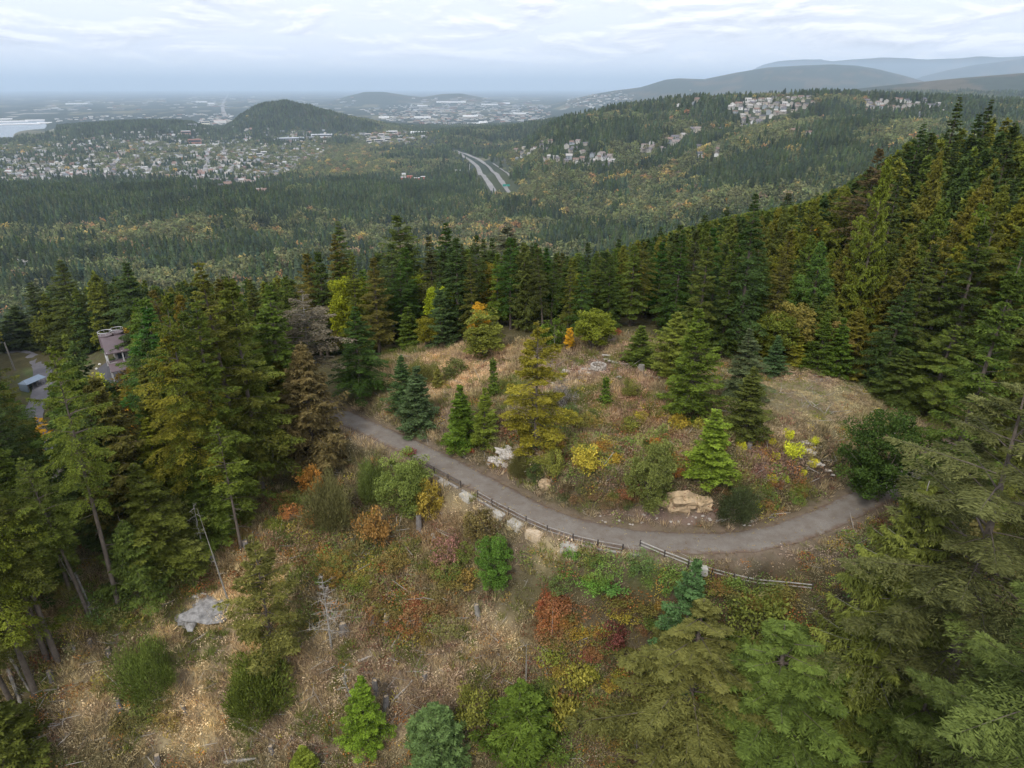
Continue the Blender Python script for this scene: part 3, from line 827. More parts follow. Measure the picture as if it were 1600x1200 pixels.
def land_colour(x, y):
    z = height(x, y)
    u, v = project(x, y, z)
    R = np.hypot(x, y)
    n = len(x)
    base = np.tile(np.array([.085, .075, .035]), (n, 1))
    base[R > 400] = (.05, .06, .028)
    wsum = np.zeros(n); acc = np.zeros((n, 3))
    nx = (fbm(x / 3.0, y / 3.0, 31) - 0.5) * 60; ny = (fbm(x / 3.0, y / 3.0, 37) - 0.5) * 50
    m = (R < 260) & (y > 5)
    for pu, pv, a, b, c, s in PATCHES:
        g = np.exp(-(((u + nx - pu) / a) ** 2 + ((v + ny - pv) / b) ** 2)) * s
        g = np.where(m, g, 0) ** 1.5
        acc += g[:, None] * np.array(c); wsum += g
    w = np.clip(wsum * 1.6, 0, 1)[:, None]
    ac = acc / np.maximum(wsum, 1e-6)[:, None]
    mean = ac.mean(1, keepdims=True); ac = (mean + (ac - mean) * 0.78) * np.array([1.00, 1.0, .95])          # earth under the plants is duller than the plants
    mot = sstep(0.42, 0.60, fbm(x / 1.6, y / 1.6, 33, 5))[:, None] * m[:, None]
    ac = ac * (1 - 0.55 * mot) + np.array([.125, .085, .062]) * 0.55 * mot
    col = base * (1 - w) + ac * w
    # road verges: trodden gravelly earth
    dm = m
    d = np.full(n, 99.0)
    if dm.any(): d[dm] = dist_line(x[dm], y[dm], ROAD_XY, ROAD_Z)[0]
    wv = sstep(4.2, 2.2, d + (fbm(x, y, 44) - 0.5) * 2.2)[:, None]
    col = col * (1 - 0.75 * wv) + np.array([.19, .145, .105]) * 0.75 * wv
    # the far plain: fields, woods, pale town lots
    far = sstep(2200, 3200, y)[:, None]
    f1 = fbm(x / 420.0, y / 700.0, 51); f2 = vnoise(x / 260.0, y / 420.0, 57)
    farc = np.where((f1 > 0.62)[:, None], np.array([.13, .125, .075]), np.array([.030, .044, .032]))
    farc = np.where(((f2 > 0.90) & (y < 24000))[:, None], np.array([.34, .32, .28]), farc)
    s = x / np.maximum(y, 1)
    col = col * (1 - far) + farc * far
    hill = sstep(PLAIN + 28, PLAIN + 60, z)[:, None] * far
    hc = np.where((fbm(x / 350.0, y / 350.0, 61) > 0.60)[:, None], np.array([.085, .075, .05]), np.array([.040, .054, .040]))
    col = col * (1 - hill) + hc * hill
    return col * (0.82 + 0.36 * fbm(x / 0.9, y / 0.9, 71, 3))[:, None]

def land_material():
    t = NT('ground')
    a = t.node('ShaderNodeAttribute', attribute_type='GEOMETRY', attribute_name='colr')
    n1 = t.noise(1.1, 6, 0.7, 'World'); n2 = t.noise(0.012, 5, 0.65, 'World'); n3 = t.noise(6.0, 4, 0.7, 'World')
    v = t.math('ADD', t.math('MULTIPLY', n1, 0.9), t.math('MULTIPLY', n3, 0.7)); v = t.math('ADD', v, 0.22)
    v2 = t.math('ADD', t.math('MULTIPLY', n2, 1.0), 0.5)
    hsv = t.node('ShaderNodeHueSaturation'); t.l.new(a.outputs['Color'], hsv.inputs['Color']); t.l.new(t.math('MULTIPLY', v, v2), hsv.inputs['Value'])
    t.bsdf(hsv.outputs[0], 0.95, 0.15, n1, 0.8, 0.25)
    return t.m

land_me, LV = build_land()
land = link('ground', land_me); tag(land, kind='structure')

# ------------------------------------------------------------------ water of the bay
wt = NT('bay_water')
wt.bsdf((.10, .14, .17), 0.25, 0.5, wt.noise(0.02, 3, 0.5, 'World'), 0.2, 1.0)
b = MB(); b.add([(-9000, 4300, SEA - 11.5), (-1500, 4300, SEA - 11.5), (-1500, 8300, SEA - 11.5), (-9000, 8300, SEA - 11.5)], [(0, 1, 2, 3)])
tag(b.build('water', wt.m), kind='structure')

# ------------------------------------------------------------------ gravelled lane, with crown and edges
def ribbon(L, half, lift, mat, name, wob=0.25, cols=9, thick=0.0, seed=0, crown=0.05):
    P = L[:, :2]; T = np.gradient(P, axis=0); T /= np.linalg.norm(T, axis=1, keepdims=True)
    Nn = np.stack([-T[:, 1], T[:, 0]], 1)
    s = np.cumsum(np.r_[0, np.linalg.norm(np.diff(P, axis=0), axis=1)])
    V = []
    for k in range(cols):
        a = -1 + 2 * k / (cols - 1)
        ed = (fbm(s / 1.5, s * 0 + 3 * (a > 0), seed + 3) - 0.5) * wob * 2 * (abs(a) > 0.99)
        off = half * a + ed * np.sign(a)
        q = P + Nn * off[:, None] if isinstance(off, np.ndarray) else P + Nn * off
        z = L[:, 2] + lift + crown * (1 - a * a) - (0.10 if abs(a) > 0.99 else 0)
        V.append(np.column_stack([q, z]))
    V = np.stack(V, 1).reshape(-1, 3)
    n = len(P)
    i = np.arange(n - 1)[:, None] * cols; j = np.arange(cols - 1)[None]
    F = np.stack([i + j, i + cols + j, i + cols + j + 1, i + j + 1], -1).reshape(-1, 4)
    me = mesh_np(name, V, F, (mat,), smooth=True)
    a = me.attributes.new('across', 'FLOAT', 'POINT'); a.data.foreach_set('value', np.tile(np.linspace(-1, 1, cols), n).astype(np.float32))
    return link(name, me)
rt = NT('gravel_lane')
ra = rt.node('ShaderNodeAttribute', attribute_type='GEOMETRY', attribute_name='across')
g1 = rt.noise(14, 4, 0.75, 'World'); g2 = rt.noise(0.7, 6, 0.68, 'World')
gc = rt.ramp(g1, [(0.3, (.145, .128, .108)), (0.52, (.22, .196, .168)), (0.75, (.32, .288, .25))])
gc = rt.mix(rt.ramp(g2, [(0.35, (0, 0, 0)), (0.7, (1, 1, 1))]), gc, (.15, .122, .098))
ab = rt.math('ABSOLUTE', ra.outputs['Fac'])
wheel = rt.ramp(rt.math('ABSOLUTE', rt.math('SUBTRACT', ab, 0.45)), [(0.0, (.22, .22, .22)), (0.3, (0, 0, 0))])
gc = rt.mix(wheel, gc, (.215, .20, .18))
edg = rt.math('ADD', ab, rt.math('MULTIPLY', rt.math('SUBTRACT', g2, 0.5), 0.7))
gc = rt.mix(rt.ramp(edg, [(0.72, (0, 0, 0)), (1.02, (1, 1, 1))]), gc, (.15, .105, .078))
rt.bsdf(gc, 0.93, 0.2, g1, 0.4, 0.03)
tag(ribbon(ROAD, 1.88, 0.0, rt.m, 'road', seed=1), kind='structure')
dt = NT('asphalt_drive')
dt.bsdf(dt.ramp(dt.noise(0.6, 5, 0.6, 'World'), [(0.3, (.13, .125, .135)), (0.7, (.19, .18, .19))]), 0.9, 0.3)
tag(ribbon(DRIVE, 2.6, 0.05, dt.m, 'driveway', seed=5), kind='structure')

# ------------------------------------------------------------------ far motorway with ramps, town streets
def far_ribbon(uvY, half, name, mat, lift=1.2):
    pts = []
    for u, v in uvY:
        x, y, z = hit(u, v, 400, 20000); pts.append((x, y, z))
    L = catmull(pts, 25.0)
    L[:, 2] = height(L[:, 0], L[:, 1], False)
    k = np.ones(5) / 5
    zz = np.convolve(np.pad(L[:, 2], 2, mode='edge'), k, 'valid'); L[:, 2] = np.maximum(zz, L[:, 2])
    return ribbon(L, half, lift, mat, name, wob=0, cols=3, crown=0.0), L
ht = NT('motorway_concrete')
ht.bsdf(ht.ramp(ht.noise(0.02, 5, 0.6, 'World'), [(0.3, (.20, .195, .19)), (0.7, (.29, .28, .27))]), 0.9, 0.2)
st = plain('street_asphalt', (.26, .25, .25), 0.9, 0.15, 0.05, coord='World')
MOTOR = []
for pl, hw in (([(776, 306), (766, 290), (757, 276), (748, 262), (736, 252), (722, 243), (707, 236)], 9),
               ([(802, 306), (790, 292), (779, 276), (766, 262), (750, 251), (733, 243), (711, 235)], 9),
               ([(797, 276), (786, 266), (771, 256)], 4), ([(751, 274), (746, 264), (741, 256)], 5)):
    o, L = far_ribbon(pl, hw, 'road', ht.m); tag(o, kind='structure'); MOTOR.append(L)
for pl, hw in (([(306, 306), (312, 290), (320, 268), (323, 250), (326, 232)], 9), ([(350, 232), (352, 245), (354, 258)], 7), ([(352, 182), (348, 168), (351, 156), (357, 146)], 26),
               ([(178, 268), (184, 250), (192, 236)], 5), ([(232, 272), (242, 255)], 5)):
    o, L = far_ribbon(pl, hw, 'street', st if hw < 20 else ht.m, 2.0); tag(o, kind='structure'); MOTOR.append(L)
# ------------------------------------------------------------------ the trees one can tell apart
C = dict(dark=(.034, .054, .026), fir=(.050, .070, .024), olive=(.066, .083, .025), yolive=(.118, .118, .024), cedar=(.078, .088, .024), rcedar=(.135, .092, .026), blue=(.046, .076, .046), green=(.056, .088, .022),
         bright=(.092, .128, .028), ygreen=(.150, .165, .022), yellow=(.36, .27, .035), gold=(.32, .20, .03), orange=(.34, .13, .025), rust=(.20, .085, .03), red=(.22, .05, .03), tan=(.22, .16, .09), grey=(.12, .12, .075),
         dgreen=(.030, .056, .018), sage=(.110, .125, .058), brown=(.095, .075, .032))
C = {k: (v[0] * 1.10, v[1] * 1.05, v[2] * 0.60) for k, v in C.items()}
CONIFERS = []          # (x, y) of trees already standing
PLACED = []
def top_z(x, y, vt):
    k = (600 - vt) / FPX
    return CZ + y * (k * CP - SP) / (CP + k * SP)

def plant(name, key, x, y, z, H, col, label, cat, group=None, R=None, rot=None, parts=True, lean=(0, 0), jit=0.10):
    P = PROTO[key]
    s = H / P['H']; sr = (R / P['R']) if R else s
    c = tuple(max(0.004, c * (1 + random.uniform(-jit, jit))) for c in col)
    lean = (lean[0] + random.gauss(0, .018), lean[1] + random.gauss(0, .018))
    root = link(name, None, None, (x, y, z), (lean[0], lean[1], rot if rot is not None else random.uniform(0, 6.28)), (sr, sr, s))
    tag(root, label, cat, group)
    t = link('trunk', P['trunk'], root)
    cr = link('crown', P['crown'], root)
    cr.color = (*c, 1); t.color = (*c, 1)
    PLACED.append((x, y, (R or P['R'] * s), H, name))
    return root

def stand(name, key, label, cat='tree', base=None, vt=None, top=None, H=None, wpx=None, col='fir', group=None, R=None, rot=None, sink=0.15, jit=0.10, lean=(0, 0), closed=True, t0=25.0):
    """base=(u, v): foot sighted on the land, vt: row of its top;  top=(u, v) with H: foot found under the top"""
    if base is not None:
        x, y, z = hit(*base)
        if H is None: H = max(0.4, top_z(x, y, vt) - z)
    else:
        x, y, z, H = hit_top(top[0], top[1], H, t0=t0, closed=closed)
        if wpx: wpx = wpx * 1.18
    d = CP * y - SP * (z + H * 0.4 - CZ)
    if wpx: R = wpx * 0.5 * d / FPX
    c = C[col] if isinstance(col, str) else col
    return plant(name, key, x, y, z - sink, H + sink, c, label, cat, group, R, rot, lean=lean, jit=jit)

# --- clearing and knoll
ST = stand
ST('fir_tree', 'young_b', 'dense blue-green young fir at the lane edge left of the clearing', base=(652, 671), vt=572, wpx=66, col='blue')
ST('fir_tree', 'young_a', 'slim blue-green young fir half hidden behind the dense one by the lane', base=(632, 640), vt=556, wpx=52, col='blue')
ST('fir_tree', 'young_b', 'pointed blue-green young fir on the lane side right of the grassy track', base=(722, 700), vt=600, wpx=58, col='green')
ST('fir_tree', 'young_c', 'yellow-green young cedar crowding behind the pointed fir by the track', base=(756, 698), vt=606, wpx=46, col='bright')
ST('fir_tree', 'tiny', 'very narrow dark young fir on the straw slope above the track', base=(771, 622), vt=558, wpx=22, col='green')
ST('fir_tree', 'layered', 'broad yellow-green tree in open tiers standing on the knoll flank', base=(836, 706), vt=500, wpx=108, col='yolive')
ST('fir_tree', 'young_c', 'full dark green fir in the middle of the knoll right of the stone ring', base=(1076, 650), vt=480, wpx=92, col='green')
ST('fir_tree', 'cedar_b', 'rounded yellow-green cedar behind the full fir of the knoll', base=(1046, 590), vt=486, wpx=72, col=(.10, .12, .022))
ST('fir_tree', 'young_a', 'bushy green young fir at the back rim right of the stone ring', base=(997, 568), vt=508, wpx=58, col='green')
ST('fir_tree', 'tiny', 'tiny pointed fir alone on open ground below the stone ring', base=(944, 633), vt=588, wpx=22, col='green')
ST('fir_tree', 'young_c', 'grey-green fir at the knoll rim left of the brown meadow', base=(1162, 684), vt=572, wpx=74, col='fir')
ST('fir_tree', 'fir_d', 'tall greyish fir rising behind the fir at the meadow rim', base=(1158, 625), vt=512, wpx=64, col=(.06, .075, .035))
ST('fir_tree', 'young_b', 'bright green young fir on the bank above the lane bend', base=(1108, 748), vt=640, wpx=78, col='bright')
ST('fir_tree', 'young_b', 'dark young fir at the back of the meadow, right one of a touching pair', base=(1304, 586), vt=496, wpx=50, col='green')
ST('fir_tree', 'young_a', 'dark young fir at the back of the meadow, left one of a touching pair', base=(1276, 580), vt=486, wpx=50, col='green')
ST('fir_tree', 'young_b', 'golden-green young conifer at the back of the meadow', base=(1239, 573), vt=508, wpx=38, col=(.17, .16, .02))
ST('fir_tree', 'young_a', 'bluish young fir left of the golden conifer behind the meadow', base=(1209, 582), vt=524, wpx=42, col='blue')
ST('fir_tree', 'fir_d', 'slender fir behind the golden conifer at the meadow', base=(1256, 566), vt=458, wpx=44, col='fir')
ST('fir_tree', 'fir_a', 'wide dark green fir standing at the left end of the clearing', base=(562, 622), vt=476, wpx=96, col='dgreen', R=None)
ST('fir_tree', 'fir_thin', 'thin fir with bare lower stem left of the clearing', base=(600, 528), vt=415, wpx=40, col='olive')
ST('fir_tree', 'young_c', 'grey-green fir at the back of the clearing beside a light shrub', base=(690, 540), vt=440, wpx=48, col='blue')
ST('fir_tree', 'young_b', 'small green fir at the back edge of the clearing', base=(641, 545), vt=478, wpx=46, col='green')
ST('maple_tree', 'alder', 'yellow-green leafy tree with orange tip at the back of the straw slope', base=(757, 560), vt=482, wpx=64, col=(.125, .13, .025))
ST('maple_tree', 'alder', 'orange-topped small maple behind the yellow-green leafy tree', base=(750, 545), vt=472, wpx=34, col='gold')
ST('maple_tree', 'maple', 'light olive bushy tree at the back of the clearing between two firs', base=(669, 548), vt=496, wpx=40, col='yolive')
ST('maple_tree', 'maple', 'low spreading green tree behind the stone ring', base=(925, 548), vt=486, wpx=66, col='bright')
ST('maple_tree', 'alder', 'thin golden sapling at the back of the knoll', base=(890, 548), vt=512, wpx=16, col='yellow')
ST('maple_tree', 'upright_shrub', 'small grey-green tree behind the layered tree at the knoll rim', base=(862, 545), vt=498, wpx=44, col='green')
ST('maple_tree', 'dark_broadleaf', 'dark green leafy tree hiding the lane at the right of the meadow', base=(1368, 785), vt=636, wpx=118, col='dgreen')
ST('maple_tree', 'dark_broadleaf', 'smaller dark leafy tree beside the lane below the big dark one', base=(1345, 775), vt=700, wpx=52, col='dgreen')
ST('holly_bush', 'dark_broadleaf', 'grey-green rounded tree on the bank above the lane', base=(1012, 802), vt=668, wpx=78, col='sage')
# --- leafy band behind the meadow
for i, (u, v, h, w, c) in enumerate([(1120, 480, 11, 80, 'yolive'), (1165, 462, 12, 90, (.14, .135, .03)), (1215, 490, 10, 70, 'olive'), (1085, 500, 11, 60, 'yolive'), (1320, 500, 11, 56, (.15, .13, .04)), (1190, 505, 9, 60, 'yolive'), (1245, 475, 10, 60, (.13, .12, .03))]):
    ST('alder_tree', ('maple', 'alder')[i % 2], 'pale olive broadleaved tree in the leafy band behind the meadow', top=(u, v), H=h, wpx=w, col=c, group='leafy trees in a band behind the meadow')
ST('maple_tree', 'maple', 'bright yellow maple among the dark conifers on the right hillside', top=(1338, 342), H=15, wpx=66, col='yellow')
ST('maple_tree', 'maple', 'light green maple among the firs near the right edge', top=(1580, 318), H=16, wpx=92, col='bright')
ST('maple_tree', 'maple', 'yellowish maple crown right of the bright yellow maple', top=(1455, 268), H=15, wpx=50, col=(.2, .19, .03))

# --- left group of tall firs above the cleared slope
ST('fir_tree', 'fir_bare', 'tall fir with long bare leaning trunk at the left edge of the cleared slope', base=(187, 952), vt=536, wpx=104, col='olive', rot=1.0, lean=(0, 0.03))
for (u, v, h, w, k, c) in [(250, 452, 30, 84, 'fir_c', 'olive'), (318, 402, 31, 120, 'fir_a', 'olive'), (350, 420, 29, 96, 'fir_b', 'olive'), (290, 470, 28, 110, 'fir_a', 'olive'), (405, 470, 27, 110, 'fir_b', 'fir'), (265, 520, 26, 100, 'fir_c', 'yolive'), (345, 540, 24, 110, 'fir_bare', 'olive'), (410, 520, 22, 90, 'fir_d', 'fir')]:
    ST('fir_tree', k, 'tall olive fir in the dense group above the cleared slope', top=(u, v), H=h, wpx=w, col=c, group='tall firs massed above the left of the cleared slope')
ST('fir_tree', 'fir_grey', 'sparse grey-needled fir with a bare pale trunk left of the brown cedar', base=(492, 640), vt=452, wpx=115, col=(.085, .085, .05))
ST('cedar_tree', 'cedar_a', 'brown-orange cedar hanging beside the start of the lane', base=(492, 724), vt=535, wpx=122, col=(.092, .084, .028))
ST('cedar_tree', 'cedar_b', 'olive cedar tucked behind the brown-orange cedar', base=(455, 690), vt=560, wpx=80, col='cedar')
ST('fir_tree', 'fir_thin', 'spindly young fir with bare stem below the dense firs', base=(378, 862), vt=655, wpx=62, col='olive')
for (bu, bv, vt, w, k, c, ln) in [(92, 1036, 730, 130, 'fir_bare', 'olive', -.06), (74, 1030, 760, 120, 'fir_bare', 'fir', -.06), (142, 968, 700, 90, 'fir_bare', 'olive', -.05), (112, 930, 720, 90, 'fir_c', 'fir', 0), (22, 1105, 860, 120, 'fir_c', 'olive', -.04), (-20, 1010, 760, 100, 'fir_d', 'fir', 0), (20, 1195, 1080, 120, 'young_b', 'fir', 0)]:
    ST('fir_tree', k, 'shaggy fir in the dark clump along the left border', base=(bu, bv), vt=vt, wpx=w, col=c, group='firs clumped along the left border', lean=(0, ln))
for (u, v, h, w, k, c) in [(215, 720, 17, 90, 'fir_d', 'olive'), (255, 760, 14, 90, 'cedar_a', (.08, .085, .022)), (300, 700, 16, 80, 'fir_d', 'olive'), (230, 650, 15, 70, 'fir_d', 'yolive'), (190, 810, 12, 80, 'cedar_a', 'fir'), (350, 720, 12, 60, 'cedar_a', 'olive')]:
    ST('fir_tree', k, 'green understorey conifer below the tall firs left of the slope', top=(u, v), H=h, wpx=w, col=c, group='understorey conifers below the tall left firs')
ST('maple_tree', 'maple', 'dark green rounded tree beside the curve of the driveway', base=(118, 668), vt=600, wpx=60, col='green')
ST('maple_tree', 'maple', 'deep green spreading tree in front of the brown-roofed house', base=(192, 640), vt=598, wpx=70, col='dgreen')

# --- back row behind the clearing, tops sighted
back = [(15, 478, 24, 60, 'fir_d', 'dark'), (48, 440, 27, 70, 'fir_a', 'dark'), (92, 405, 31, 76, 'fir_a', 'fir'), (150, 428, 29, 70, 'fir_b', 'fir'), (192, 408, 31, 64, 'fir_d', 'dark'), (120, 470, 26, 66, 'fir_b', 'dark'), (70, 490, 24, 60, 'fir_d', 'dark'),
        (445, 430, 27, 84, 'fir_b', 'fir'), (395, 440, 27, 80, 'fir_a', (.06, .085, .03)), (480, 395, 27, 60, 'fir_d', 'dark'), (522, 342, 30, 72, 'fir_a', (.062, .088, .026)), (500, 430, 25, 70, 'fir_b', 'fir'), (560, 420, 25, 60, 'fir_d', 'green'), (585, 390, 27, 56, 'fir_b', 'dark'),
        (625, 335, 29, 92, 'fir_c', 'fir'), (668, 400, 22, 56, 'fir_a', 'olive'), (692, 346, 26, 74, 'fir_a', 'dgreen'), (730, 385, 22, 60, 'cedar_b', 'olive'), (765, 400, 22, 56, 'fir_d', 'dark'), (800, 350, 27, 90, 'fir_c', (.058, .068, .034)), (835, 380, 24, 70, 'fir_a', (.058, .068, .034)),
        (655, 440, 17, 50, 'fir_d', 'fir'), (610, 450, 18, 50, 'fir_a', 'dark'), (540, 470, 19, 60, 'fir_a', 'dgreen'), (715, 450, 15, 50, 'fir_a', 'dark'), (640, 375, 24, 60, 'fir_b', 'dark'), (570, 480, 18, 56, 'fir_a', 'dark')]
for (u, v, h, w, k, c) in back:
    left = u < 250
    ST('fir_tree', k, 'dark spired fir in the row behind the brown-roofed house' if left else 'tall dark fir in the stand behind the left of the clearing', top=(u, v), H=h, wpx=w, col=c, t0=222 if left else 100,
       group='firs behind the brown-roofed house' if left else 'tall firs behind the left of the clearing')
cedb = [(875, 400, 21, 66, 'cedar_b', 'cedar'), (905, 392, 22, 56, 'cedar_b', 'olive'), (935, 415, 20, 56, 'cedar_a', (.10, .10, .022)), (968, 385, 23, 56, 'cedar_b', 'olive'), (1003, 405, 20, 60, 'cedar_a', 'cedar'), (1060, 415, 20, 80, 'cedar_b', (.11, .112, .024)), (1040, 450, 16, 60, 'cedar_a', 'yolive'),
        (860, 450, 16, 50, 'cedar_a', 'olive'), (915, 445, 15, 44, 'fir_d', 'olive'), (985, 455, 15, 56, 'cedar_a', 'olive'), (1130, 395, 22, 60, 'cedar_b', 'olive'), (1165, 345, 25, 64, 'cedar_b', 'cedar'), (1205, 350, 24, 64, 'cedar_a', 'cedar'), (1105, 385, 22, 56, 'cedar_a', 'cedar'), (1180, 400, 20, 70, 'cedar_a', 'cedar'),
        (1240, 375, 23, 60, 'fir_a', 'fir'), (1262, 330, 26, 60, 'cedar_b', 'cedar'), (1320, 290, 29, 66, 'cedar_b', 'cedar'), (1290, 380, 24, 70, 'cedar_a', 'cedar'), (1210, 420, 18, 56, 'fir_a', 'dark'), (1335, 420, 22, 60, 'cedar_b', 'cedar'), (1260, 440, 18, 56, 'cedar_a', 'cedar'), (1390, 240, 31, 50, 'cedar_b', 'cedar'), (1475, 230, 30, 56, 'cedar_a', 'cedar'),
        (1300, 455, 17, 50, 'cedar_a', 'olive'), (1345, 480, 16, 60, 'cedar_a', 'cedar'), (1150, 440, 15, 60, 'cedar_a', (.085, .085, .03))]
for (u, v, h, w, k, c) in cedb:
    ST('cedar_tree', k, 'olive-brown drooping cedar in the mixed stand behind the knoll and meadow', top=(u, v), H=h, wpx=w, col=c, group='cedars behind the knoll and meadow')
rb = [(1500, 148, 33, 60, 'fir_a', 'dark'), (1548, 152, 33, 56, 'fir_a', 'dark'), (1434, 190, 31, 64, 'fir_a', 'dark'), (1462, 205, 28, 50, 'fir_d', 'dark'), (1525, 175, 30, 50, 'fir_d', 'dark'), (1590, 185, 30, 60, 'fir_b', 'dark'), (1365, 228, 31, 70, 'fir_c', (.07, .062, .028)), (1410, 260, 28, 60, 'fir_a', 'dark'), (1275, 300, 28, 56, 'fir_a', 'dark'), (1230, 300, 27, 50, 'fir_d', 'dark'),
      (1185, 300, 26, 56, 'fir_d', 'dark'), (1140, 322, 25, 56, 'fir_a', 'dark'), (1100, 335, 24, 50, 'fir_d', 'dark'), (1065, 345, 24, 50, 'fir_b', 'dark'), (1033, 352, 25, 50, 'fir_a', 'dark'), (1005, 372, 23, 44, 'fir_d', 'dark'), (965, 372, 22, 44, 'fir_d', 'dark'), (920, 378, 22, 44, 'fir_d', 'dark'), (1400, 330, 30, 90, 'fir_b', 'fir'),
      (1530, 290, 34, 110, 'fir_c', 'fir'), (1590, 250, 36, 110, 'fir_a', 'dark'), (1580, 400, 30, 120, 'fir_b', 'fir'), ]
for (u, v, h, w, k, c) in rb:
    ridge_ = v < 300
    ST('fir_tree', k, 'dark fir pointing above the ridge line on the right' if ridge_ else 'dense green fir on the hillside right of the meadow', top=(u, v), H=h, wpx=w, col=c,
       group='dark firs along the right ridge line' if ridge_ else 'dense firs on the hillside right of the meadow')

for (bu, bv, vt, w, k, c) in [(1450, 652, 505, 130, 'fir_near', 'olive'), (1398, 636, 545, 84, 'fir_a', 'fir'), (1376, 612, 440, 92, 'fir_a', 'dark'), (1484, 600, 330, 150, 'fir_near', 'olive'), (1432, 604, 400, 130, 'fir_near', 'fir'), (1545, 606, 385, 150, 'fir_near', 'olive'), (1600, 640, 440, 150, 'fir_near', 'fir')]:
    ST('fir_tree', k, 'big full fir at the wood edge right of the meadow', base=(bu, bv), vt=vt, wpx=w, col=c, group='big firs at the wood edge right of the meadow')
# --- close trees at the right and bottom
def at_xy(name, key, label, x, y, H, R, col, cat='tree', rot=None, group=None):
    return plant(name, key, x, y, ground(x, y) - 0.3, H + 0.3, C[col] if isinstance(col, str) else col, label, cat, group, R, rot)
at_xy('fir_tree', 'fir_near_open', 'huge close fir reaching long boughs in from the right border', 38.0, 44.0, 40, 11.0, (.066, .078, .024), rot=0.4)
at_xy('fir_tree', 'fir_near_open', 'nearest fir, its lower boughs spreading over the lower right border', 33.0, 30.0, 36, 9.5, (.056, .078, .020), rot=2.6)
at_xy('fir_tree', 'fir_near', 'close green fir behind the huge fir at the right border', 52.0, 62.0, 30, 6.5, 'fir')
ST('cedar_tree', 'cedar_near', 'large drooping brown-green cedar in front of the right end of the lane', base=(1345, 1128), vt=742, wpx=225, col=(.095, .105, .020))
ST('fir_tree', 'fir_near', 'yellow-green fir reaching up from the bottom, left of the blue-green one', top=(1095, 950), H=17, closed=False, wpx=250, col=(.082, .096, .026))
ST('fir_tree', 'fir_near', 'full blue-green fir at the bottom beside the drooping cedar', top=(1248, 975), H=18, closed=False, wpx=290, col=(.074, .088, .020))
ST('fir_tree', 'young_c', 'bluish fir standing below the fence left of the olive shrubs', base=(1055, 1065), vt=872, wpx=100, col=(.055, .092, .035))
ST('fir_tree', 'young_c', 'rich green young fir near the middle of the bottom border', top=(815, 1068), H=8.5, closed=False, wpx=105, col='green')
ST('fir_tree', 'young_c', 'grey-green young fir left of the rich green one at the bottom border', top=(682, 1098), H=7.5, closed=False, wpx=92, col=(.070, .100, .030))
ST('fir_tree', 'young_c', 'scraggly light green conifer under the pale bent snag', top=(560, 1055), H=9, closed=False, wpx=62, col='bright')
ST('fir_tree', 'fir_near', 'dark fir behind the bottom right corner', top=(1460, 1060), H=13, closed=False, wpx=180, col='fir')
ST('fir_tree', 'fir_near', 'dark fir filling the far bottom right corner', top=(1600, 1040), H=14, closed=False, wpx=200, col=(.05, .08, .024))
ST('fir_tree', 'layered', 'blurred olive fir top rising over the dark bush on the lower slope', base=(432, 1045), vt=835, wpx=105, col=(.10, .105, .028))
ST('fir_tree', 'young_b', 'low green fir at the bottom left of centre', top=(470, 1170), H=3.5, closed=False, wpx=50, col='bright')

# --- shrubs one can point at
B = lambda key, label, base, vt, wpx, col, name='bush', cat='bush': ST(name, key, label, cat=cat, base=base, vt=vt, wpx=wpx, col=col, sink=0.1)
B('broom_a', 'round yellow-green broom bush alone on the dry grass of the lower left slope', (236, 1078), 988, 92, (.105, .120, .026))
B('broom_b', 'large dark olive bush right of the lower rock on the slope', (408, 1108), 1008, 112, (.082, .092, .020))
B('broom_b', 'tall grey-green broom on the slope below the brown cedar', (515, 822), 722, 74, (.092, .100, .032))
B('broom_b', 'dense broom between the tall broom and the lane', (586, 782), 698, 54, (.092, .105, .026))
B('dark_broadleaf', 'large grey-green willow bush beside the railing start', (636, 806), 708, 84, 'sage')
B('shrub', 'yellowing leafy bush below the railing beside the willow bush', (672, 812), 748, 46, (.19, .17, .03))
B('wild_a', 'orange-brown round bush in the middle of the slope below the willow bush', (590, 850), 792, 62, (.21, .125, .032))
B('shrub', 'small golden bush left of the tall broom', (490, 775), 727, 42, (.25, .15, .03))
B('twiggy', 'pink-brown leafless bush beside the bright green one', (702, 884), 832, 66, (.22, .115, .085))
B('shrub', 'brown-green bush above the bright green one', (752, 844), 800, 70, (.10, .075, .028))
B('dark_broadleaf', 'bright green upright bush with large leaves in the middle of the slope', (774, 926), 836, 58, (.062, .125, .022))
B('broom_a', 'low dark broom on the bank right of the grey-green rounded tree', (1145, 806), 752, 76, (.050, .058, .022))
B('broom_b', 'small brown broom on the bank beside the pale rock', (812, 742), 696, 34, (.10, .095, .03))
B('shrub_b', 'small dark green bush at the foot of the bank', (834, 752), 722, 28, (.045, .075, .022))
B('shrub', 'dark low bush behind the left of the straw slope', (712, 588), 560, 42, (.075, .090, .026))
B('broom_a', 'olive broom behind the dense blue-green young fir', (655, 598), 556, 56, (.115, .105, .03))
B('young_c', 'pale yellow-green bush between broom and straw slope', (684, 606), 572, 22, (.15, .15, .03))
B('shrub', 'small round green bush beside the tiny fir on the knoll', (983, 622), 590, 30, (.11, .12, .025))
B('fern_shrub', 'light green leafy bush at the lane edge by the pointed fir', (726, 702), 676, 26, (.12, .2, .03))
B('fern_shrub', 'scarlet leaf cluster at the lane edge by the track', (737, 708), 698, 8, (.5, .03, .02))
B('fern_shrub', 'dark red small bush at the lane edge behind the willow bush', (641, 711), 700, 20, (.16, .03, .03))
B('wild_a', 'yellow-leaved bush on the bank left of the grey-green rounded tree', (918, 738), 694, 56, (.27, .22, .035))
B('shrub', 'second yellow-leaved bush, lower on the bank and greener', (868, 748), 700, 34, (.13, .14, .03))
B('twiggy', 'grey leafless bush beside the pale rocks of the knoll', (878, 640), 588, 46, (.20, .17, .15))
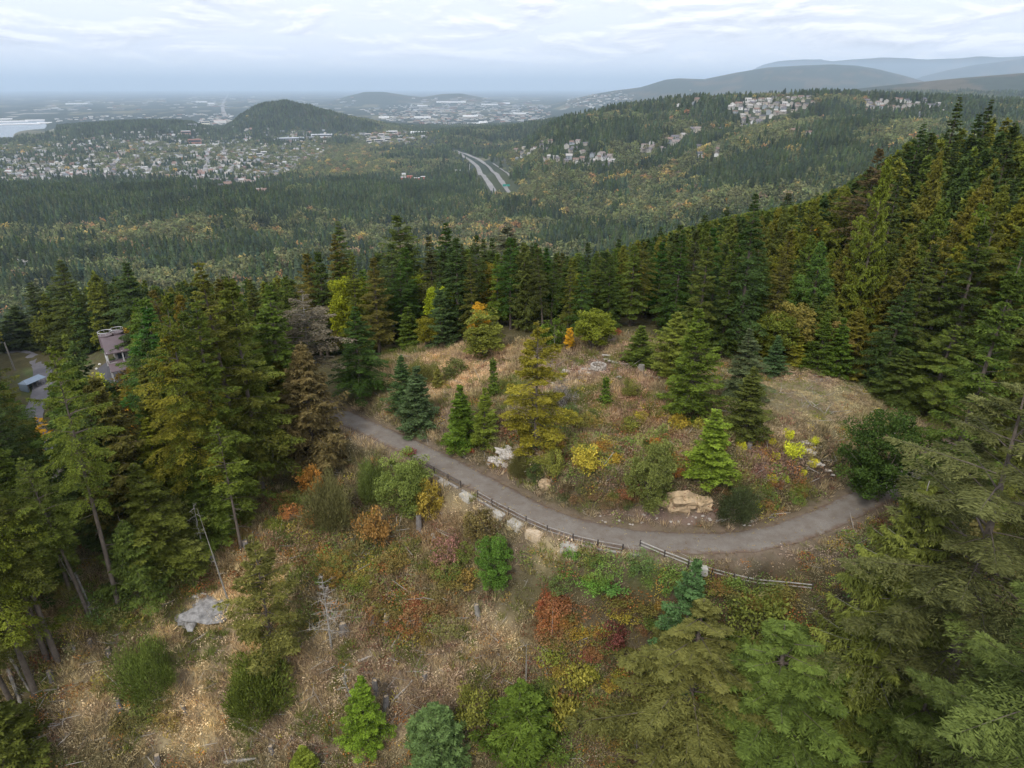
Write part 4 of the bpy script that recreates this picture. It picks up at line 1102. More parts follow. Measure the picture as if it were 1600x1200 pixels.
B('twiggy', 'grey twiggy bush at the back rim of the knoll', (950, 535), 518, 34, (.22, .17, .15))
B('shrub', 'rust-coloured small bush at the back rim of the knoll', (963, 524), 512, 16, (.24, .09, .04))
B('shrub_b', 'olive bush in front of the fence end beside the bluish fir', (1180, 1020), 925, 110, (.105, .115, .028))
B('shrub', 'brown-olive bush left of the full blue-green fir', (1165, 1110), 1000, 70, (.13, .10, .03))
B('shrub', 'olive bush left of the rich green young fir', (738, 1135), 1078, 66, (.12, .125, .022))
B('shrub', 'orange maple bush in the bottom right thicket', (1505, 1130), 1072, 70, (.30, .17, .025))
B('shrub', 'golden leafy bush in the bottom right thicket under the cedar', (1370, 1150), 1085, 60, (.26, .19, .03))
B('shrub', 'dark yellow bush beside the orange maple bush', (1560, 1150), 1090, 70, (.17, .14, .03))
B('upright_shrub', 'brown-olive broom clump behind the cedar right of the lane', (1470, 860), 760, 120, (.088, .080, .026))
B('twiggy', 'orange-leaved thin sapling bush below the brambles', (858, 960), 915, 34, (.24, .09, .035))
B('shrub', 'dark red leafy bush among the brambles', (958, 1010), 968, 46, (.10, .045, .028))
B('fern_shrub', 'yellow fern bush with orange tips in the lower thicket', (905, 1065), 1032, 64, (.20, .19, .035))
B('fern_shrub', 'yellow-orange fern bush left of the bottom thicket', (878, 1125), 1078, 60, (.18, .17, .035))
B('shrub', 'yellow-green birch bush between the slope and the driveway', (190, 700), 640, 40, (.22, .2, .03))
for (u, v, w) in [(1158, 702, 18), (1205, 694, 14), (1213, 716, 14), (1183, 716, 10), (1238, 715, 34), (1270, 728, 20), (1255, 742, 14), (1206, 752, 16), (1226, 752, 14), (1272, 694, 16), (1183, 794, 16), (1232, 684, 20)]:
    B('fern_shrub', 'lime-yellow tuft of leaves on the dark bank by the meadow', (u, v), v - w * 0.8, w, (.34, .36, .03), 'leafy_tuft', 'shrub')['group'] = 'lime-yellow tufts on the bank by the meadow'
for (u, v, w, c) in [(1060, 668, 40, (.26, .22, .03)), (1095, 672, 34, (.22, .19, .03)), (1020, 700, 30, (.26, .13, .03)), (1045, 725, 34, (.24, .16, .03)), (1060, 745, 26, (.24, .11, .03)), (985, 672, 34, (.14, .14, .03)), (1000, 655, 24, (.24, .2, .03)), (940, 705, 30, (.22, .12, .03)), (1125, 700, 26, (.2, .1, .03)), (960, 725, 30, (.28, .2, .03)), (905, 668, 40, (.13, .12, .03)), (925, 655, 30, (.09, .10, .03)), (1030, 760, 24, (.1, .11, .03))]:
    B('fern_shrub', 'knee-high autumn bracken clump on the knoll slope', (u, v), v - w * 0.6, w, c, 'bracken_clump', 'shrub')['group'] = 'bracken clumps on the knoll slope'

# --- rough bushes crowding the cleared slope and the bank
random.seed(21)
WB = [(560, 890, 60, 30, 14, [(.12, .11, .03), (.10, .12, .03), (.20, .12, .035)], 'olive or russet bush beside the grey snag', 'wild bushes beside the snag'),
      (470, 800, 40, 40, 8, [(.24, .12, .035), (.16, .13, .035), (.12, .13, .03)], 'autumn-tinted bush on the slope below the brown cedar', 'autumn-tinted bushes below the brown cedar'),
      (330, 820, 60, 30, 8, [(.11, .13, .03), (.20, .12, .04), (.14, .14, .03)], 'green or russet bush at the wood edge above the dry grass', 'bushes at the wood edge above the dry grass'),
      (960, 900, 90, 30, 12, [(.10, .15, .03), (.13, .16, .035), (.08, .11, .03)], 'leafy green bramble heap under the lane railing', 'bramble heaps under the lane railing'),
      (960, 980, 90, 40, 12, [(.13, .07, .03), (.12, .11, .03), (.09, .11, .025), (.20, .15, .03)], 'dark bramble heap lower on the bank', 'dark bramble heaps lower on the bank'),
      (900, 1070, 70, 50, 10, [(.20, .18, .035), (.13, .14, .03), (.10, .12, .03), (.16, .095, .035)], 'yellowing bush in the lower thicket', 'yellowing bushes in the lower thicket'),
      (862, 975, 20, 46, 9, [(.18, .085, .035), (.15, .08, .035), (.20, .11, .04)], 'rust-red leafy bush on the slope left of the bramble bank', 'rust-red bushes left of the bramble bank'),
      (640, 960, 60, 50, 10, [(.17, .08, .035), (.11, .12, .03), (.15, .11, .04)], 'dull red or green bush in the middle of the slope', 'dull bushes in the middle of the slope'),
      (1000, 1130, 60, 40, 6, [(.13, .12, .03), (.09, .10, .03)], 'dull green bush at the bottom of the thicket', 'dull bushes at the bottom of the thicket'),
      (1150, 930, 60, 16, 6, [(.10, .13, .03), (.13, .11, .03)], 'bushy bramble behind the pole fence', 'brambles behind the pole fence'),
      (880, 720, 60, 30, 10, [(.16, .14, .035), (.10, .13, .03), (.19, .12, .035)], 'low bush on the bank between white rocks and rounded tree', 'low bushes on the bank right of the white rocks'),
      (950, 778, 90, 16, 14, [(.12, .09, .035), (.10, .12, .03), (.15, .10, .04), (.08, .08, .03)], 'scrubby low bush on the soil bank above the lane', 'scrubby bushes on the soil bank above the lane'),
      (1230, 775, 60, 16, 7, [(.12, .10, .035), (.10, .12, .03)], 'scrubby bush at the right end of the cut bank', 'scrubby bushes at the right end of the cut bank'),
      (1190, 770, 60, 26, 8, [(.11, .09, .035), (.10, .11, .03), (.14, .09, .035)], 'low brown bush on the cut bank above the lane bend', 'low brown bushes on the cut bank'),
      (900, 650, 60, 24, 8, [(.15, .14, .035), (.10, .12, .03), (.18, .13, .04)], 'low heath bush on the knoll flank', 'low heath bushes on the knoll flank'),
      (720, 900, 50, 40, 7, [(.17, .12, .045), (.13, .11, .04), (.11, .12, .03)], 'small brown bush around the bright green one', 'small brown bushes around the bright green one'),
      (150, 950, 60, 40, 7, [(.10, .13, .03), (.13, .13, .03)], 'low green bush at the foot of the left firs', 'low green bushes at the foot of the left firs'),
      (200, 1110, 80, 40, 6, [(.11, .12, .03), (.15, .12, .045)], 'small olive bush on the lowest dry grass', 'small olive bushes on the lowest dry grass'),
      (1480, 1120, 100, 50, 10, [(.30, .18, .03), (.16, .14, .03), (.10, .12, .025), (.24, .15, .03)], 'autumn bush in the corner thicket under the firs', 'autumn bushes in the corner thicket')]
for cu, cv, a, b, n, pal, lab, grp in WB:
    for i in range(int(n * 1.7)):
        u, v = cu + random.uniform(-a, a), cv + random.uniform(-b, b)
        x, y, z = hit(u, v)
        if dist_line(np.array([x]), np.array([y]), ROAD_XY, ROAD_Z)[0][0] < 3.6: continue
        k = random.choice(['wild_a', 'wild_b', 'wild_c']); s = random.uniform(.55, 1.15) * (0.7 if cv < 800 else 1)
        plant('bush', k, x, y, z - .1, PROTO[k]['H'] * s, random.choice(pal), lab, 'bush', grp, R=PROTO[k]['R'] * s * random.uniform(.9, 1.25), jit=.2)

# --- individuals of a sighted group are told apart by their place along the group
ORD = ['', 'second', 'third', 'fourth', 'fifth', 'sixth', 'seventh', 'eighth', 'ninth', 'tenth', 'eleventh', 'twelfth', 'thirteenth', 'fourteenth', 'fifteenth', 'sixteenth', 'seventeenth', 'eighteenth', 'nineteenth', 'twentieth']
def ordinals():
    groups = {}
    for o in COL.objects:
        if o.parent is None and o.get('group') and o.get('category'): groups.setdefault((o['group'], o['label']), []).append(o)
    for (g, lab), L in groups.items():
        if len(L) < 2: continue
        L.sort(key=lambda o: float(project(o.location.x, o.location.y, o.location.z)[0]))
        n = len(L)
        for i, o in enumerate(L):
            if i == 0: t = 'leftmost'
            elif i == n - 1: t = 'rightmost'
            elif i < n / 2 or n - i > 19: t = ORD[i] + ' from left' if i < 20 else None
            else: t = ORD[n - 1 - i] + ' from right'
            if t:
                w = (t + ', ' + lab).split()
                if len(w) > 16: print('LONG', t + ', ' + lab)
                o['label'] = t + ', ' + lab
# ------------------------------------------------------------------ scattered growth: instancing on points
PROTO_COL = {}
def far_proto(key, meshes):
    c = bpy.data.collections.new(key)
    for i, me in enumerate(meshes):
        o = bpy.data.objects.new('%s_kind_%02d' % (key, i), me); c.objects.link(o)
    PROTO_COL[key] = c

def scatter(name, key, P, S, RZ, colr, variant, kind='stuff', tilt=None):
    n = len(P)
    if n == 0: return None
    me = bpy.data.meshes.new(name)
    me.vertices.add(n); me.vertices.foreach_set('co', np.asarray(P, np.float32).ravel())
    def at(nm, typ, val, field):
        a = me.attributes.new(nm, typ, 'POINT'); a.data.foreach_set(field, np.ascontiguousarray(val).ravel())
    at('scl', 'FLOAT_VECTOR', np.asarray(S, np.float32), 'vector')
    rot = np.zeros((n, 3), np.float32); rot[:, 2] = RZ
    if tilt is not None: rot[:, :2] = tilt
    at('rot', 'FLOAT_VECTOR', rot, 'vector')
    cc = np.ones((n, 4), np.float32); cc[:, :3] = colr
    at('colr', 'FLOAT_COLOR', cc, 'color')
    at('pick', 'INT', np.asarray(variant, np.int32), 'value')
    o = link(name, me)
    ng = bpy.data.node_groups.new(name, 'GeometryNodeTree')
    ng.interface.new_socket('Geometry', in_out='INPUT', socket_type='NodeSocketGeometry')
    ng.interface.new_socket('Geometry', in_out='OUTPUT', socket_type='NodeSocketGeometry')
    gi, go = ng.nodes.new('NodeGroupInput'), ng.nodes.new('NodeGroupOutput')
    ip = ng.nodes.new('GeometryNodeInstanceOnPoints'); ip.inputs['Pick Instance'].default_value = True
    ci = ng.nodes.new('GeometryNodeCollectionInfo'); ci.inputs['Collection'].default_value = PROTO_COL[key]
    ci.inputs['Separate Children'].default_value = True; ci.inputs['Reset Children'].default_value = True
    def na(nm, t):
        q = ng.nodes.new('GeometryNodeInputNamedAttribute'); q.data_type = t; q.inputs['Name'].default_value = nm; return q.outputs['Attribute']
    e2r = ng.nodes.new('FunctionNodeEulerToRotation')
    L = ng.links
    L.new(gi.outputs[0], ip.inputs['Points']); L.new(ci.outputs[0], ip.inputs['Instance'])
    L.new(na('pick', 'INT'), ip.inputs['Instance Index']); L.new(na('rot', 'FLOAT_VECTOR'), e2r.inputs[0]); L.new(e2r.outputs[0], ip.inputs['Rotation'])
    L.new(na('scl', 'FLOAT_VECTOR'), ip.inputs['Scale']); L.new(ip.outputs[0], go.inputs[0])
    md = o.modifiers.new('scatter', 'NODES'); md.node_group = ng
    tag(o, kind=kind)
    return o

def lite_conifer(seed, H=1.0, R=0.17, layers=9, per=7):
    """spired tree of ragged drooping tiers, unit height"""
    rng = np.random.default_rng(seed); V = []; T = []
    for i in range(layers):
        t = i / layers
        z = 0.10 + 0.86 * t; r = R * (1 - t) ** 0.8 * rng.uniform(0.85, 1.15) + 0.012
        for k in range(per):
            a = 2 * math.pi * (k + rng.random() * 0.8) / per + i
            rr = r * rng.uniform(0.7, 1.2); w = 0.62 * rr + 0.01
            c, s = math.cos(a), math.sin(a)
            zt = z + 0.11 * rng.uniform(0.8, 1.3); zb = z - rr * rng.uniform(0.15, 0.5)
            V += [(0.004 * c, 0.004 * s, zt), (c * rr * 0.6 - s * w, s * rr * 0.6 + c * w, z - 0.01 + (zb - z) * 0.4), (c * rr, s * rr, zb), (c * rr * 0.6 + s * w, s * rr * 0.6 - c * w, z - 0.01 + (zb - z) * 0.4)]
            T += [float(np.clip(0.5 + rng.normal(0, 0.16), 0, 1))] * 4
    V += [(0.006, 0, 0.9), (0, 0.006, 0.93), (0, 0, 1.0), (-0.006, -0.004, 0.93)]; T += [0.6] * 4
    V = np.array(V) * [H, H, H]
    return mesh_np('far_conifer', V, np.arange(len(V)).reshape(-1, 4), (LEAF_I,), tint=T)
def lite_leafy(seed, n=90, R=0.38, cone=0.0):
    rng = np.random.default_rng(seed)
    o = rng.normal(0, 1, (n, 3)); o /= np.linalg.norm(o, axis=1, keepdims=True)
    o[:, 2] = np.abs(o[:, 2]) * np.where(rng.random(n) < 0.8, 1, -0.6)
    lob = 1 + 0.22 * np.sin(3 * np.arctan2(o[:, 1], o[:, 0]) + seed) + 0.15 * np.sin(7 * o[:, 2] + seed)
    p = o * (R * rng.uniform(0.72, 1.0, n) * lob)[:, None]
    p[:, 2] = 0.55 + p[:, 2] * 1.15
    if cone: p[:, :2] *= (1.15 - cone * (p[:, 2:3] - 0.2))
    dr = o + rng.normal(0, 0.9, (n, 3))
    V, F = kites(p, dr, 0.17 * rng.uniform(0.7, 1.3, n), 0.075 * np.ones(n), rng, roll=1.0)
    cl = np.clip(0.5 + 0.3 * np.sin(5 * p[:, 0] / R + 3 * p[:, 2] / R + seed) + rng.normal(0, 0.14, n), 0, 1)
    return mesh_np('far_leafy', V, F, (LEAF_I,), tint=np.repeat(cl, 4))
far_proto('conifers', [lite_conifer(100 + i, R=(0.15, 0.18, 0.13, 0.2)[i]) for i in range(4)])
far_proto('leafy', [lite_leafy(200 + i, cone=(0, 0.4, 0, 0.2)[i]) for i in range(4)])
# middle distance: fuller versions of the same kinds
def mid_mesh(gen, nm):
    V, F, T, wood, limbs = gen
    return mesh_np(nm, V / [V[:, 2].max()] * 1.0, F, (LEAF_I,), tint=T)
far_proto('mid_conifers', [mid_mesh(conifer(300 + i, 25, (3.6, 4.2, 3.2, 4.0)[i], cb=0.08, nb=60, twigs=5, shoots=4, sh=0.95, sw=0.26, droop=0.4, prof=('fir', 'fir', 'fir', 'column')[i]), 'mid_conifer') for i in range(4)])
far_proto('mid_leafy', [mid_mesh(broadleaf(310 + i, 14, 4.6, cb=0.12, clumps=34, per=36, leaf=0.85), 'mid_leafy') for i in range(3)])

def forest_points(r0, r1, step, seed, jit=0.9, wedge=0.86):
    rng = np.random.default_rng(seed)
    xs = np.arange(-wedge * r1, wedge * r1, step); ys = np.arange(10, r1, step)
    X, Y = np.meshgrid(xs, ys); X = X.ravel(); Y = Y.ravel()
    X = X + rng.uniform(-.5, .5, len(X)) * step * jit; Y = Y + rng.uniform(-.5, .5, len(Y)) * step * jit
    R = np.hypot(X, Y)
    k = (R >= r0) & (R < r1) & (np.abs(X) < wedge * Y + 15)
    return X[k], Y[k]
def mdist(x, y, pts_lists):
    d = np.full(len(x), 1e9)
    for L in pts_lists:
        dd, _ = dist_line(x, y, L[:, :2], L[:, 2]); d = np.minimum(d, dd)
    return d
WINPTS = [(50, 620), (45, 650), (66, 640), (60, 670), (40, 608), (55, 602), (70, 598), (30, 600), (163, 525), (175, 540), (185, 555), (178, 580), (160, 580), (170, 595), (25, 545)]     # gaps through which the far house and the drive show
def blocks_window(x, y, z, H, R):
    """true for a tree that would stand in the gap before the house or the drive"""
    u0, v0 = project(x, y, z); u1, v1 = project(x, y, z + H)
    d = CP * y - SP * (z - CZ); w = R / d * FPX
    b = np.zeros(len(x), bool)
    for qu, qv in WINPTS:
        t = (v0 - qv) / np.maximum(v0 - v1, 1)
        um = u0 + (u1 - u0) * t
        b |= (np.abs(um - qu) < w * np.clip(1.2 - t, 0, 1) + 5) & (t > -0.02) & (t < 1.05) & (y < 212)
    return b

# --- near and middle stand: individuals first, the rest as one mass
px, py = forest_points(58, 520, 4.7, 401)
pz = height(px, py)
pu, pv = project(px, py, pz)
R_ = np.hypot(px, py)
ok = ~inside(pu, pv, OPEN[0]) & ~inside(pu, pv, OPEN[1])
ok &= (pv < 560) | (pu < 470) | ((pu > 1400) & (R_ > 80))
ok &= (R_ > 88) | (pu < 430)
ok &= mdist(px, py, [DRIVE, ROAD]) > 6.5
occ = np.zeros(len(px), bool)
for (tx, ty, tr, th, nm) in PLACED:
    occ |= np.hypot(px - tx, py - ty) < max(1.4, tr * 0.5)
ok &= ~occ
mix = fbm(px / 28.0, py / 28.0, 77); rnd = RNG.random(len(px))
Hh = 17 + 10 * RNG.random(len(px)) + 4 * fbm(px / 40.0, py / 40.0, 78)
Hh = np.where((pv > 495) & (pu > 560) & (pu < 1380), Hh * 0.7, Hh)
ok &= ~blocks_window(px, py, pz, Hh, Hh * 0.22)
ut, vt_ = project(px, py, pz + Hh)
# keep the fill below the sighted tree tops so the skyline stays the surveyed one
sky_u = [-200, 0, 100, 190, 250, 320, 420, 520, 625, 700, 800, 900, 1030, 1140, 1260, 1330, 1400, 1440, 1500, 1560, 1600, 1900]
sky_v = [430, 450, 420, 420, 450, 420, 440, 360, 350, 360, 365, 400, 365, 335, 315, 285, 235, 205, 165, 165, 190, 190]
kk = (600 - np.interp(ut, sky_u, sky_v)) / FPX
Hh = np.minimum(Hh, CZ + py * (kk * CP - SP) / (CP + kk * SP) - pz)
ok &= Hh > 8
ut, vt_ = project(px, py, pz + np.maximum(Hh, 1))
ok &= (ut > -120) & (ut < 1720) & (pv > 100)
px, py, pz, Hh, mix, rnd, R_, ut, vt_ = [a[ok] for a in (px, py, pz, Hh, mix, rnd, R_, ut, vt_)]
right = px > 20
cedar = (mix > 0.60) & right | (rnd < 0.08)
leafy = (rnd > (0.90)) | ((fbm(px / 20.0, py / 20.0, 79) > 0.66) & (R_ > 150))
order = np.argsort(R_ - Hh * 1.5)
nind = 0; massc = []; massl = []
for i in order:
    c_ = 'leaf' if leafy[i] else ('cedar' if cedar[i] else 'fir')
    if nind < 220 and R_[i] < 330:
        nind += 1
        area = 'left of the lane' if px[i] < -25 else ('behind the knoll' if px[i] < 35 else ('on the right hillside' if R_[i] > 150 else 'beside the meadow'))
        size = 'tall' if Hh[i] > 23 else ('small' if Hh[i] < 15 else 'medium')
        tone = ('dark', 'green', 'blackish', 'olive', 'deep green')[int(rnd[i] * 773) % 5]
        if c_ == 'fir':
            k = ('fir_a', 'fir_b', 'fir_d', 'fir_c')[int(rnd[i] * 997) % 4]; col = C[('dark', 'fir', 'dark', 'olive', 'dgreen')[int(rnd[i] * 773) % 5]]
            lab, nm, grp = '%s %s fir in the closed forest %s' % (size, tone, area), 'fir_tree', 'firs of the closed forest ' + area
        elif c_ == 'cedar':
            k = ('cedar_a', 'cedar_b')[int(rnd[i] * 997) % 2]; col = C[('cedar', 'olive', 'fir')[int(rnd[i] * 773) % 3]]
            lab, nm, grp = '%s %s cedar in the closed forest %s' % (size, ('brownish', 'olive', 'green')[int(rnd[i] * 773) % 3], area), 'cedar_tree', 'cedars of the closed forest ' + area
        else:
            k = ('maple', 'alder')[int(rnd[i] * 997) % 2]; col = C[('yolive', 'ygreen', 'olive', 'gold')[int(rnd[i] * 773) % 4]]; Hh[i] *= 0.7
            lab, nm, grp = '%s leafy tree in the closed forest %s' % (('pale olive', 'yellow-green', 'olive', 'golden')[int(rnd[i] * 773) % 4], area), 'alder_tree', 'leafy trees of the closed forest ' + area
        plant(nm, k, px[i], py[i], pz[i] - 0.3, Hh[i], col, lab, 'tree', grp, R=Hh[i] * random.uniform(0.15, 0.21) * (1.5 if c_ == 'leaf' else 1), jit=0.18)
    else:
        (massl if c_ == 'leaf' else massc).append(i)
def cols_from(names, n, rng, jit=0.15):
    pal = np.array([C[c] if isinstance(c, str) else c for c in names]); q = pal[rng.integers(0, len(pal), n)]
    return q * (1 + rng.uniform(-jit, jit, (n, 1))) * (1 + rng.uniform(-0.06, 0.06, (n, 3)))
def put_mass(name, key, X, Y, Z, H, wide, colr, nvar, sink=0.3):
    n = len(X)
    P = np.stack([X, Y, Z - sink], 1)
    Sx = H * wide
    return scatter(name, key, P, np.stack([Sx, Sx, H], 1), RNG.uniform(0, 6.28, n), colr, RNG.integers(0, nvar, n))
mc = np.array(massc, int); ml = np.array(massl, int)
put_mass('stand_of_conifers', 'mid_conifers', px[mc], py[mc], pz[mc], Hh[mc], 1.0, cols_from(['dark', 'fir', 'dark', 'olive', 'cedar'], len(mc), RNG), 4)
put_mass('stand_of_broadleaves', 'mid_leafy', px[ml], py[ml], pz[ml], Hh[ml] * 0.7, 1.0, cols_from(['yolive', 'ygreen', 'olive', 'gold', 'brown'], len(ml), RNG), 3)


SAM = [(1142, 163), (1165, 158), (1200, 156), (1230, 152), (1262, 150), (1272, 160), (1258, 172), (1230, 178), (1200, 186), (1180, 200), (1158, 200), (1160, 184), (1142, 172)]
SAM2 = [(1352, 160), (1400, 155), (1440, 154), (1470, 165), (1492, 172), (1480, 185), (1430, 188), (1385, 190), (1350, 178)]
# ------------------------------------------------------------------ houses on the hill and in the town
WALLS = {}
def wall_mat(c, nm='painted_wall'):
    k = tuple(round(a, 2) for a in c)
    if k not in WALLS: WALLS[k] = plain(nm, k, 0.85, 0.08, 0.3)
    return WALLS[k]
ROOFS = {}
def roof_mat(c):
    k = tuple(round(a, 2) for a in c)
    if k not in ROOFS: ROOFS[k] = plain('roofing', k, 0.8, 0.12, 0.4)
    return ROOFS[k]
GLASS = plain('window_glass', (.03, .04, .05), 0.15, 0.1, spec=0.6)
def gable_meshes(kind):
    """wall and roof of a house in unit size: 1 long (x), ~0.7 deep, wings and storeys by kind"""
    w, r, g = MB(), MB(), MB()
    def gable(x0, x1, y0, y1, z0, z1, rise, ov=0.04, along='x'):
        w.box(x0, x1, y0, y1, z0, z1)
        if along == 'x':
            ym = (y0 + y1) / 2
            w.add([(x0, y0, z1), (x0, y1, z1), (x0, ym, z1 + rise), (x1, y0, z1), (x1, y1, z1), (x1, ym, z1 + rise)], [(0, 2, 1), (3, 4, 5)])
            k = ov * rise / ((y1 - y0) / 2)
            for s, e in ((y0 - ov, 1), (y1 + ov, -1)):
                zl = z1 - k
                r.add([(x0 - ov, s, zl), (x1 + ov, s, zl), (x1 + ov, ym, z1 + rise), (x0 - ov, ym, z1 + rise),
                       (x0 - ov, s, zl + .02), (x1 + ov, s, zl + .02), (x1 + ov, ym, z1 + rise + .02), (x0 - ov, ym, z1 + rise + .02)], [(0, 1, 2, 3), (7, 6, 5, 4), (0, 4, 5, 1), (1, 5, 6, 2), (2, 6, 7, 3), (3, 7, 4, 0)])
        else:
            xm = (x0 + x1) / 2
            w.add([(x0, y0, z1), (x1, y0, z1), (xm, y0, z1 + rise), (x0, y1, z1), (x1, y1, z1), (xm, y1, z1 + rise)], [(0, 1, 2), (3, 5, 4)])
            k = ov * rise / ((x1 - x0) / 2)
            for s in (x0 - ov, x1 + ov):
                zl = z1 - k
                r.add([(s, y0 - ov, zl), (s, y1 + ov, zl), (xm, y1 + ov, z1 + rise), (xm, y0 - ov, z1 + rise),
                       (s, y0 - ov, zl + .02), (s, y1 + ov, zl + .02), (xm, y1 + ov, z1 + rise + .02), (xm, y0 - ov, z1 + rise + .02)], [(0, 1, 2, 3), (7, 6, 5, 4), (0, 4, 5, 1), (1, 5, 6, 2), (2, 6, 7, 3), (3, 7, 4, 0)])
    if kind == 0:
        gable(-.5, .5, -.35, .35, -.2, .38, .22); gable(-.42, -.05, -.55, -.352, -.2, .34, .14, along='y')
    elif kind == 1:
        gable(-.5, .3, -.3, .35, -.2, .42, .20); gable(.302, .62, -.4, .25, -.2, .24, .15, along='y')
    elif kind == 2:
        gable(-.45, .45, -.4, .4, -.2, .48, .24)
    else:
        gable(-.5, .5, -.3, .3, -.2, .28, .16); gable(-.15, .25, -.48, -.302, -.2, .26, .14, along='y')
    for i in range(3):
        x = -.34 + i * .3
        g.add([(x, -.56 if kind == 0 and i == 0 else (-.405 if kind == 2 else -.356 if kind == 0 else -.305), .08 + (0.02 if i == 0 else 0))] * 1, [])
    return w, r
HP = []
WC = [(.58, .57, .54), (.46, .44, .40), (.36, .33, .29), (.30, .33, .35), (.48, .43, .35), (.68, .67, .65)]
RC = [(.15, .145, .15), (.24, .20, .18), (.22, .15, .12), (.10, .10, .11), (.40, .38, .36)]
WN = ['white', 'pale', 'beige', 'grey-blue', 'cream', 'bright white']; RN = ['dark grey', 'grey-brown', 'brown', 'charcoal', 'light grey']
MESHC = {}
def house_mesh(kind, wc, rc):
    k = (kind, wc, rc)
    if k not in MESHC:
        w, r = gable_meshes(kind)
        win = MB()
        yy = {0: -.352, 1: -.302, 2: -.402, 3: -.302}[kind]
        for x in ((.08, .2), (.3, .42)) if kind in (0, 3) else ((-.4, -.25), (-.1, .05)):
            for z in ((.06, .16), (.24, .34)) if kind != 3 else ((.08, .2),):
                win.box(x[0], x[1], yy - .012, yy - .002, z[0], z[1])
        MESHC[k] = (w.data('wall', wall_mat(WC[wc])), r.data('roof', roof_mat(RC[rc])), win.data('window', GLASS))
    return MESHC[k]
def house(u, v, size, label, group, rz=None, kind=None, wc=None, rc=None, pos=None, sub=0.0, parts=True):
    x, y, z = pos if pos else hit(u, v, 300, 9000)
    kind = random.randrange(4) if kind is None else kind; wc = random.randrange(6) if wc is None else wc; rc = random.randrange(5) if rc is None else rc
    o = link('house', None, None, (x, y, z + 0.5), (0, 0, rz if rz is not None else math.atan2(-x, y) + random.choice([0, 1.57, 0.3, -0.4, 0.8])), (size, size, size * random.uniform(0.85, 1.05)))
    tag(o, label % (WN[wc], RN[rc]) if '%s' in label else label, 'house', group)
    a, b_, c_ = house_mesh(kind, wc, rc)
    link('wall', a, o); link('roof', b_, o); 
    if parts: link('window', c_, o)
    return o
rh = random.Random(5)
random.seed(11)
def in_poly(pt, poly): return bool(inside(np.array([pt[0]]), np.array([pt[1]]), poly)[0])
placed_h = []
def fill_poly(poly, n, size, label, group, mind):
    us = [p[0] for p in poly]; vs = [p[1] for p in poly]; k = 0; tries = 0
    while k < n and tries < n * 40:
        tries += 1
        p = (random.uniform(min(us), max(us)), random.uniform(min(vs), max(vs)))
        if not in_poly(p, poly): continue
        if any(abs(p[0] - q[0]) < mind and abs(p[1] - q[1]) < mind * 0.42 for q in placed_h): continue
        placed_h.append(p)
        house(p[0], p[1], random.uniform(*size), label, group, wc=random.choice([0, 1, 1, 4, 5, 2, 2, 3]), rc=random.choice([1, 2, 2, 4, 0, 3])); k += 1
fill_poly(SAM, 58, (15, 22), '%s house with %s roof in the left hilltop subdivision', 'houses of the left hilltop subdivision', 9)
fill_poly(SAM2, 48, (15, 22), '%s house with %s roof in the right hilltop subdivision', 'houses of the right hilltop subdivision', 9)
for L, n, sz, lab, g in [([(1325, 196), (1345, 194), (1365, 192), (1370, 199), (1350, 201), (1333, 203)], 6, (20, 26), '%s house with %s roof in the small row below the right subdivision', 'small row below the right subdivision'),
                     ([(1236, 206), (1275, 203), (1275, 212), (1236, 214)], 6, (16, 22), '%s house with %s roof in the woods below the subdivisions', 'houses in the woods below the subdivisions'),
                     ([(1040, 216), (1068, 214), (1068, 228), (1040, 226)], 5, (20, 28), '%s house with %s roof in the clearing on the hill flank', 'houses in the flank clearing'),
                     ([(1078, 205), (1128, 204), (1128, 212), (1078, 212)], 6, (17, 22), '%s house with %s roof in a short row on the hill flank', 'short row of houses on the flank'),
                     ([(1084, 228), (1125, 228), (1120, 246), (1090, 246)], 7, (15, 20), '%s house with %s roof in the trees low on the flank', 'houses low on the flank'),
                     ([(1000, 226), (1035, 228), (1035, 238), (1000, 238)], 6, (15, 20), '%s house with %s roof left of the flank clearing', 'houses left of the flank clearing'),
                     ([(842, 222), (915, 222), (960, 250), (945, 262), (850, 256)], 30, (15, 21), '%s house with %s roof in the quarter right of the motorway', 'houses right of the motorway'),
                     ([(795, 240), (835, 226), (842, 246), (800, 252)], 9, (14, 19), '%s house with %s roof beside the motorway end', 'houses beside the motorway end'),
                     ([(1056, 150), (1100, 146), (1110, 165), (1060, 172)], 5, (16, 22), '%s house with %s roof high on the left shoulder of the hill', 'houses on the hill shoulder')]:
    fill_poly(L, n, sz, lab, g, 8)
TOWN = [[(0, 250), (60, 232), (150, 218), (240, 212), (330, 216), (480, 216), (520, 232), (470, 262), (420, 284), (300, 286), (130, 282), (0, 284)]]
CITY = [[(322, 294), (420, 290), (415, 304), (325, 305)], [(325, 282), (420, 278), (400, 288), (330, 289)], [(0, 268), (60, 262), (70, 282), (0, 284)], [(122, 262), (180, 256), (180, 278), (125, 282)]]
for i, pl in enumerate(CITY): fill_poly(pl, (12, 12, 12, 12)[i], (16, 24), '%s low building with %s roof at the town edge', 'buildings at the near edge of town', 7)
fill_poly(TOWN[0], 55, (14, 22), '%s house with %s roof among the trees of the town', 'houses among the trees of the town', 7)
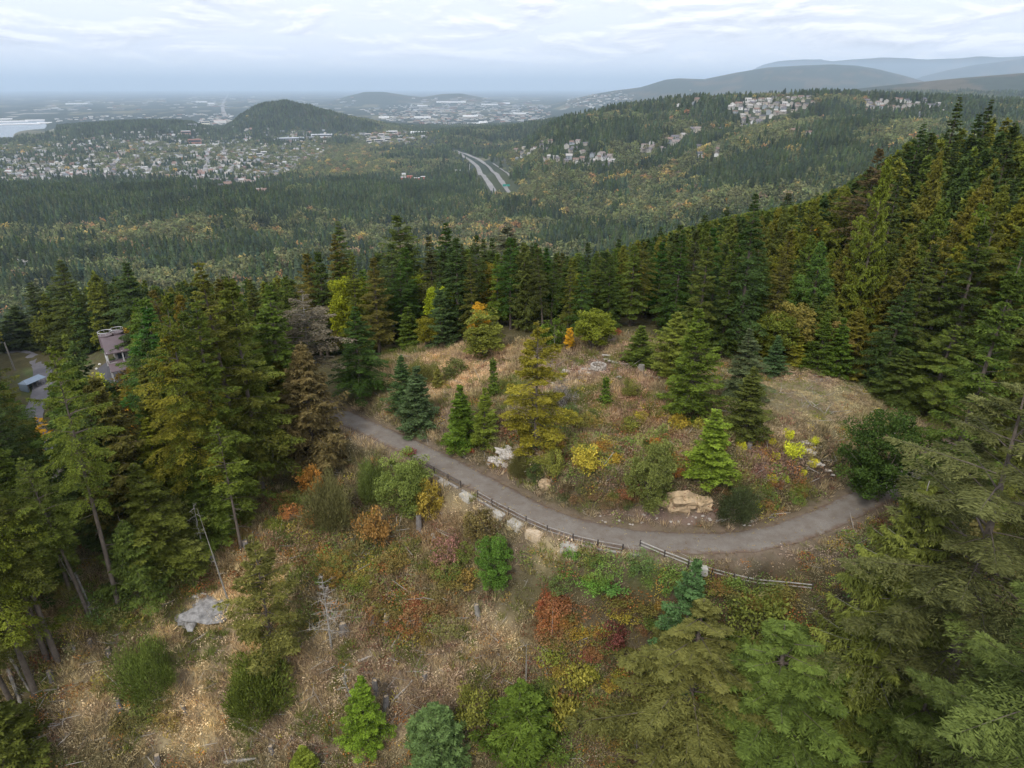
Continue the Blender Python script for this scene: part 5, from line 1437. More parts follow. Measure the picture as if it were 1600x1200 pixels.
# further roofs of the town: too many and too small to part, one mass
def mass_house(i):
    w, r = gable_meshes(i); n = len(w.v)
    me = bpy.data.meshes.new('town_house'); me.from_pydata(w.v + r.v, [], w.f + [tuple(q + n for q in f) for f in r.f])
    t1, t2 = MASS_W, MASS_R
    me.materials.append(t1); me.materials.append(t2)
    for k, p in enumerate(me.polygons): p.material_index = 0 if k < len(w.f) else 1
    me.update(); return me
def inst_col(name, mul):
    t = NT(name); a = t.node('ShaderNodeAttribute', attribute_type='INSTANCER', attribute_name='colr')
    t.bsdf(t.mix(1.0, a.outputs['Color'], (mul, mul, mul), 'MULTIPLY'), 0.85, 0.2); return t.m
MASS_W, MASS_R = inst_col('town_wall', 1.0), inst_col('town_roof', 0.62)
far_proto('town_houses', [mass_house(i) for i in range(4)])
hu, hv, hs = [], [], []
rg = np.random.default_rng(71)
def spray(poly, n, s0, s1, flat=1.0):
    us = [p[0] for p in poly]; vs = [p[1] for p in poly]
    u = rg.uniform(min(us), max(us), n * 4); v = rg.uniform(min(vs), max(vs), n * 4)
    k = inside(u, v, poly); u, v = u[k][:n], v[k][:n]
    hu.extend(u); hv.extend(v); hs.extend(rg.uniform(s0, s1, len(u)))
spray(TOWN[0], 1050, 13, 24); spray([(0, 225), (120, 212), (250, 205), (360, 200), (470, 206), (640, 212), (640, 225), (400, 222), (0, 245)], 160, 16, 28)
spray([(560, 210), (640, 206), (670, 214), (640, 226), (575, 226)], 60, 24, 50)
spray([(560, 170), (680, 160), (860, 165), (860, 190), (700, 200), (600, 188)], 520, 24, 60)
spray([(640, 155), (850, 150), (850, 170), (640, 172)], 90, 60, 150)
spray([(60, 158), (360, 150), (380, 168), (60, 175)], 70, 60, 140); spray([(330, 176), (365, 176), (370, 198), (300, 198)], 60, 25, 50)
spray([(60, 186), (330, 176), (330, 184), (60, 192)], 60, 25, 50)
spray([(890, 150), (960, 142), (1000, 152), (940, 168), (880, 168)], 120, 30, 60)
spray([(280, 150), (560, 150), (560, 176), (480, 164), (300, 172)], 80, 50, 130)
hp = []
d_ = [ray(a, b_) for a, b_ in zip(hu, hv)]
for d in d_:
    t = (PLAIN - CZ) / d[2]; hp.append((d[0] * t, d[1] * t))
hp = np.array(hp); hs = np.array(hs)
# where the land stands above the plain, step back towards the eye until on it
HX, HY = hp[:, 0].copy(), hp[:, 1].copy()
DD = np.array([ray(a, b_) / ray(a, b_)[1] for a, b_ in zip(hu, hv)])
best = np.full(len(HX), np.nan)
for yy in np.geomspace(800, 26000, 240):
    zz = height(DD[:, 0] * yy, np.full(len(HX), yy), False)
    below = np.isnan(best) & (CZ + DD[:, 2] * yy <= zz + 1)
    best[below] = yy
best = np.where(np.isnan(best), HY, best)
HX, HY = DD[:, 0] * best, best
HZ = height(HX, HY, False)
okh = (bay(HX, HY) < 0.05) & (HY < 27000) & ~((HZ > PLAIN + 80) & (HY > 4500) & (HY < 6600))
n = int(okh.sum())
pal = np.array([(.74, .73, .71), (.60, .58, .54), (.48, .45, .42), (.68, .63, .55), (.42, .45, .48), (.80, .80, .79), (.45, .30, .25)])
sz = hs[okh]
scatter('town_houses_mass', 'town_houses', np.stack([HX[okh], HY[okh], HZ[okh] + 0.5], 1), np.stack([sz, sz * rg.uniform(.6, 1.1, n), np.minimum(sz * 0.8, 14 + sz * 0.05)], 1), rg.uniform(0, 3.14, n), pal[rg.integers(0, 7, n)] * rg.uniform(.6, 1.05, (n, 1)), rg.integers(0, 4, n))

# larger buildings one can point at
def block(name, label, u, v, wpx, hpx, depth, col, roofc=None, cat='building', floors=0, rz=None, group=None):
    x, y, z = hit(u, v, 300, 26000)
    d = CP * y - SP * (z - CZ); w = wpx / FPX * d; h = hpx / FPX * d
    o = link(name, None, None, (x, y, z), (0, 0, math.atan2(-x, y) if rz is None else rz)); tag(o, label, cat, group)
    m = MB(); m.box(-w / 2, w / 2, -depth / 2, depth / 2, -4, h); m.build('wall', wall_mat(col), o)
    m = MB(); m.box(-w / 2 - .6, w / 2 + .6, -depth / 2 - .6, depth / 2 + .6, h + .01, h + .8); m.build('roof', roof_mat(roofc or (.62, .62, .62)), o)
    for f in range(floors):
        m = MB(); zz = h * (f + .45) / floors; m.box(-w * .46, w * .46, -depth / 2 - .15, -depth / 2 - .02, zz, zz + h / floors * .38); m.build('window_band', GLASS, o)
    return o
block('school_building', 'brick-red block above the white hall on the wooded hill slope', 305, 225, 19, 7, 30, (.36, .17, .12), (.38, .2, .15), floors=1)
block('hall', 'long white low hall right under the brick-red block', 307, 229, 27, 3, 20, (.75, .74, .72))
block('hall', 'white flat-roofed hall left of the street fork', 337, 229, 10, 4, 20, (.72, .7, .68))
block('campus_building', 'grey campus building at the left foot of the dark hill', 298, 198, 18, 4, 40, (.42, .42, .43), (.3, .3, .32), floors=1)
block('campus_building', 'cream campus tower left of the dark hill', 322, 198, 12, 8, 35, (.72, .68, .55), floors=2)
block('campus_building', 'orange-roofed long campus building at the left foot of the dark hill', 344, 192, 18, 4, 60, (.75, .72, .68), (.55, .28, .2))
block('campus_building', 'brown-red campus block below the grey campus building', 291, 210, 14, 5, 40, (.40, .24, .19), floors=1)
block('shopping_hall', 'white commercial hall below the right end of the dark hill', 665, 209, 46, 3, 90, (.80, .80, .80), (.82, .82, .82))
block('shopping_hall', 'pale commercial hall left of the white one below the dark hill', 612, 209, 18, 4, 60, (.70, .68, .66), (.75, .75, .75), floors=1)
block('school_building', 'long grey-blue school at the foot of the dark hill', 455, 219, 40, 3.5, 60, (.46, .49, .54), (.50, .54, .60), floors=1)
block('school_building', 'pale school wing right of the long grey-blue one', 503, 214, 32, 4, 60, (.62, .62, .64), (.60, .62, .66), floors=1)
for i, (u, v, w) in enumerate([(575, 214, 9), (583, 219, 10), (592, 223, 14), (577, 224, 8), (606, 221, 9), (625, 222, 7), (596, 214, 8)]):
    block('apartment_block', 'pale apartment block clustered left of the motorway end', u, v, w, 5, 18, (.74, .70, .66), (.55, .5, .47), 'apartments', 1, group='apartment blocks left of the motorway end')
for i, (u, v, w, c) in enumerate([(398, 239, 10, (.78, .77, .75)), (406, 245, 9, (.75, .74, .72)), (394, 246, 8, (.7, .69, .67)), (413, 242, 9, (.76, .75, .73))]):
    block('apartment_block', 'white apartment block in the middle of the town', u, v, w, 5, 16, c, (.6, .58, .56), 'apartments', 1, group='white apartment blocks mid town')
for i, (u, v, w) in enumerate([(630, 281, 9), (641, 279, 10), (651, 282, 9), (672, 277, 8), (661, 280, 7)]):
    block('red_building', 'brick-red building beyond the dark ridge left of the motorway', u, v, w, 4, 14, (.42, .12, .09), (.55, .2, .16) if i % 2 else (.7, .7, .7), group='brick-red buildings left of the motorway')
block('white_building', 'small white building left of the motorway ramps', 716, 270, 9, 4, 16, (.8, .8, .8), (.8, .8, .8))
block('white_building', 'small white building at the left of the brick-red ones', 631, 275, 6, 4, 12, (.8, .8, .8), (.7, .7, .7))
for i, (u, v, w) in enumerate([(20, 190, 40), (55, 188, 26), (30, 194, 56), (70, 192, 20), (10, 186, 16)]):
    block('waterfront_shed', 'pale waterfront shed on the spit across the bay', u, v + 1, w, 1.5, 140, (.74, .72, .70), (.76, .74, .72), 'warehouse', group='pale waterfront sheds across the bay')
for i, (u, v, w) in enumerate([(705, 160, 46), (765, 164, 26), (790, 162, 14), (735, 182, 24), (812, 178, 20), (660, 166, 16), (740, 194, 20), (755, 192, 14), (660, 184, 26), (600, 184, 16), (120, 163, 30), (315, 160, 16), (330, 163, 10)]):
    block('warehouse', 'white flat warehouse far out in the hazy valley', u, v, w, 1.6, 120, (.84, .84, .84), (.86, .86, .86), 'warehouse', group='white warehouses in the hazy valley')
# nearer lone houses in the woods
house(40, 414, 18, 'lone pale house with white roof in the woods at far left', 'lone houses in the woods', wc=0, rc=4, kind=0)
house(568, 388, 16, 'white house peeping out behind the tall firs left of centre', 'lone houses in the woods', wc=5, rc=4, kind=3)
house(868, 362, 15, 'small white house in the woods below the motorway', 'lone houses in the woods', wc=5, rc=4, kind=2)
house(754, 318, 14, 'white house left under the motorway end', 'lone houses in the woods', wc=0, rc=1, kind=2)
# motorway gantry sign and tall mast
def gantry():
    x, y, z = hit(791, 294, 400, 6000)
    o = link('road_sign', None, None, (x, y, z + 1.0), (0, 0, 0.25)); tag(o, 'teal green overhead sign across the right carriageway of the motorway', 'sign')
    m = MB(); m.tube((-13, 0, -2), (-13, 0, 9), .35, .3); m.build('post', BARK_GREY, o)
    m = MB(); m.tube((13, 0, -2), (13, 0, 9), .35, .3); m.build('post', BARK_GREY, o)
    m = MB(); m.tube((-13, 0, 8.6), (13, 0, 8.6), .3, .3); m.build('beam', BARK_GREY, o)
    g = plain('sign_green', (.03, .30, .24), 0.5, 0.05)
    m = MB(); m.box(-11, 0, -.5, -.35, 4.5, 11); m.build('sign_panel', g, o)
    m = MB(); m.box(1, 11, -.5, -.35, 4.5, 10.5); m.build('sign_panel', g, o)
gantry()
x, y, z = hit(734, 272, 400, 6000)
m = MB(); m.tube((0, 0, -2), (0, 0, 38), 1.1, 0.8, 8); o = m.build('mast', plain('pale_metal', (.6, .6, .58), .6, .05), None, (x, y, z)); tag(o, 'tall pale pole standing left of the motorway', 'mast')
def car(x, y, z, rz, col, label, group):
    o = link('car', None, None, (x, y, z), (0, 0, rz)); tag(o, label, 'car', group)
    m = MB(); m.box(-.9, .9, -2.3, 2.3, .35, .95); m.build('body', plain('car_paint', col, .35, .03, spec=.5), o)
    m = MB(); m.add([(-.8, -1.3, .96), (.8, -1.3, .96), (.8, 1.2, .96), (-.8, 1.2, .96), (-.65, -.9, 1.5), (.65, -.9, 1.5), (.65, .6, 1.5), (-.65, .6, 1.5)], [(4, 5, 6, 7), (0, 1, 5, 4), (1, 2, 6, 5), (2, 3, 7, 6), (3, 0, 4, 7)]); m.build('cabin', GLASS, o)
    for sx in (-.92, .72):
        for sy in (-1.4, 1.4):
            m = MB(); m.tube((sx, sy, .34), (sx + .2, sy, .34), .34, .34, 10); m.build('wheel', GLASS, o)
for i, (li, k, c, nm) in enumerate([(1, 8, (.8, .8, .8), 'white'), (1, 26, (.5, .5, .52), 'silver'), (0, 16, (.75, .75, .74), 'white'), (0, 34, (.25, .05, .05), 'dark red'), (1, 44, (.7, .7, .7), 'pale'), (0, 50, (.15, .16, .18), 'dark')]):
    L = MOTOR[li]; k = min(k, len(L) - 2); p, q = L[k], L[k + 1]
    car(p[0], p[1], p[2] + 1.3, math.atan2(-(q[0] - p[0]), q[1] - p[1]), c, '%s car driving on the %s carriageway of the motorway' % (nm, ('left', 'right')[li]), 'cars on the motorway')
# --- forests of the middle distance and the hills
X, Y = forest_points(500, 2350, 8.6, 411)
X2, Y2 = forest_points(2350, 6600, 17.0, 412)
X = np.r_[X, X2]; Y = np.r_[Y, Y2]
Z = height(X, Y, False); u, v = project(X, Y, Z)
D = np.hypot(X, Y)
# visibility of the spot itself: drop trees deep behind a ridge
az = np.arctan2(X, Y)
na_, nr_ = 720, 420
abin = np.clip(((az + 0.75) / 1.5 * na_).astype(int), 0, na_ - 1)
ringr = np.geomspace(150, 6800, nr_); angs = (np.arange(na_) + 0.5) / na_ * 1.5 - 0.75
GX = ringr[:, None] * np.sin(angs); GY = ringr[:, None] * np.cos(angs)
GS = (height(GX, GY, False) + 14 - CZ) / ringr[:, None]
GM = np.maximum.accumulate(GS, 0)
rb_ = np.clip(np.searchsorted(ringr, D) - 3, 0, nr_ - 1)
vis = (Z + 26 - CZ) / D > GM[rb_, abin] - 0.004
ok = vis & (u > -60) & (u < 1660)
X, Y, Z, u, v, D = [a[ok] for a in (X, Y, Z, u, v, D)]
rnd = RNG.random(len(X))
ok = mdist(X, Y, MOTOR[:2]) > 26
ok &= mdist(X, Y, MOTOR[2:4]) > 9
if len(MOTOR) > 4: ok &= mdist(X, Y, MOTOR[4:]) > np.where(Y > 6000, 40, 14)
ok &= bay(X, Y) < 0.05
med = mdist(X, Y, MOTOR[:2]) < 60
ok &= ~(med & (v > 245) & (v < 300) & (rnd < 0.8))
# town areas: sparse trees among the houses
def townness(u, v, X, Y):
    t = np.zeros(len(u))
    def blob(cu, cv, a, b, s): return s * np.exp(-(((u - cu) / a) ** 2 + ((v - cv) / b) ** 2) ** 2)
    for q in [(200, 252, 300, 30, .75), (60, 262, 120, 26, .8), (420, 255, 180, 34, .75), (330, 235, 140, 14, .8), (410, 296, 70, 12, .85), (620, 222, 90, 14, .9), (660, 180, 180, 22, .8), (640, 275, 40, 9, .8), (500, 212, 120, 8, .7),
              (1010, 232, 40, 12, .35), (905, 232, 60, 20, .5), (930, 245, 45, 12, .5), (830, 240, 40, 12, .5), (330, 195, 40, 12, .7)]:
        t = np.maximum(t, blob(*q))
    return t
town = townness(u, v, X, Y)
ok &= rnd > town * np.where(D > 2350, 0.5, 0.72)
sam = inside(u, v, SAM) | inside(u, v, SAM2)
ok &= ~(sam & (rnd < 0.62))
def near_house_mask(X, Y, HXY, rad, front, lat):
    m = np.zeros(len(X), bool)
    for hx, hy in HXY:
        dx, dy = X - hx, Y - hy
        k = (np.abs(dx) < front) & (np.abs(dy) < front)
        if not k.any(): continue
        kk = np.where(k)[0]; ex, ey = dx[kk], dy[kk]
        r = math.hypot(hx, hy); ax, ay = -hx / r, -hy / r
        al = ex * ax + ey * ay; la = np.abs(ex * ay - ey * ax)
        m[kk] |= (np.hypot(ex, ey) < rad) | ((al > 0) & (al < front) & (la < lat))
    return m
HI = [(o.location.x, o.location.y) for o in COL.objects if o.parent is None and o.get('category') in ('house', 'building', 'apartments', 'warehouse') and o.location.y > 400]
nm_ = near_house_mask(X, Y, HI, 13, 75, 10)
ok &= ~(nm_ & (rnd < 0.93))
nm2 = near_house_mask(X, Y, list(zip(HX[okh][HY[okh] < 6500], HY[okh][HY[okh] < 6500])), 12, 60, 9)
ok &= ~(nm2 & (rnd < 0.82))
X, Y, Z, u, v, D, town, rnd = [a[ok] for a in (X, Y, Z, u, v, D, town, rnd)]
# kind of tree by place: dark conifers on hills, autumn leaf in bands and in town
n1 = fbm(X / 170.0, Y / 170.0, 83); n2 = fbm(X / 60.0, Y / 60.0, 85)
pl = 0.40 + 3.2 * (n1 - 0.5) + 1.2 * (n2 - 0.5) + 0.5 * town
def blobs(L):
    t = np.zeros(len(u))
    for cu, cv, a, b, s in L: t += s * np.exp(-(((u - cu) / a) ** 2 + ((v - cv) / b) ** 2))
    return t
pl += blobs([(980, 283, 110, 10, 1.0), (1230, 243, 130, 10, .9), (1120, 262, 50, 12, .6), (880, 300, 120, 30, .45), (950, 330, 120, 30, .4), (560, 255, 60, 20, .9), (700, 290, 60, 20, -.2), (260, 350, 120, 26, .55), (330, 385, 160, 20, .6), (100, 400, 140, 20, .45), (620, 400, 160, 30, .45), (780, 360, 90, 30, .5),
             (450, 270, 130, 12, .6), (500, 248, 80, 20, .5), (1240, 205, 70, 26, .55), (1400, 205, 60, 14, .5), (1120, 172, 60, 12, .5), (1160, 150, 160, 5, .35), (860, 262, 60, 14, .4),
             (150, 300, 220, 20, -1.0), (130, 330, 200, 30, -.7), (520, 320, 120, 22, -.8), (600, 300, 120, 18, -.7), (450, 180, 160, 30, -1.2), (200, 200, 140, 16, -1.0), (1080, 185, 120, 30, -.5), (1300, 195, 60, 40, -.6), (1150, 290, 160, 16, -.5), (1330, 240, 80, 14, -.6), (860, 210, 90, 24, -.5), (450, 355, 60, 30, -.4)])
leafy = rnd * 0.9 + 0.05 < pl
isc = ~leafy
nC, nL = int(isc.sum()), int(leafy.sum())
far_big = np.where(D > 2350, 1.35, 1.0)
Hc = (15 + 9 * RNG.random(len(X)) + 14 * sstep(0.35, 0.65, fbm(X / 90.0, Y / 90.0, 87))) * np.where(D > 2350, 0.95, 1) * (1 - 0.35 * town)
Hl = (12 + 11 * RNG.random(len(X)) ** 1.5) * np.where(D > 2350, 0.8, 1)
leafy &= (RNG.random(len(X)) < 0.72) | (D > 2350)
yel = blobs([(980, 283, 110, 9, 1.0), (1230, 243, 130, 9, .8), (280, 390, 200, 26, .4), (620, 410, 200, 26, .35), (560, 255, 50, 16, .4), (780, 360, 90, 30, .5), (1130, 175, 60, 12, .5)])
cl = cols_from(['olive', 'yolive', (.13, .115, .035), 'olive', (.10, .11, .03), 'brown'], len(X), RNG, 0.2)
cl = cl * 0 + np.array([.088, .098, .040]) * (1 + RNG.uniform(-.35, .3, (len(X), 1))) * (1 + RNG.uniform(-.08, .08, (len(X), 3))) + 0 * cl
n3 = fbm(X / 26.0, Y / 26.0, 89)
gold = (RNG.random(len(X)) < 0.02 + 0.75 * np.clip(yel, 0, 1) * sstep(0.44, 0.56, n3) + 0.40 * sstep(0.62, 0.72, n3))
cl[gold] = cols_from([(.27, .20, .06), (.21, .17, .06), (.22, .13, .055), (.18, .15, .055), (.15, .11, .06)], int(gold.sum()), RNG, 0.2)
cc_ = cols_from(['dark', 'dark', (.046, .068, .032), (.028, .046, .026), (.058, .072, .030)], len(X), RNG, 0.32) * (0.30 + 0.95 * fbm(X / 70.0, Y / 70.0, 88))[:, None]
FARW = 1.0
cls = D < 900
put_mass('wood_of_conifers', 'mid_conifers', X[isc & cls], Y[isc & cls], Z[isc & cls], Hc[isc & cls], 1.0, cc_[isc & cls], 4, 1.0)
put_mass('wood_of_broadleaves', 'mid_leafy', X[leafy & cls], Y[leafy & cls], Z[leafy & cls], Hl[leafy & cls], 1.0, cl[leafy & cls], 3, 1.0)
isc &= ~cls; leafy &= ~cls
put_mass('forest_conifers', 'conifers', X[isc], Y[isc], Z[isc], Hc[isc], (1.45 * far_big)[isc], cc_[isc], 4, 1.0)
put_mass('forest_broadleaves', 'leafy', X[leafy], Y[leafy], Z[leafy], Hl[leafy], (1.1 * far_big)[leafy], cl[leafy], 4, 1.0)
print('far trees', nC, nL, 'individual fill', nind)

# ------------------------------------------------------------------ ground growth on the slope and the knoll
def tuft(seed, blades=22, h=0.85, spread=0.34, w=0.024, flop=0.5):
    rng = np.random.default_rng(seed)
    a = rng.uniform(0, 6.28, blades); sp = rng.uniform(0.2, 1, blades) * flop
    base = np.stack([np.cos(a) * spread * rng.random(blades), np.sin(a) * spread * rng.random(blades), np.full(blades, -0.03)], 1)
    d = np.stack([np.cos(a) * sp, np.sin(a) * sp, np.ones(blades)], 1)
    V, F = kites(base, d, h * rng.uniform(0.6, 1.2, blades), w * np.ones(blades), rng, roll=1.5)
    return mesh_np('tuft', V, F, (LEAF_I,), tint=np.repeat(np.clip(0.5 + rng.normal(0, .2, blades), 0, 1), 4))
def herb(seed, n=40, r=0.5, leaf=0.15, h=0.6):
    rng = np.random.default_rng(seed)
    p = rng.uniform(-1, 1, (n, 3)) * [r, r, 0.5 * h]; p[:, 2] += 0.5 * h
    d = rng.normal(0, 1, (n, 3)) + p * [1.5, 1.5, 0]
    V, F = kites(p, d, leaf * rng.uniform(0.6, 1.3, n), leaf * 0.36 * np.ones(n), rng, roll=0.8)
    return mesh_np('herb', V, F, (LEAF_I,), tint=np.repeat(np.clip(0.5 + rng.normal(0, .2, n), 0, 1), 4))
def stick(seed):
    rng = np.random.default_rng(seed); m = MB()
    for k in range(3):
        a = rng.uniform(0, 6.28); L = rng.uniform(0.3, 1.1); p = rng.uniform(-.3, .3, 2)
        m.tube((p[0], p[1], 0.03), (p[0] + math.cos(a) * L, p[1] + math.sin(a) * L, rng.uniform(0.03, .35)), 0.02, 0.008, 3, False)
    return m.data('twig', DEADWOOD)
far_proto('grass_tufts', [tuft(500 + i, flop=(0.35, 0.7, 1.0)[i]) for i in range(3)])
far_proto('herbs', [herb(510 + i) for i in range(3)])
def mound(seed, n=150, r=1.1, leaf=0.17, h=1.0):
    rng = np.random.default_rng(seed)
    o = rng.normal(0, 1, (n, 3)); o /= np.linalg.norm(o, axis=1, keepdims=True); o[:, 2] = np.abs(o[:, 2])
    p = o * [r, r, h] * rng.uniform(.75, 1.05, (n, 1)); d = rng.normal(0, 1, (n, 3)) + o
    V, F = kites(p, d, leaf * rng.uniform(0.6, 1.3, n), leaf * 0.42 * np.ones(n), rng, roll=0.8)
    return mesh_np('mound', V, F, (LEAF_I,), tint=np.repeat(np.clip(0.5 + rng.normal(0, .2, n), 0, 1), 4))
far_proto('mounds', [mound(530 + i) for i in range(3)])
far_proto('twigs', [stick(520 + i) for i in range(4)])

def slope_points(step, seed):
    rng = np.random.default_rng(seed)
    X, Y = np.meshgrid(np.arange(-75, 75, step), np.arange(28, 128, step)); X = X.ravel(); Y = Y.ravel()
    X = X + rng.uniform(-.5, .5, len(X)) * step; Y = Y + rng.uniform(-.5, .5, len(Y)) * step
    Z = height(X, Y); u, v = project(X, Y, Z)
    k = (u > -40) & (u < 1640) & (v < 1240) & (inside(u, v, OPEN[0]) | ((v > 560) & (u > 1350)) | ((v > 640) & (u < 560)))
    X, Y, Z, u, v = X[k], Y[k], Z[k], u[k], v[k]
    d = mdist(X, Y, [ROAD, DRIVE])
    k = d > 2.25
    return X[k], Y[k], Z[k], u[k], v[k], d[k], rng
def patch_w(u, v, X, Y, L):
    nx = (fbm(X / 3.0, Y / 3.0, 31) - 0.5) * 60; ny = (fbm(X / 3.0, Y / 3.0, 37) - 0.5) * 50
    t = np.zeros(len(u))
    for cu, cv, a, b, s in L: t = np.maximum(t, s * np.exp(-(((u + nx - cu) / a) ** 2 + ((v + ny - cv) / b) ** 2)))
    return t
X, Y, Z, u, v, d, rng = slope_points(0.34, 601)
base_col = land_colour(X, Y)
meadow = patch_w(u, v, X, Y, [(1260, 615, 110, 50, 1), (700, 600, 60, 30, .3), (760, 565, 40, 30, .5), (1180, 872, 110, 24, .6)])
dens = 0.25 + 0.9 * patch_w(u, v, X, Y, [(330, 1040, 260, 150, 1), (650, 1040, 200, 120, .9), (700, 590, 110, 60, 1), (1260, 620, 120, 60, 1), (900, 640, 120, 60, .7), (270, 880, 100, 40, .8), (870, 860, 60, 30, 1), (740, 830, 70, 40, .5)])
dens *= 0.45 + 1.1 * sstep(0.35, 0.62, fbm(X / 1.7, Y / 1.7, 91))
dens *= sstep(2.3, 3.6, d)
dens *= 1 - 0.95 * patch_w(u, v, X, Y, [(1010, 565, 70, 20, 1), (935, 574, 34, 16, 1.3), (880, 600, 30, 24, .8), (330, 955, 44, 26, 1.2), (1075, 785, 50, 22, 1), (1050, 808, 140, 10, .9), (40, 560, 1, 1, 0)])
dens *= 0.85 + 0.15
k = rng.random(len(X)) < dens
Xg, Yg, Zg, ug, vg = X[k], Y[k], Z[k], u[k], v[k]
n = len(Xg)
straw = cols_from([(.56, .455, .24), (.46, .37, .195), (.35, .28, .15), (.25, .195, .11), (.145, .11, .065)], n, rng, 0.2)
stw = patch_w(ug, vg, Xg, Yg, [(395, 1000, 70, 70, 1), (360, 930, 90, 40, .9), (235, 965, 70, 36, .9), (300, 1100, 120, 40, .6), (770, 560, 50, 30, .8), (700, 590, 70, 40, .7), (270, 875, 60, 24, .7), (870, 860, 50, 24, .8), (150, 1090, 60, 30, .5), (430, 920, 30, 40, .8)])[:, None]
cg = (straw * 0.5 + base_col[k] * 1.7 * 0.5) * stw + (straw * 0.34 + base_col[k] * 1.2 * 0.66) * (1 - stw)
green = fbm(Xg / 2.5, Yg / 2.5, 93) > 0.60
cg[green] = cols_from([(.10, .12, .03), (.14, .14, .04)], int(green.sum()), rng, 0.2)
sc = (0.5 + 0.85 * rng.random(n)) * (1 - 0.72 * np.clip(meadow[k] * 1.3, 0, 1))
wind = rng.normal(0, 0.22, (n, 2))
scatter('dry_grass', 'grass_tufts', np.stack([Xg, Yg, Zg], 1), np.stack([sc * 1.2, sc * 1.2, sc], 1), rng.uniform(0, 6.28, n), cg, rng.integers(0, 3, n), tilt=wind)
ngrass = n
X, Y, Z, u, v, d, rng = slope_points(0.40, 602)
base_col = land_colour(X, Y)
bramble = patch_w(u, v, X, Y, [(1010, 890, 130, 44, 1), (980, 960, 120, 60, .9), (1090, 960, 90, 60, .9), (1150, 920, 90, 30, .9), (930, 1080, 120, 90, .85), (1050, 1120, 120, 80, .85), (1250, 1080, 200, 100, .8), (1480, 1100, 160, 90, .9), (1450, 880, 160, 90, .8), (600, 900, 80, 60, .8), (520, 850, 80, 60, .8),
                               (250, 800, 120, 60, .8), (640, 960, 40, 40, .6), (940, 700, 140, 60, .8), (1180, 740, 110, 50, .7), (1050, 690, 90, 40, .8), (330, 850, 70, 30, .6), (120, 900, 100, 80, .5), (620, 650, 40, 20, .3), (80, 1150, 100, 50, .5)])
dens = 0.24 + 1.1 * bramble
dens *= sstep(2.5, 4.0, d) * (0.4 + 1.2 * sstep(0.3, 0.6, fbm(X / 1.9, Y / 1.9, 95)))
dens *= 1 - 0.95 * patch_w(u, v, X, Y, [(1010, 565, 70, 20, 1), (1260, 620, 130, 55, 1.1), (330, 955, 50, 30, 1.1), (1050, 808, 140, 12, .9), (880, 600, 40, 24, .6)])
k = rng.random(len(X)) < dens
X, Y, Z, u, v = X[k], Y[k], Z[k], u[k], v[k]; n = len(X)
ch = base_col[k] * 1.5 + 0.01
q = rng.random(n)
f = fbm(X / 2.2, Y / 2.2, 97)
gb = patch_w(u, v, X, Y, [(1010, 880, 130, 34, 1), (1150, 925, 80, 30, .7), (1480, 1000, 200, 160, .5), (560, 900, 80, 50, .4), (250, 800, 120, 60, .7), (950, 1080, 90, 60, .5), (860, 700, 20, 60, .6), (880, 680, 24, 60, .7)])
m_ = q < gb * 0.85; ch[m_] = cols_from([(.095, .15, .03), (.07, .12, .028), (.15, .19, .04)], int(m_.sum()), rng, 0.2)
m_ = (f > 0.56) & (q > 0.55); ch[m_] = cols_from([(.24, .20, .03), (.17, .10, .03), (.26, .12, .03), (.13, .06, .03)], int(m_.sum()), rng, 0.2)
m_ = (f < 0.42) & (q > 0.4); ch[m_] = cols_from([(.12, .055, .035), (.14, .085, .06), (.10, .075, .05)], int(m_.sum()), rng, 0.2)
sc = 0.6 + 0.9 * rng.random(n)
scatter('undergrowth', 'herbs', np.stack([X, Y, Z], 1), np.stack([sc, sc, sc * 0.9], 1), rng.uniform(0, 6.28, n), ch, rng.integers(0, 3, n))
nherb = n
X, Y, Z, u, v, d, rng = slope_points(0.78, 604)
bw = patch_w(u, v, X, Y, [(1000, 880, 120, 34, 1), (1080, 930, 90, 40, .9), (1160, 925, 90, 20, 1), (960, 950, 90, 50, .8), (1240, 1000, 120, 80, .9), (1480, 1050, 200, 120, 1), (560, 900, 70, 40, .7), (620, 960, 60, 60, .7), (500, 860, 60, 40, .6), (270, 820, 90, 40, .9), (960, 1100, 140, 80, .8), (320, 900, 80, 26, .5), (100, 980, 80, 60, .6), (930, 710, 90, 50, .6), (1180, 760, 90, 30, .5), (1450, 860, 120, 60, .8), (200, 960, 40, 20, .6), (450, 960, 30, 60, .4)])
k = (rng.random(len(X)) < bw * 1.4) & (d > 3.4)
X, Y, Z, u, v = X[k], Y[k], Z[k], u[k], v[k]; n = len(X)
f = fbm(X / 3.0, Y / 3.0, 99); q = rng.random(n)
cm = cols_from([(.085, .125, .028), (.11, .15, .034), (.07, .10, .026), (.12, .13, .035)], n, rng, .2)
gz = patch_w(u, v, X, Y, [(1010, 875, 120, 28, 1), (1150, 915, 60, 20, .8), (1480, 950, 200, 120, .8), (270, 820, 90, 50, .8)])
mm = (q > gz) & (f > 0.5); cm[mm] = cols_from([(.15, .07, .03), (.10, .045, .025), (.17, .12, .035), (.22, .10, .03), (.09, .07, .03)], int(mm.sum()), rng, .2)
mm = (q > .5 + gz * .5) & (f < 0.46); cm[mm] = cols_from([(.20, .17, .035), (.13, .11, .035), (.10, .08, .04)], int(mm.sum()), rng, .2)
sc = 0.55 + 0.75 * rng.random(n)
scatter('bramble_cover', 'mounds', np.stack([X, Y, Z - .1], 1), np.stack([sc, sc, sc], 1), rng.uniform(0, 6.28, n), cm, rng.integers(0, 3, n), tilt=rng.normal(0, .2, (n, 2)))
X, Y, Z, u, v, d, rng = slope_points(0.85, 603)
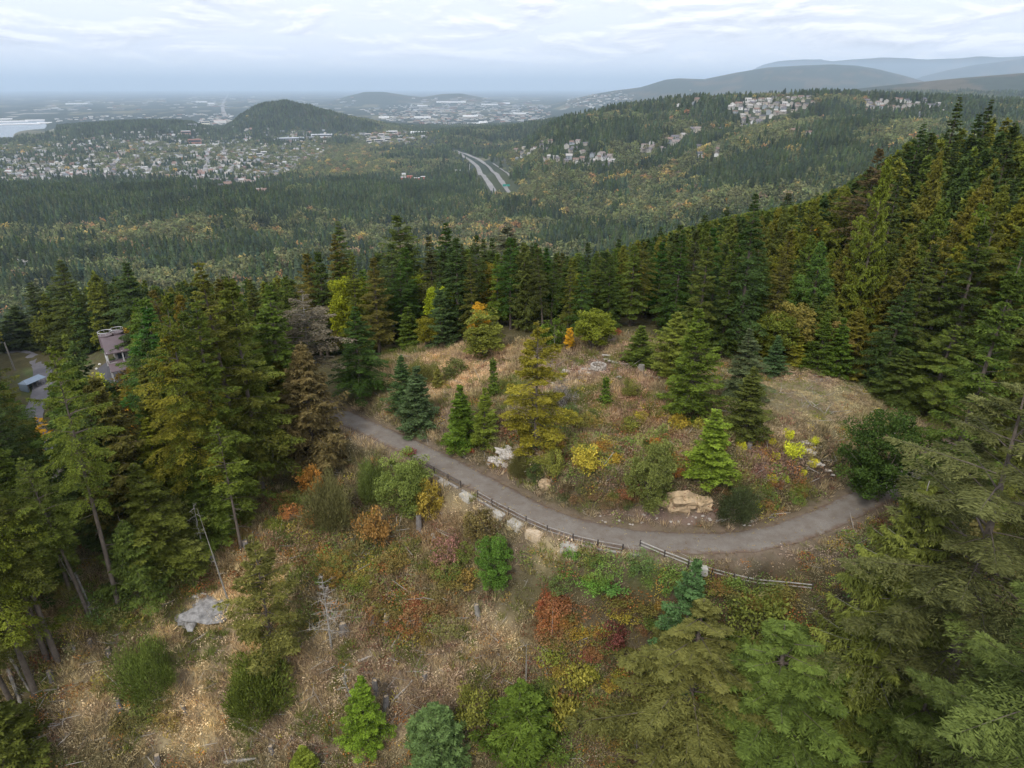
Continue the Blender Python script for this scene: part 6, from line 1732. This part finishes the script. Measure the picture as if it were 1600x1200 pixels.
k = (rng.random(len(X)) < 0.12 + 0.75 * patch_w(u, v, X, Y, [(350, 1110, 300, 100, 1), (650, 1060, 200, 130, .8), (480, 860, 120, 60, .6), (700, 860, 80, 40, .7), (60, 1100, 100, 100, .8), (1000, 1100, 120, 80, .4), (880, 620, 40, 30, .9), (1180, 740, 90, 40, .4)])) & (d > 3)
X, Y, Z = X[k], Y[k], Z[k]; n = len(X); sc = 0.8 + 2.0 * rng.random(n) ** 2
scatter('fallen_twigs', 'twigs', np.stack([X, Y, Z], 1), np.stack([sc, sc, sc], 1), rng.uniform(0, 6.28, n), np.full((n, 3), .3), rng.integers(0, 4, n), tilt=rng.normal(0, .25, (n, 2)))
print('ground growth', ngrass, nherb, n)

# fallen leaves and grit on the lane
n = 2600; kk = rng.integers(3, len(ROAD) - 3, n); off = np.sign(rng.normal(0, 1, n)) * 2.05 * rng.random(n) ** 0.35
T_ = np.gradient(ROAD_XY, axis=0); T_ /= np.linalg.norm(T_, axis=1, keepdims=True)
LX = ROAD_XY[kk, 0] - T_[kk, 1] * off + rng.normal(0, .2, n); LY = ROAD_XY[kk, 1] + T_[kk, 0] * off + rng.normal(0, .2, n)
LZ = ROAD_Z[kk] + 0.05 * (1 - (off / 2.12) ** 2) + 0.012
lm = mesh_np('leaf', np.array([(-.06, 0, 0), (0, -.035, .01), (.07, 0, 0), (0, .04, .012), (.05, .09, 0), (.09, .05, .01), (.15, .09, 0), (.1, .12, .01)]), np.arange(8).reshape(2, 4), (LEAF_I,), tint=np.full(8, .4))
far_proto('litter', [lm])
scatter('leaf_litter', 'litter', np.stack([LX, LY, LZ], 1), np.stack([rng.uniform(.7, 1.8, n)] * 3, 1), rng.uniform(0, 6.28, n), cols_from([(.16, .11, .05), (.10, .07, .04), (.22, .17, .07), (.12, .10, .08)], n, rng, .2), np.zeros(n))
# ------------------------------------------------------------------ railing along the lane's outer edge
T = np.gradient(ROAD_XY, axis=0); T /= np.linalg.norm(T, axis=1, keepdims=True)
OUT = np.stack([T[:, 1], -T[:, 0]], 1)
ru, rv = project(ROAD[:, 0], ROAD[:, 1], ROAD[:, 2])
DARKWOOD = plain('weathered_dark_post', (.060, .05, .045), .9, .3, 4); RAILW = plain('grey_rail', (.27, .25, .23), .85, .3, 3); RAILD = plain('dark_rail', (.11, .10, .09), .85, .3, 3)
def edge_pt(k, off): return np.array([ROAD_XY[k, 0] + OUT[k, 0] * off, ROAD_XY[k, 1] + OUT[k, 1] * off])
def railing(label, u0, u1, off, step, rails, railmat, posth=0.95, drift=None):
    ks = [k for k in range(len(ROAD)) if u0 <= ru[k] <= u1]
    pts = []; acc = step
    for a, b_ in zip(ks[:-1], ks[1:]):
        acc += np.linalg.norm(ROAD_XY[b_] - ROAD_XY[a])
        if acc >= step:
            acc = 0; o_ = off + (drift(ru[b_]) if drift else 0); p = edge_pt(b_, o_); pts.append((p[0], p[1], ground(*p)))
    root = link('railing', None, None, pts[0]); tag(root, label, 'railing')
    c = Vector(pts[0])
    for p in pts:
        q = Vector(p) - c; m = MB(); m.box(q.x - .07, q.x + .07, q.y - .07, q.y + .07, q.z - .3, q.z + posth); m.build('post', DARKWOOD, root)
    for p, q in zip(pts[:-1], pts[1:]):
        for h in rails:
            a, b_ = Vector(p) - c, Vector(q) - c
            m = MB(); m.tube((a.x, a.y, a.z + h + random.uniform(-.03, .03)), (b_.x, b_.y, b_.z + h + random.uniform(-.03, .03)), .055, .055, 6); m.build('rail', railmat, root)
    return root
railing('dark post railing along the upper outer edge of the lane', 652, 752, 2.35, 2.1, (.45, .85), RAILD)
railing('post railing with pale top rail above the pale stone blocks', 757, 1004, 2.35, 2.2, (.30, .80), RAILW)
def fence_uv(label, uvs, mat, posth=.9, rails=(.35, .75)):
    pts = [hit(u, v + 5) for u, v in uvs]
    root = link('railing', None, None, pts[0]); tag(root, label, 'railing'); c = Vector(pts[0])
    for p in pts:
        q = Vector(p) - c; m = MB(); m.box(q.x - .07, q.x + .07, q.y - .07, q.y + .07, q.z - .3, q.z + posth); m.build('post', DARKWOOD, root)
    for p, q in zip(pts[:-1], pts[1:]):
        for h in rails:
            a, b_ = Vector(p) - c, Vector(q) - c
            m = MB(); m.tube((a.x, a.y, a.z + h), (b_.x, b_.y, b_.z + h), .07, .07, 6); m.build('rail', mat, root)
fence_uv('pale pole fence leaving the lane towards the olive shrubs', [(1000, 850), (1038, 866), (1075, 882), (1112, 894), (1146, 903), (1182, 910), (1226, 914), (1268, 918)], plain('pale_pole', (.34, .32, .29), .85, .2, 3))
# ------------------------------------------------------------------ stones
ROCKM = NT('pale_rock')
rn = ROCKM.noise(1.6, 6, 0.7); rn2 = ROCKM.noise(7, 4, 0.7)
ROCKM.bsdf(ROCKM.mix(ROCKM.ramp(rn2, [(0.45, (0, 0, 0)), (0.62, (1, 1, 1))]), ROCKM.ramp(rn, [(0.35, (.25, .22, .19)), (0.6, (.46, .42, .37))]), (.60, .56, .50)), 0.9, 0.2, rn2, 0.6, 0.05)
ROCKM = ROCKM.m
TANROCK = plain('tan_rock', (.46, .34, .21), .95, .35, 1.5, bump=.6)
GREYROCK = plain('grey_rock', (.27, .26, .25), .9, .5, 2.2, bump=.8)
CONC = plain('pale_block', (.42, .395, .345), .9, .25, 1.2, bump=.4)
def rock_mesh(seed, sx, sy, sz, mat, sub=3, rough=.28, boxy=False):
    import bmesh
    bm = bmesh.new()
    if boxy:
        bmesh.ops.create_cube(bm, size=1.6); bmesh.ops.bevel(bm, geom=bm.edges[:], offset=.12, segments=2, affect='EDGES'); bmesh.ops.subdivide_edges(bm, edges=bm.edges[:], cuts=2, use_grid_fill=True)
    else: bmesh.ops.create_icosphere(bm, subdivisions=sub, radius=1)
    from mathutils import noise
    for v in bm.verts:
        n = noise.noise(v.co * 1.3 + Vector((seed, 0, 0))) + .5 * noise.noise(v.co * 3.1 + Vector((0, seed, 0)))
        f = 1 + n * rough
        if not boxy: f += .16 * math.floor(3.0 * noise.noise(v.co * 1.7 + Vector((seed * 2, 1, 0)))) + .05 * math.floor(4 * noise.noise(v.co * 4.5 + Vector((seed * 3, 1, 0))))
        v.co = Vector((v.co.x * sx, v.co.y * sy, v.co.z * sz)) * f
    me = bpy.data.meshes.new('rock'); bm.to_mesh(me); bm.free(); me.materials.append(mat); return me
def rock(name, label, u, v, s, mat, cat='rock', seed=1, sink=.3, rz=0, boxy=False, group=None, rough=.28, tilt=(0, 0)):
    x, y, z = hit(u, v)
    o = link(name, rock_mesh(seed, *s, mat, boxy=boxy, rough=rough), None, (x, y, z + s[2] * (1 - 2 * sink) * .5), (tilt[0], tilt[1], rz)); tag(o, label, cat, group)
    return o
def lane_rz(u):
    k = int(np.argmin(abs(ru - u))); return math.atan2(T[k, 1], T[k, 0])
def edge_block(u, off, s, label, seed, dz=0.0, mat=CONC):
    k = int(np.argmin(abs(ru - u))); p = edge_pt(k, off)
    o = link('stone_block', rock_mesh(seed, *s, mat, boxy=True, rough=.10), None, (p[0], p[1], ROAD_Z[k] - s[2] * .72 + dz), (0, 0, math.atan2(T[k, 1], T[k, 0]) + random.uniform(-.06, .06)))
    tag(o, label, 'stone block')
edge_block(724, 3.1, (1.1, .55, .55), 'uppermost pale stone block under the lane railing', 3)
edge_block(762, 3.2, (1.3, .6, .7), 'pale stone block under the railing left of the grass tuft pair', 4)
edge_block(805, 3.1, (1.0, .5, .5), 'slim pale block under the railing between two large ones', 8, .1)
edge_block(835, 3.1, (1.2, .65, .75), 'grey stone block under the kink of the railing', 5)
edge_block(862, 3.2, (1.3, .65, .85), 'tan stone block right of the kink of the railing', 6, 0, plain('tan_block', (.50, .40, .28), .9, .25, 1.2))
edge_block(908, 3.3, (1.2, .6, .8), 'pale stone block above the brambles beside a straw tuft', 7)
edge_block(1085, 4.2, (1.0, .5, .6), 'pale stone block under the pole fence behind the bluish fir', 9)
for (u0, u1) in ((700, 745), (745, 800), (910, 1000)):
    ks = [k for k in range(len(ROAD)) if u0 <= ru[k] <= u1]
    m = MB(); pts = [(*edge_pt(k, 2.75), ROAD_Z[k] - .05) for k in ks]; m.path(pts, [.16] * len(pts), 6)
    tag(m.build('edge_timber', RAILW), {700: 'pale edging timber at the upper part of the railing', 745: 'pale edging timber left of the kink of the railing', 910: 'pale edging timber right of the last stone block'}[u0], 'timber')
rock('rock_outcrop', 'broad flat grey rock on the dry lower left slope', 333, 952, (3.0, 1.7, .5), GREYROCK, seed=11, rz=.6, sink=.25, rough=.22, tilt=(.35, .1))
rock('rock_outcrop', 'pointed grey rock left of the broad flat one', 295, 962, (1.4, 2.0, .45), GREYROCK, seed=12, rz=.3, sink=.2, tilt=(.3, 0))
for i, (u, v, s) in enumerate([(305, 932, .5), (313, 950, .45), (297, 975, .4), (322, 965, .4), (290, 978, .6), (310, 938, .3), (318, 928, .35)]):
    rock('rock', 'small white-stained stone beside the flat grey rock', u, v, (s, s * .8, s * .5), ROCKM, seed=20 + i, group='white-stained stones beside the flat rock')
rock('rock_outcrop', 'white-stained rock face on the bank left of the yellow bush', 795, 712, (1.8, .7, 1.0), ROCKM, seed=13, rz=-.5, rough=.4)
rock('rock_outcrop', 'lower white-stained rock of the face left of the yellow bush', 776, 722, (1.3, .6, .7), ROCKM, seed=14, rz=-.5, rough=.4)
for i, (u, v, s) in enumerate([(768, 716, .4), (785, 704, .5), (806, 700, .4), (790, 728, .5), (764, 725, .35), (800, 722, .35)]):
    rock('rock', 'broken white stone in the rock face left of the yellow bush', u, v, (s, s * .7, s * .7), ROCKM, seed=40 + i, group='broken stones of the white rock face')
rock('rock_outcrop', 'tan bare rock face above the lane left of the low dark broom', 1063, 788, (1.9, .8, 1.3), TANROCK, seed=15, rz=0.05, rough=.55)
rock('rock_outcrop', 'smaller tan rock face right beside the larger tan one', 1098, 790, (1.2, .7, 1.0), TANROCK, seed=16, rz=-.1, rough=.35)
rock('rock_outcrop', 'tan rock half hidden between small brown broom and yellow bush', 852, 758, (1.0, .6, .8), TANROCK, seed=17, rough=.3)
for i, (u, v, s) in enumerate([(1258, 692, .8), (1246, 700, .5), (1263, 706, .9), (1272, 700, .5), (1256, 712, .4), (1270, 722, 1.0), (1282, 726, .5), (1292, 735, .5), (1180, 676, .6), (1187, 682, .4), (1200, 684, .4), (1177, 668, .3), (1235, 690, .4), (1300, 742, .35)]):
    rock('rock', 'pale stone on the crest of the dark bank below the meadow', u, v, (s, s * .6, s * .35), ROCKM, seed=60 + i, rz=-.5, group='pale stones on the bank below the meadow')
for i, (u, v, s) in enumerate([(884, 582, .8), (880, 590, .6), (890, 596, .6), (908, 584, .6), (918, 584, .5), (921, 592, .4), (885, 606, .4), (868, 594, .4), (968, 590, .45), (1004, 592, .3), (1012, 594, .3), (1020, 590, .35), (1029, 591, .4), (955, 547, .4), (862, 600, .4), (936, 551, .3), (990, 590, .2), (1008, 605, .25)]):
    rock('rock', 'whitish stone lying on the bare top of the knoll', u, v, (s, s * .7, s * .5), ROCKM, seed=90 + i, group='whitish stones on the knoll top')
random.seed(3)
for i in range(34):
    u = random.uniform(930, 1180); v = 812 + random.uniform(-9, 8) + (3 if u > 1100 else 0); s = random.uniform(.08, .22)
    rock('rock', 'small pale stone along the inner edge of the lane bend', u, v, (s, s * .8, s * .6), ROCKM, seed=130 + i, group='small stones along the lane bend')
# --- stone ring
def stone_ring():
    x, y, z = hit(935, 576)
    root = link('stone_ring', None, None, (x, y, z)); tag(root, 'low round ring of whitish stones on the bare knoll top', 'fire ring')
    for row in range(2):
        for i in range(13):
            a = 2 * math.pi * (i + .5 * row) / 13
            me = rock_mesh(200 + i % 5, .26, .19, .2, ROCKM, sub=2, rough=.15, boxy=True) if i < 5 and row == 0 else STR[(i + row) % 5]
            if i < 5 and row == 0: STR.append(me)
            link('stone', me, root, (math.cos(a) * 1.02, math.sin(a) * 1.02, .2 + row * .33), (0, 0, a + math.pi / 2))
STR = []; stone_ring()
x, y, z = hit(917, 578); tag(MB().box(-.9, .9, -.35, .35, -.05, .16).build('stone_slab', ROCKM, None, (x, y, z + .05), (0, 0, .1)), 'flat whitish slab at the left foot of the stone ring', 'slab')
for i, (u, v, r) in enumerate([(950, 562, .4), (957, 567, -.5), (948, 558, .2)]):
    x, y, z = hit(u, v); tag(MB().box(-.75, .75, -.22, .22, 0, .12).build('stone_slab', ROCKM, None, (x, y, z + .12 * i), (0, .1, r)), ('lower', 'tilted', 'upper')[i] + ' loose slab behind the right of the stone ring', 'slab')
x, y, z = hit(1002, 578); m = MB(); m.tube((0, 0, -.2), (0, 0, .8), .55, .45, 9); tag(m.build('stump', BARK_GREY, None, (x, y, z)), 'grey stump on the knoll top right of the stone ring', 'stump')

# ------------------------------------------------------------------ stumps, logs and snags
BROKEN = plain('split_wood', (.42, .33, .22), .95, .3, 3)
def stump(u, v, hpx, wpx, label, lean=None, pale=False):
    x, y, z = hit(u, v); d = CP * y - SP * (z - CZ); h = hpx / FPX * d * 1.25; r = wpx / 2 / FPX * d
    root = link('stump', None, None, (x, y, z), (random.uniform(-.08, .08), random.uniform(-.1, .1), random.uniform(0, 6))); tag(root, label, 'stump')
    m = MB(); n = 10; rr = [random.uniform(.85, 1.15) for _ in range(n)]
    lv = [(-.3, 1.45), (.15, 1.15), (h * .5, 1.0), (h * .9, .92)]
    vs = []
    for zz, k in lv: vs += [(math.cos(6.283 * i / n) * r * k * rr[i], math.sin(6.283 * i / n) * r * k * rr[i], zz) for i in range(n)]
    vs += [(math.cos(6.283 * i / n) * r * .88 * rr[i], math.sin(6.283 * i / n) * r * .88 * rr[i], h * random.uniform(.92, 1.12)) for i in range(n)]
    m.add(vs, [(a * n + i, a * n + (i + 1) % n, (a + 1) * n + (i + 1) % n, (a + 1) * n + i) for a in range(4) for i in range(n)]); m.build('bark', BARK_GREY if pale else plain_stump, root)
    m = MB(); m.add([(math.cos(6.283 * i / n) * r * .87 * rr[i], math.sin(6.283 * i / n) * r * .87 * rr[i], h * .93) for i in range(n)], [tuple(range(n))]); m.build('cut_face', BROKEN, root)
plain_stump = plain('grey_stump_bark', (.20, .18, .165), .95, .35, 2, bump=.5)
for u, v, h, w, lab in [(655, 826, 22, 9, 'thick leaning stump under the yellowing bush'), (334, 880, 16, 9, 'tall stump above the grey rock'), (220, 942, 13, 7, 'stump right of the long bare trunk'), (170, 1022, 9, 8, 'stump left above the round broom'), (142, 1008, 9, 7, 'dark stump beside the leaning dead stems'),
                        (117, 1020, 10, 5, 'slim stump near the left trunks'), (188, 1106, 16, 8, 'broken stump below the round broom'), (250, 1092, 10, 6, 'small stump right below the round broom'), (290, 1112, 10, 6, 'small stump in the dry grass below the round broom'), (582, 976, 14, 6, 'slim grey stump in the middle of the slope'),
                        (605, 975, 14, 10, 'pale split stump in the middle of the slope'), (538, 988, 14, 12, 'wide grey stump right of the dead snag'), (588, 1082, 22, 8, 'tall stump on the lower slope, upper of a pair'), (603, 1110, 24, 9, 'tall stump on the lower slope, lower of a pair'), (664, 1062, 11, 9, 'grey stump right of the stump pair'),
                        (747, 964, 20, 8, 'split pale stump below the bright green bush'), (710, 884, 12, 6, 'slim stump below the pink-brown bush'), (578, 918, 10, 8, 'stump beside the orange-brown bush'), (797, 1090, 14, 7, 'pale stump behind the rich green young fir'), (385, 858, 12, 9, 'grey stump below the spindly fir'),
                        (80, 1060, 12, 9, 'dark stump at the foot of the left trunks'), (247, 1192, 14, 9, 'stump cut by the bottom border'), (1170, 705, 12, 9, 'grey stump on the bank below the meadow rim'), (425, 1175, 12, 8, 'stump low on the slope near the bottom')]:
    stump(u, v, h, w, lab, pale=('pale' in lab))
def log(u0, v0, u1, v1, rpx, label, mat=DEADWOOD, lift=.12):
    a = Vector(hit(u0, v0)); b_ = Vector(hit(u1, v1)); d = CP * a.y - SP * (a.z - CZ); r = max(.045, rpx / 2 / FPX * d)
    m = MB(); n = 5; c = a.copy()
    pts = []
    for i in range(n + 1):
        p = a.lerp(b_, i / n); g = ground(p.x, p.y); pts.append((p.x - c.x + random.uniform(-.05, .05), p.y - c.y, max(g, (a.lerp(b_, i / n)).z) - c.z + lift))
    m.path(pts, [r * (1 - .6 * i / n) for i in range(n + 1)], 6)
    tag(m.build('log', mat, None, tuple(c)), label, 'log')
log(238, 938, 283, 905, 2.5, 'long thin pale pole lying above the grey rock')
log(432, 1112, 482, 1078, 4, 'bare log right below the dark olive bush')
log(355, 1120, 430, 1160, 3, 'thin log low on the slope left of the light conifer')
log(378, 1076, 402, 1082, 3, 'short pale log left of the dark olive bush')
log(560, 1034, 582, 1026, 5, 'short pale split log in the middle of the slope')
log(609, 1103, 645, 1064, 4, 'thin log leaning up to the grey stump')
log(536, 968, 584, 964, 3, 'thin pale stick lying left of the slim grey stump')
log(350, 1192, 402, 1186, 8, 'thick log at the bottom border', BARK_GREY)
log(180, 1090, 198, 1084, 4, 'short white stick on the broken stump below the broom')
log(60, 1000, 52, 1060, 5, 'dark log leaning by the left trunks', BARK)
log(1, 1004, 48, 1086, 6, 'fallen grey trunk slanting in from the left border', BARK_GREY, .5)
log(14, 1050, 60, 1175, 6, 'second fallen trunk slanting below the first at left', BARK_GREY, .4)
log(255, 760, 300, 800, 3, 'pale broken pole in the understorey', DEADWOOD, .6)
log(676, 836, 681, 844, 6, 'white splinter of wood above the pink-brown bush')
log(100, 872, 148, 968, 5, 'grey dead stem leaning through the left firs', BARK_GREY, 1.5)

def snag(name, label, base, vt, nbr, reach, mat=BARK_GREY, r0=.22, seed=1, z0=.2, curl=.3, lean=(0, 0), sub=4, droop=.1, bend=0.0, closedtop=True):
    x, y, z = hit(*base); H = top_z(x, y, vt) - z
    root = link(name, None, None, (x, y, z - .3), (lean[0], lean[1], 0)); tag(root, label, 'dead tree')
    m = MB(); n = 8
    ax = lambda t: (bend * math.sin(t * 2.4), bend * .6 * t * t, H * t)
    m.path([ax(i / n) for i in range(n + 1)], [max(.015, r0 * (1 - .93 * i / n)) for i in range(n + 1)], 7); m.build('trunk', mat, root)
    rng = np.random.default_rng(seed)
    for i in range(nbr):
        t = z0 + (1 - z0) * (i + rng.random()) / nbr; a = i * 2.4 + rng.normal(0, .4); L = reach * (1.2 - t) * rng.uniform(.5, 1.2)
        p = Vector(ax(t)); d = Vector((math.cos(a), math.sin(a), .25)); pts = [p]
        for k in range(5):
            d = (d + Vector((rng.normal(0, curl), rng.normal(0, curl), -droop + rng.normal(0, curl * .6)))).normalized(); pts.append(pts[-1] + d * L / 5)
        q = MB(); rr = r0 * .22; q.path(pts, [rr * (1 - .17 * k) for k in range(6)], 4)
        for s in range(sub):
            k = 1 + s % 4; b_ = pts[k]; e = [b_]
            dd = Vector((rng.normal(0, .5), rng.normal(0, .5), rng.normal(0, .3)))
            for _ in range(3):
                dd = dd + Vector((rng.normal(0, .25), rng.normal(0, .25), rng.normal(-.05, .2))); e.append(e[-1] + dd.normalized() * L * .16)
            q.path(e, [rr * .5, rr * .4, rr * .28, rr * .12], 3)
        q.build('branch', DEADWOOD if mat is BARK_GREY else mat, root)
snag('dead_snag', 'grey dead tree with tangled bare branches in the middle of the lower slope', (518, 1012), 896, 34, 3.8, r0=.15, seed=5, z0=.25, sub=6, curl=.2, droop=.02)
snag('dead_snag', 'pale bent dead top hanging over the light green conifer', (572, 1120), 1020, 9, 2.0, r0=.16, seed=6, z0=.4, bend=-1.6, curl=.4)
snag('dead_snag', 'bare pole standing on the slope below the tall stump', (360, 948), 790, 3, 1.0, r0=.12, seed=7, lean=(0, -.1))
snag('dead_snag', 'dead tree with arching white branches above the dry grass', (322, 880), 782, 9, 3.0, r0=.14, seed=8, z0=.55, curl=.35)
snag('dead_snag', 'leafless birch stems fanning out beside the brown cedar', (432, 745), 655, 12, 3.2, r0=.09, seed=9, z0=.15, curl=.12, droop=-.25)
snag('dead_snag', 'thin grey pole with snapped top in the middle of the slope', (822, 1066), 1000, 2, .8, r0=.10, seed=10)
snag('dead_snag', 'slim pale sapling trunk with orange leaves above it', (862, 1008), 945, 3, .6, r0=.08, seed=11)
snag('dead_snag', 'thin grey stem between the left firs and the round broom', (226, 905), 800, 3, .9, r0=.10, seed=12, lean=(0, -.12))
snag('dead_snag', 'twiggy dead stem leaning beside the long bare trunk', (150, 970), 868, 12, 1.6, r0=.10, seed=13, lean=(0, -.2))
snag('dead_snag', 'bare white-barked stems in the bottom thicket', (992, 1190), 1130, 4, 1.6, r0=.07, seed=14, z0=.3)
snag('dead_snag', 'small grey dead sapling at the back of the knoll behind the layered tree', (866, 552), 508, 10, 1.0, r0=.07, seed=15)
snag('dead_snag', 'white pole rising out of the dark trees on the right hillside', (1362, 345), 268, 2, 1.0, r0=.3, seed=16)

# ------------------------------------------------------------------ the house in the trees and its yard
def near_house():
    x, y, z = hit(186, 572)
    root = link('house', None, None, (x + 3.0, y, z - .3), (0, 0, 0.62)); tag(root, 'tall pale house with purple-brown metal roof half hidden by firs', 'house')
    PW = plain('pale_siding', (.36, .34, .32), .8, .06, .5); RM = plain('brown_metal_roof', (.165, .125, .135), .45, .08, .6, spec=.5); WH = plain('white_trim', (.58, .58, .57), .6, .03); AS = plain('dark_paving', (.10, .10, .11), .9, .15, .5)
    m = MB(); m.box(-3.0, 7, -3.5, 4.5, -2, 7.2); m.build('wall', PW, root)
    rf = MB(); rf.add([(-5.6, -5.0, 6.9), (7.6, -5.0, 6.9), (7.6, .5, 10.4), (-5.6, .5, 10.4), (-5.6, 6, 6.9), (7.6, 6, 6.9),
                        (-5.6, -5.0, 6.7), (7.6, -5.0, 6.7), (7.6, .5, 10.2), (-5.6, .5, 10.2), (-5.6, 6, 6.7), (7.6, 6, 6.7)],
                       [(0, 1, 2, 3), (3, 2, 5, 4), (7, 6, 9, 8), (8, 9, 10, 11), (0, 3, 9, 6), (3, 4, 10, 9), (1, 7, 8, 2), (2, 8, 11, 5), (0, 6, 7, 1), (4, 5, 11, 10)])
    r_ = rf.build('roof', RM, root)
    for i in range(22):
        xx = -5.5 + i * .62; m = MB(); m.tube((xx, -5.02, 6.95), (xx, .5, 10.45), .04, .04, 4); m.build('seam', RM, r_)
    for px_, py_ in ((-5.2, -4.6), (-5.2, 3.5), (-1.2, -4.6)):
        m = MB(); m.box(px_ - .16, px_ + .16, py_ - .16, py_ + .16, -1, 7.2); m.build('porch_post', WH, root)
    m = MB(); m.box(-5.36, -3.0, -4.75, -4.45, 3.4, 3.9); m.build('porch_beam', WH, root)
    m = MB(); m.box(-5.36, -5.04, -4.44, 3.4, 3.4, 3.9); m.build('porch_beam', WH, root)
    for a, b_ in ((-2.5, -.6), (.4, 2.4), (3.4, 5.4)):
        for z0 in (4.4, 1.0):
            m = MB(); m.box(a - .12, b_ + .12, -3.62, -3.505, z0 - .12, z0 + 1.9); w_ = m.build('window_frame', WH, root)
            m = MB(); m.box(a, b_, -3.66, -3.63, z0, z0 + 1.78); m.build('pane', GLASS, w_)
    m = MB(); m.add([(-5.5, -9, 2.6), (3.0, -9, 2.6), (3.0, -3.52, 4.2), (-5.5, -3.52, 4.2), (-5.5, -9, 2.4), (3.0, -9, 2.4), (3.0, -3.52, 4.0), (-5.5, -3.52, 4.0)], [(0, 1, 2, 3), (7, 6, 5, 4), (0, 4, 5, 1), (1, 5, 6, 2), (2, 6, 7, 3), (3, 7, 4, 0)]); m.build('porch_roof', RM, root)
    for px_ in (-5.2, -2.2, 1.2):
        m = MB(); m.box(px_ - .14, px_ + .14, -8.8, -8.5, -1, 2.5); m.build('porch_post', WH, root)
    # round railed lookouts behind the ridge
    for cx, cy, rr in ((-4.0, 2.2, 1.9), (-.6, 3.4, 1.7)):
        m = MB(); m.tube((cx, cy, 7), (cx, cy, 10.7), rr, rr, 20); lk = m.build('lookout', RM, root)
        m = MB(); m.path([(cx + rr * math.cos(a * .3142), cy + rr * math.sin(a * .3142), 11.7) for a in range(21)], [.10] * 21, 6); m.build('rail_ring', WH, lk)
        for a in range(8):
            m = MB(); m.tube((cx + rr * math.cos(a * .785), cy + rr * math.sin(a * .785), 10.9), (cx + rr * math.cos(a * .785), cy + rr * math.sin(a * .785), 11.7), .06, .06, 4); m.build('rail_post', WH, lk)
    return x, y, z
near_house()
AS = plain('dark_paving', (.085, .085, .095), .9, .15, .5)
P = [hit(u, v) for u, v in [(152, 578), (168, 566), (188, 560), (200, 575), (196, 596), (168, 602), (158, 590)]]
m = MB(); m.add([(p[0], p[1], p[2] + .35) for p in P] + [(p[0], p[1], p[2] - .6) for p in P], [tuple(range(7)), tuple(range(7, 14))[::-1]] + [(i, (i + 1) % 7, 7 + (i + 1) % 7, 7 + i) for i in range(7)]); tag(m.build('paved_yard', AS), kind='structure')
LAMPW = plain('white_stone', (.75, .74, .70), .7, .05)
for i, (u, v, lab) in enumerate([(156, 571, 'white stone at the upper left corner of the dark yard'), (151, 577, 'white stone left of the dark yard'), (157, 588, 'white stone at the left notch of the dark yard'), (162, 596, 'white stone at the lower corner of the dark yard'), (147, 600, 'white stone block beside the sandy path')]):
    x, y, z = hit(u, v); tag(link('stone', rock_mesh(300 + i, .45, .35, .4, LAMPW, sub=2), None, (x, y, z + .25)), lab, 'stone')
def canopy():
    a = Vector(hit(38, 612)); b_ = Vector(hit(68, 598)); d = b_ - a; L = d.length
    root = link('canopy', None, None, tuple(a), (0, 0, math.atan2(d.y, d.x))); tag(root, 'blue-grey ridged shed roof on pale posts above the driveway hedge', 'canopy')
    BL = plain('blue_grey_sheet', (.20, .26, .34), .5, .06, .6, spec=.4)
    m = MB(); m.add([(0, -1.8, 2.3), (L, -1.8, 2.3), (L - .8, 0, 3.3), (.8, 0, 3.3), (L, 1.8, 2.3), (0, 1.8, 2.3)], [(0, 1, 2, 3), (3, 2, 4, 5), (0, 3, 5), (1, 4, 2), (0, 5, 4, 1)]); m.build('roof', BL, root)
    m = MB(); m.box(.1, L * .95, 1.4, 1.6, -.3, 2.29); m.build('back_wall', BL, root)
    m = MB(); m.box(.05, .2, -1.6, 1.38, -.3, 2.29); m.build('side_wall', BL, root)
    for i in range(5):
        xx = .4 + (L - .8) * i / 4; m = MB(); m.box(xx - .07, xx + .07, -1.7, -1.56, -.5, 2.29); m.build('post', RAILW, root)
canopy()
x, y, z = hit(23, 578); m = MB(); m.tube((0, 0, -.5), (0, 0, 9.5), .28, .2, 8); tag(m.build('utility_pole', BARK_GREY, None, (x, y, z), (0, -.06, 0)), 'bare grey wooden pole standing at the far left meadow', 'pole')
# pale rocky terrace with stone walls seen through the left firs
for i, (u, v, s, lab) in enumerate([(160, 712, 1.4, 'bluish white tarp heap seen through the left firs')]):
    x, y, z = hit(u, v); me = rock_mesh(330, 1.7, 1.1, .7, plain('white_tarp', (.68, .72, .80), .5, .15, 2), rough=.5); tag(link('tarp_heap', me, None, (x, y, z + .3), (0, 0, -.6)), lab, 'tarp')
random.seed(9)
for i in range(16):
    u, v = random.uniform(25, 150), random.uniform(700, 830)
    s = random.uniform(.7, 1.5)
    rock('rock', 'pale grey boulder in the rocky yard behind the left firs', u, v, (s * 1.5, s * .7, s * .5), GREYROCK if i % 3 else ROCKM, seed=340 + i, rz=.5, group='boulders of the rocky yard behind the left firs')
rock('stone_gatepost', 'cream stone wall end at the foot of the driveway', 32, 700, (.9, .6, 1.4), plain('cream_stone', (.50, .43, .34), .9, .15, 1.5), cat='wall', seed=360, boxy=True, rough=.12)
x, y, z = hit(22, 560)
ordinals()
# ------------------------------------------------------------------ haze: one closed box of thin even air
hm, hn, hl, ho = new_mat('haze')
pv = hn.new('ShaderNodeVolumePrincipled')
pv.inputs['Color'].default_value = (0.66, 0.82, 1.0, 1)
pv.inputs['Density'].default_value = 4.4e-5
pv.inputs['Anisotropy'].default_value = 0.0
hl.new(pv.outputs[0], ho.inputs['Volume'])
HB = MB(); HB.box(-95000, 95000, -95000, 95000, -3.0, 1220.0)
tag(HB.build('haze', hm), kind='stuff')
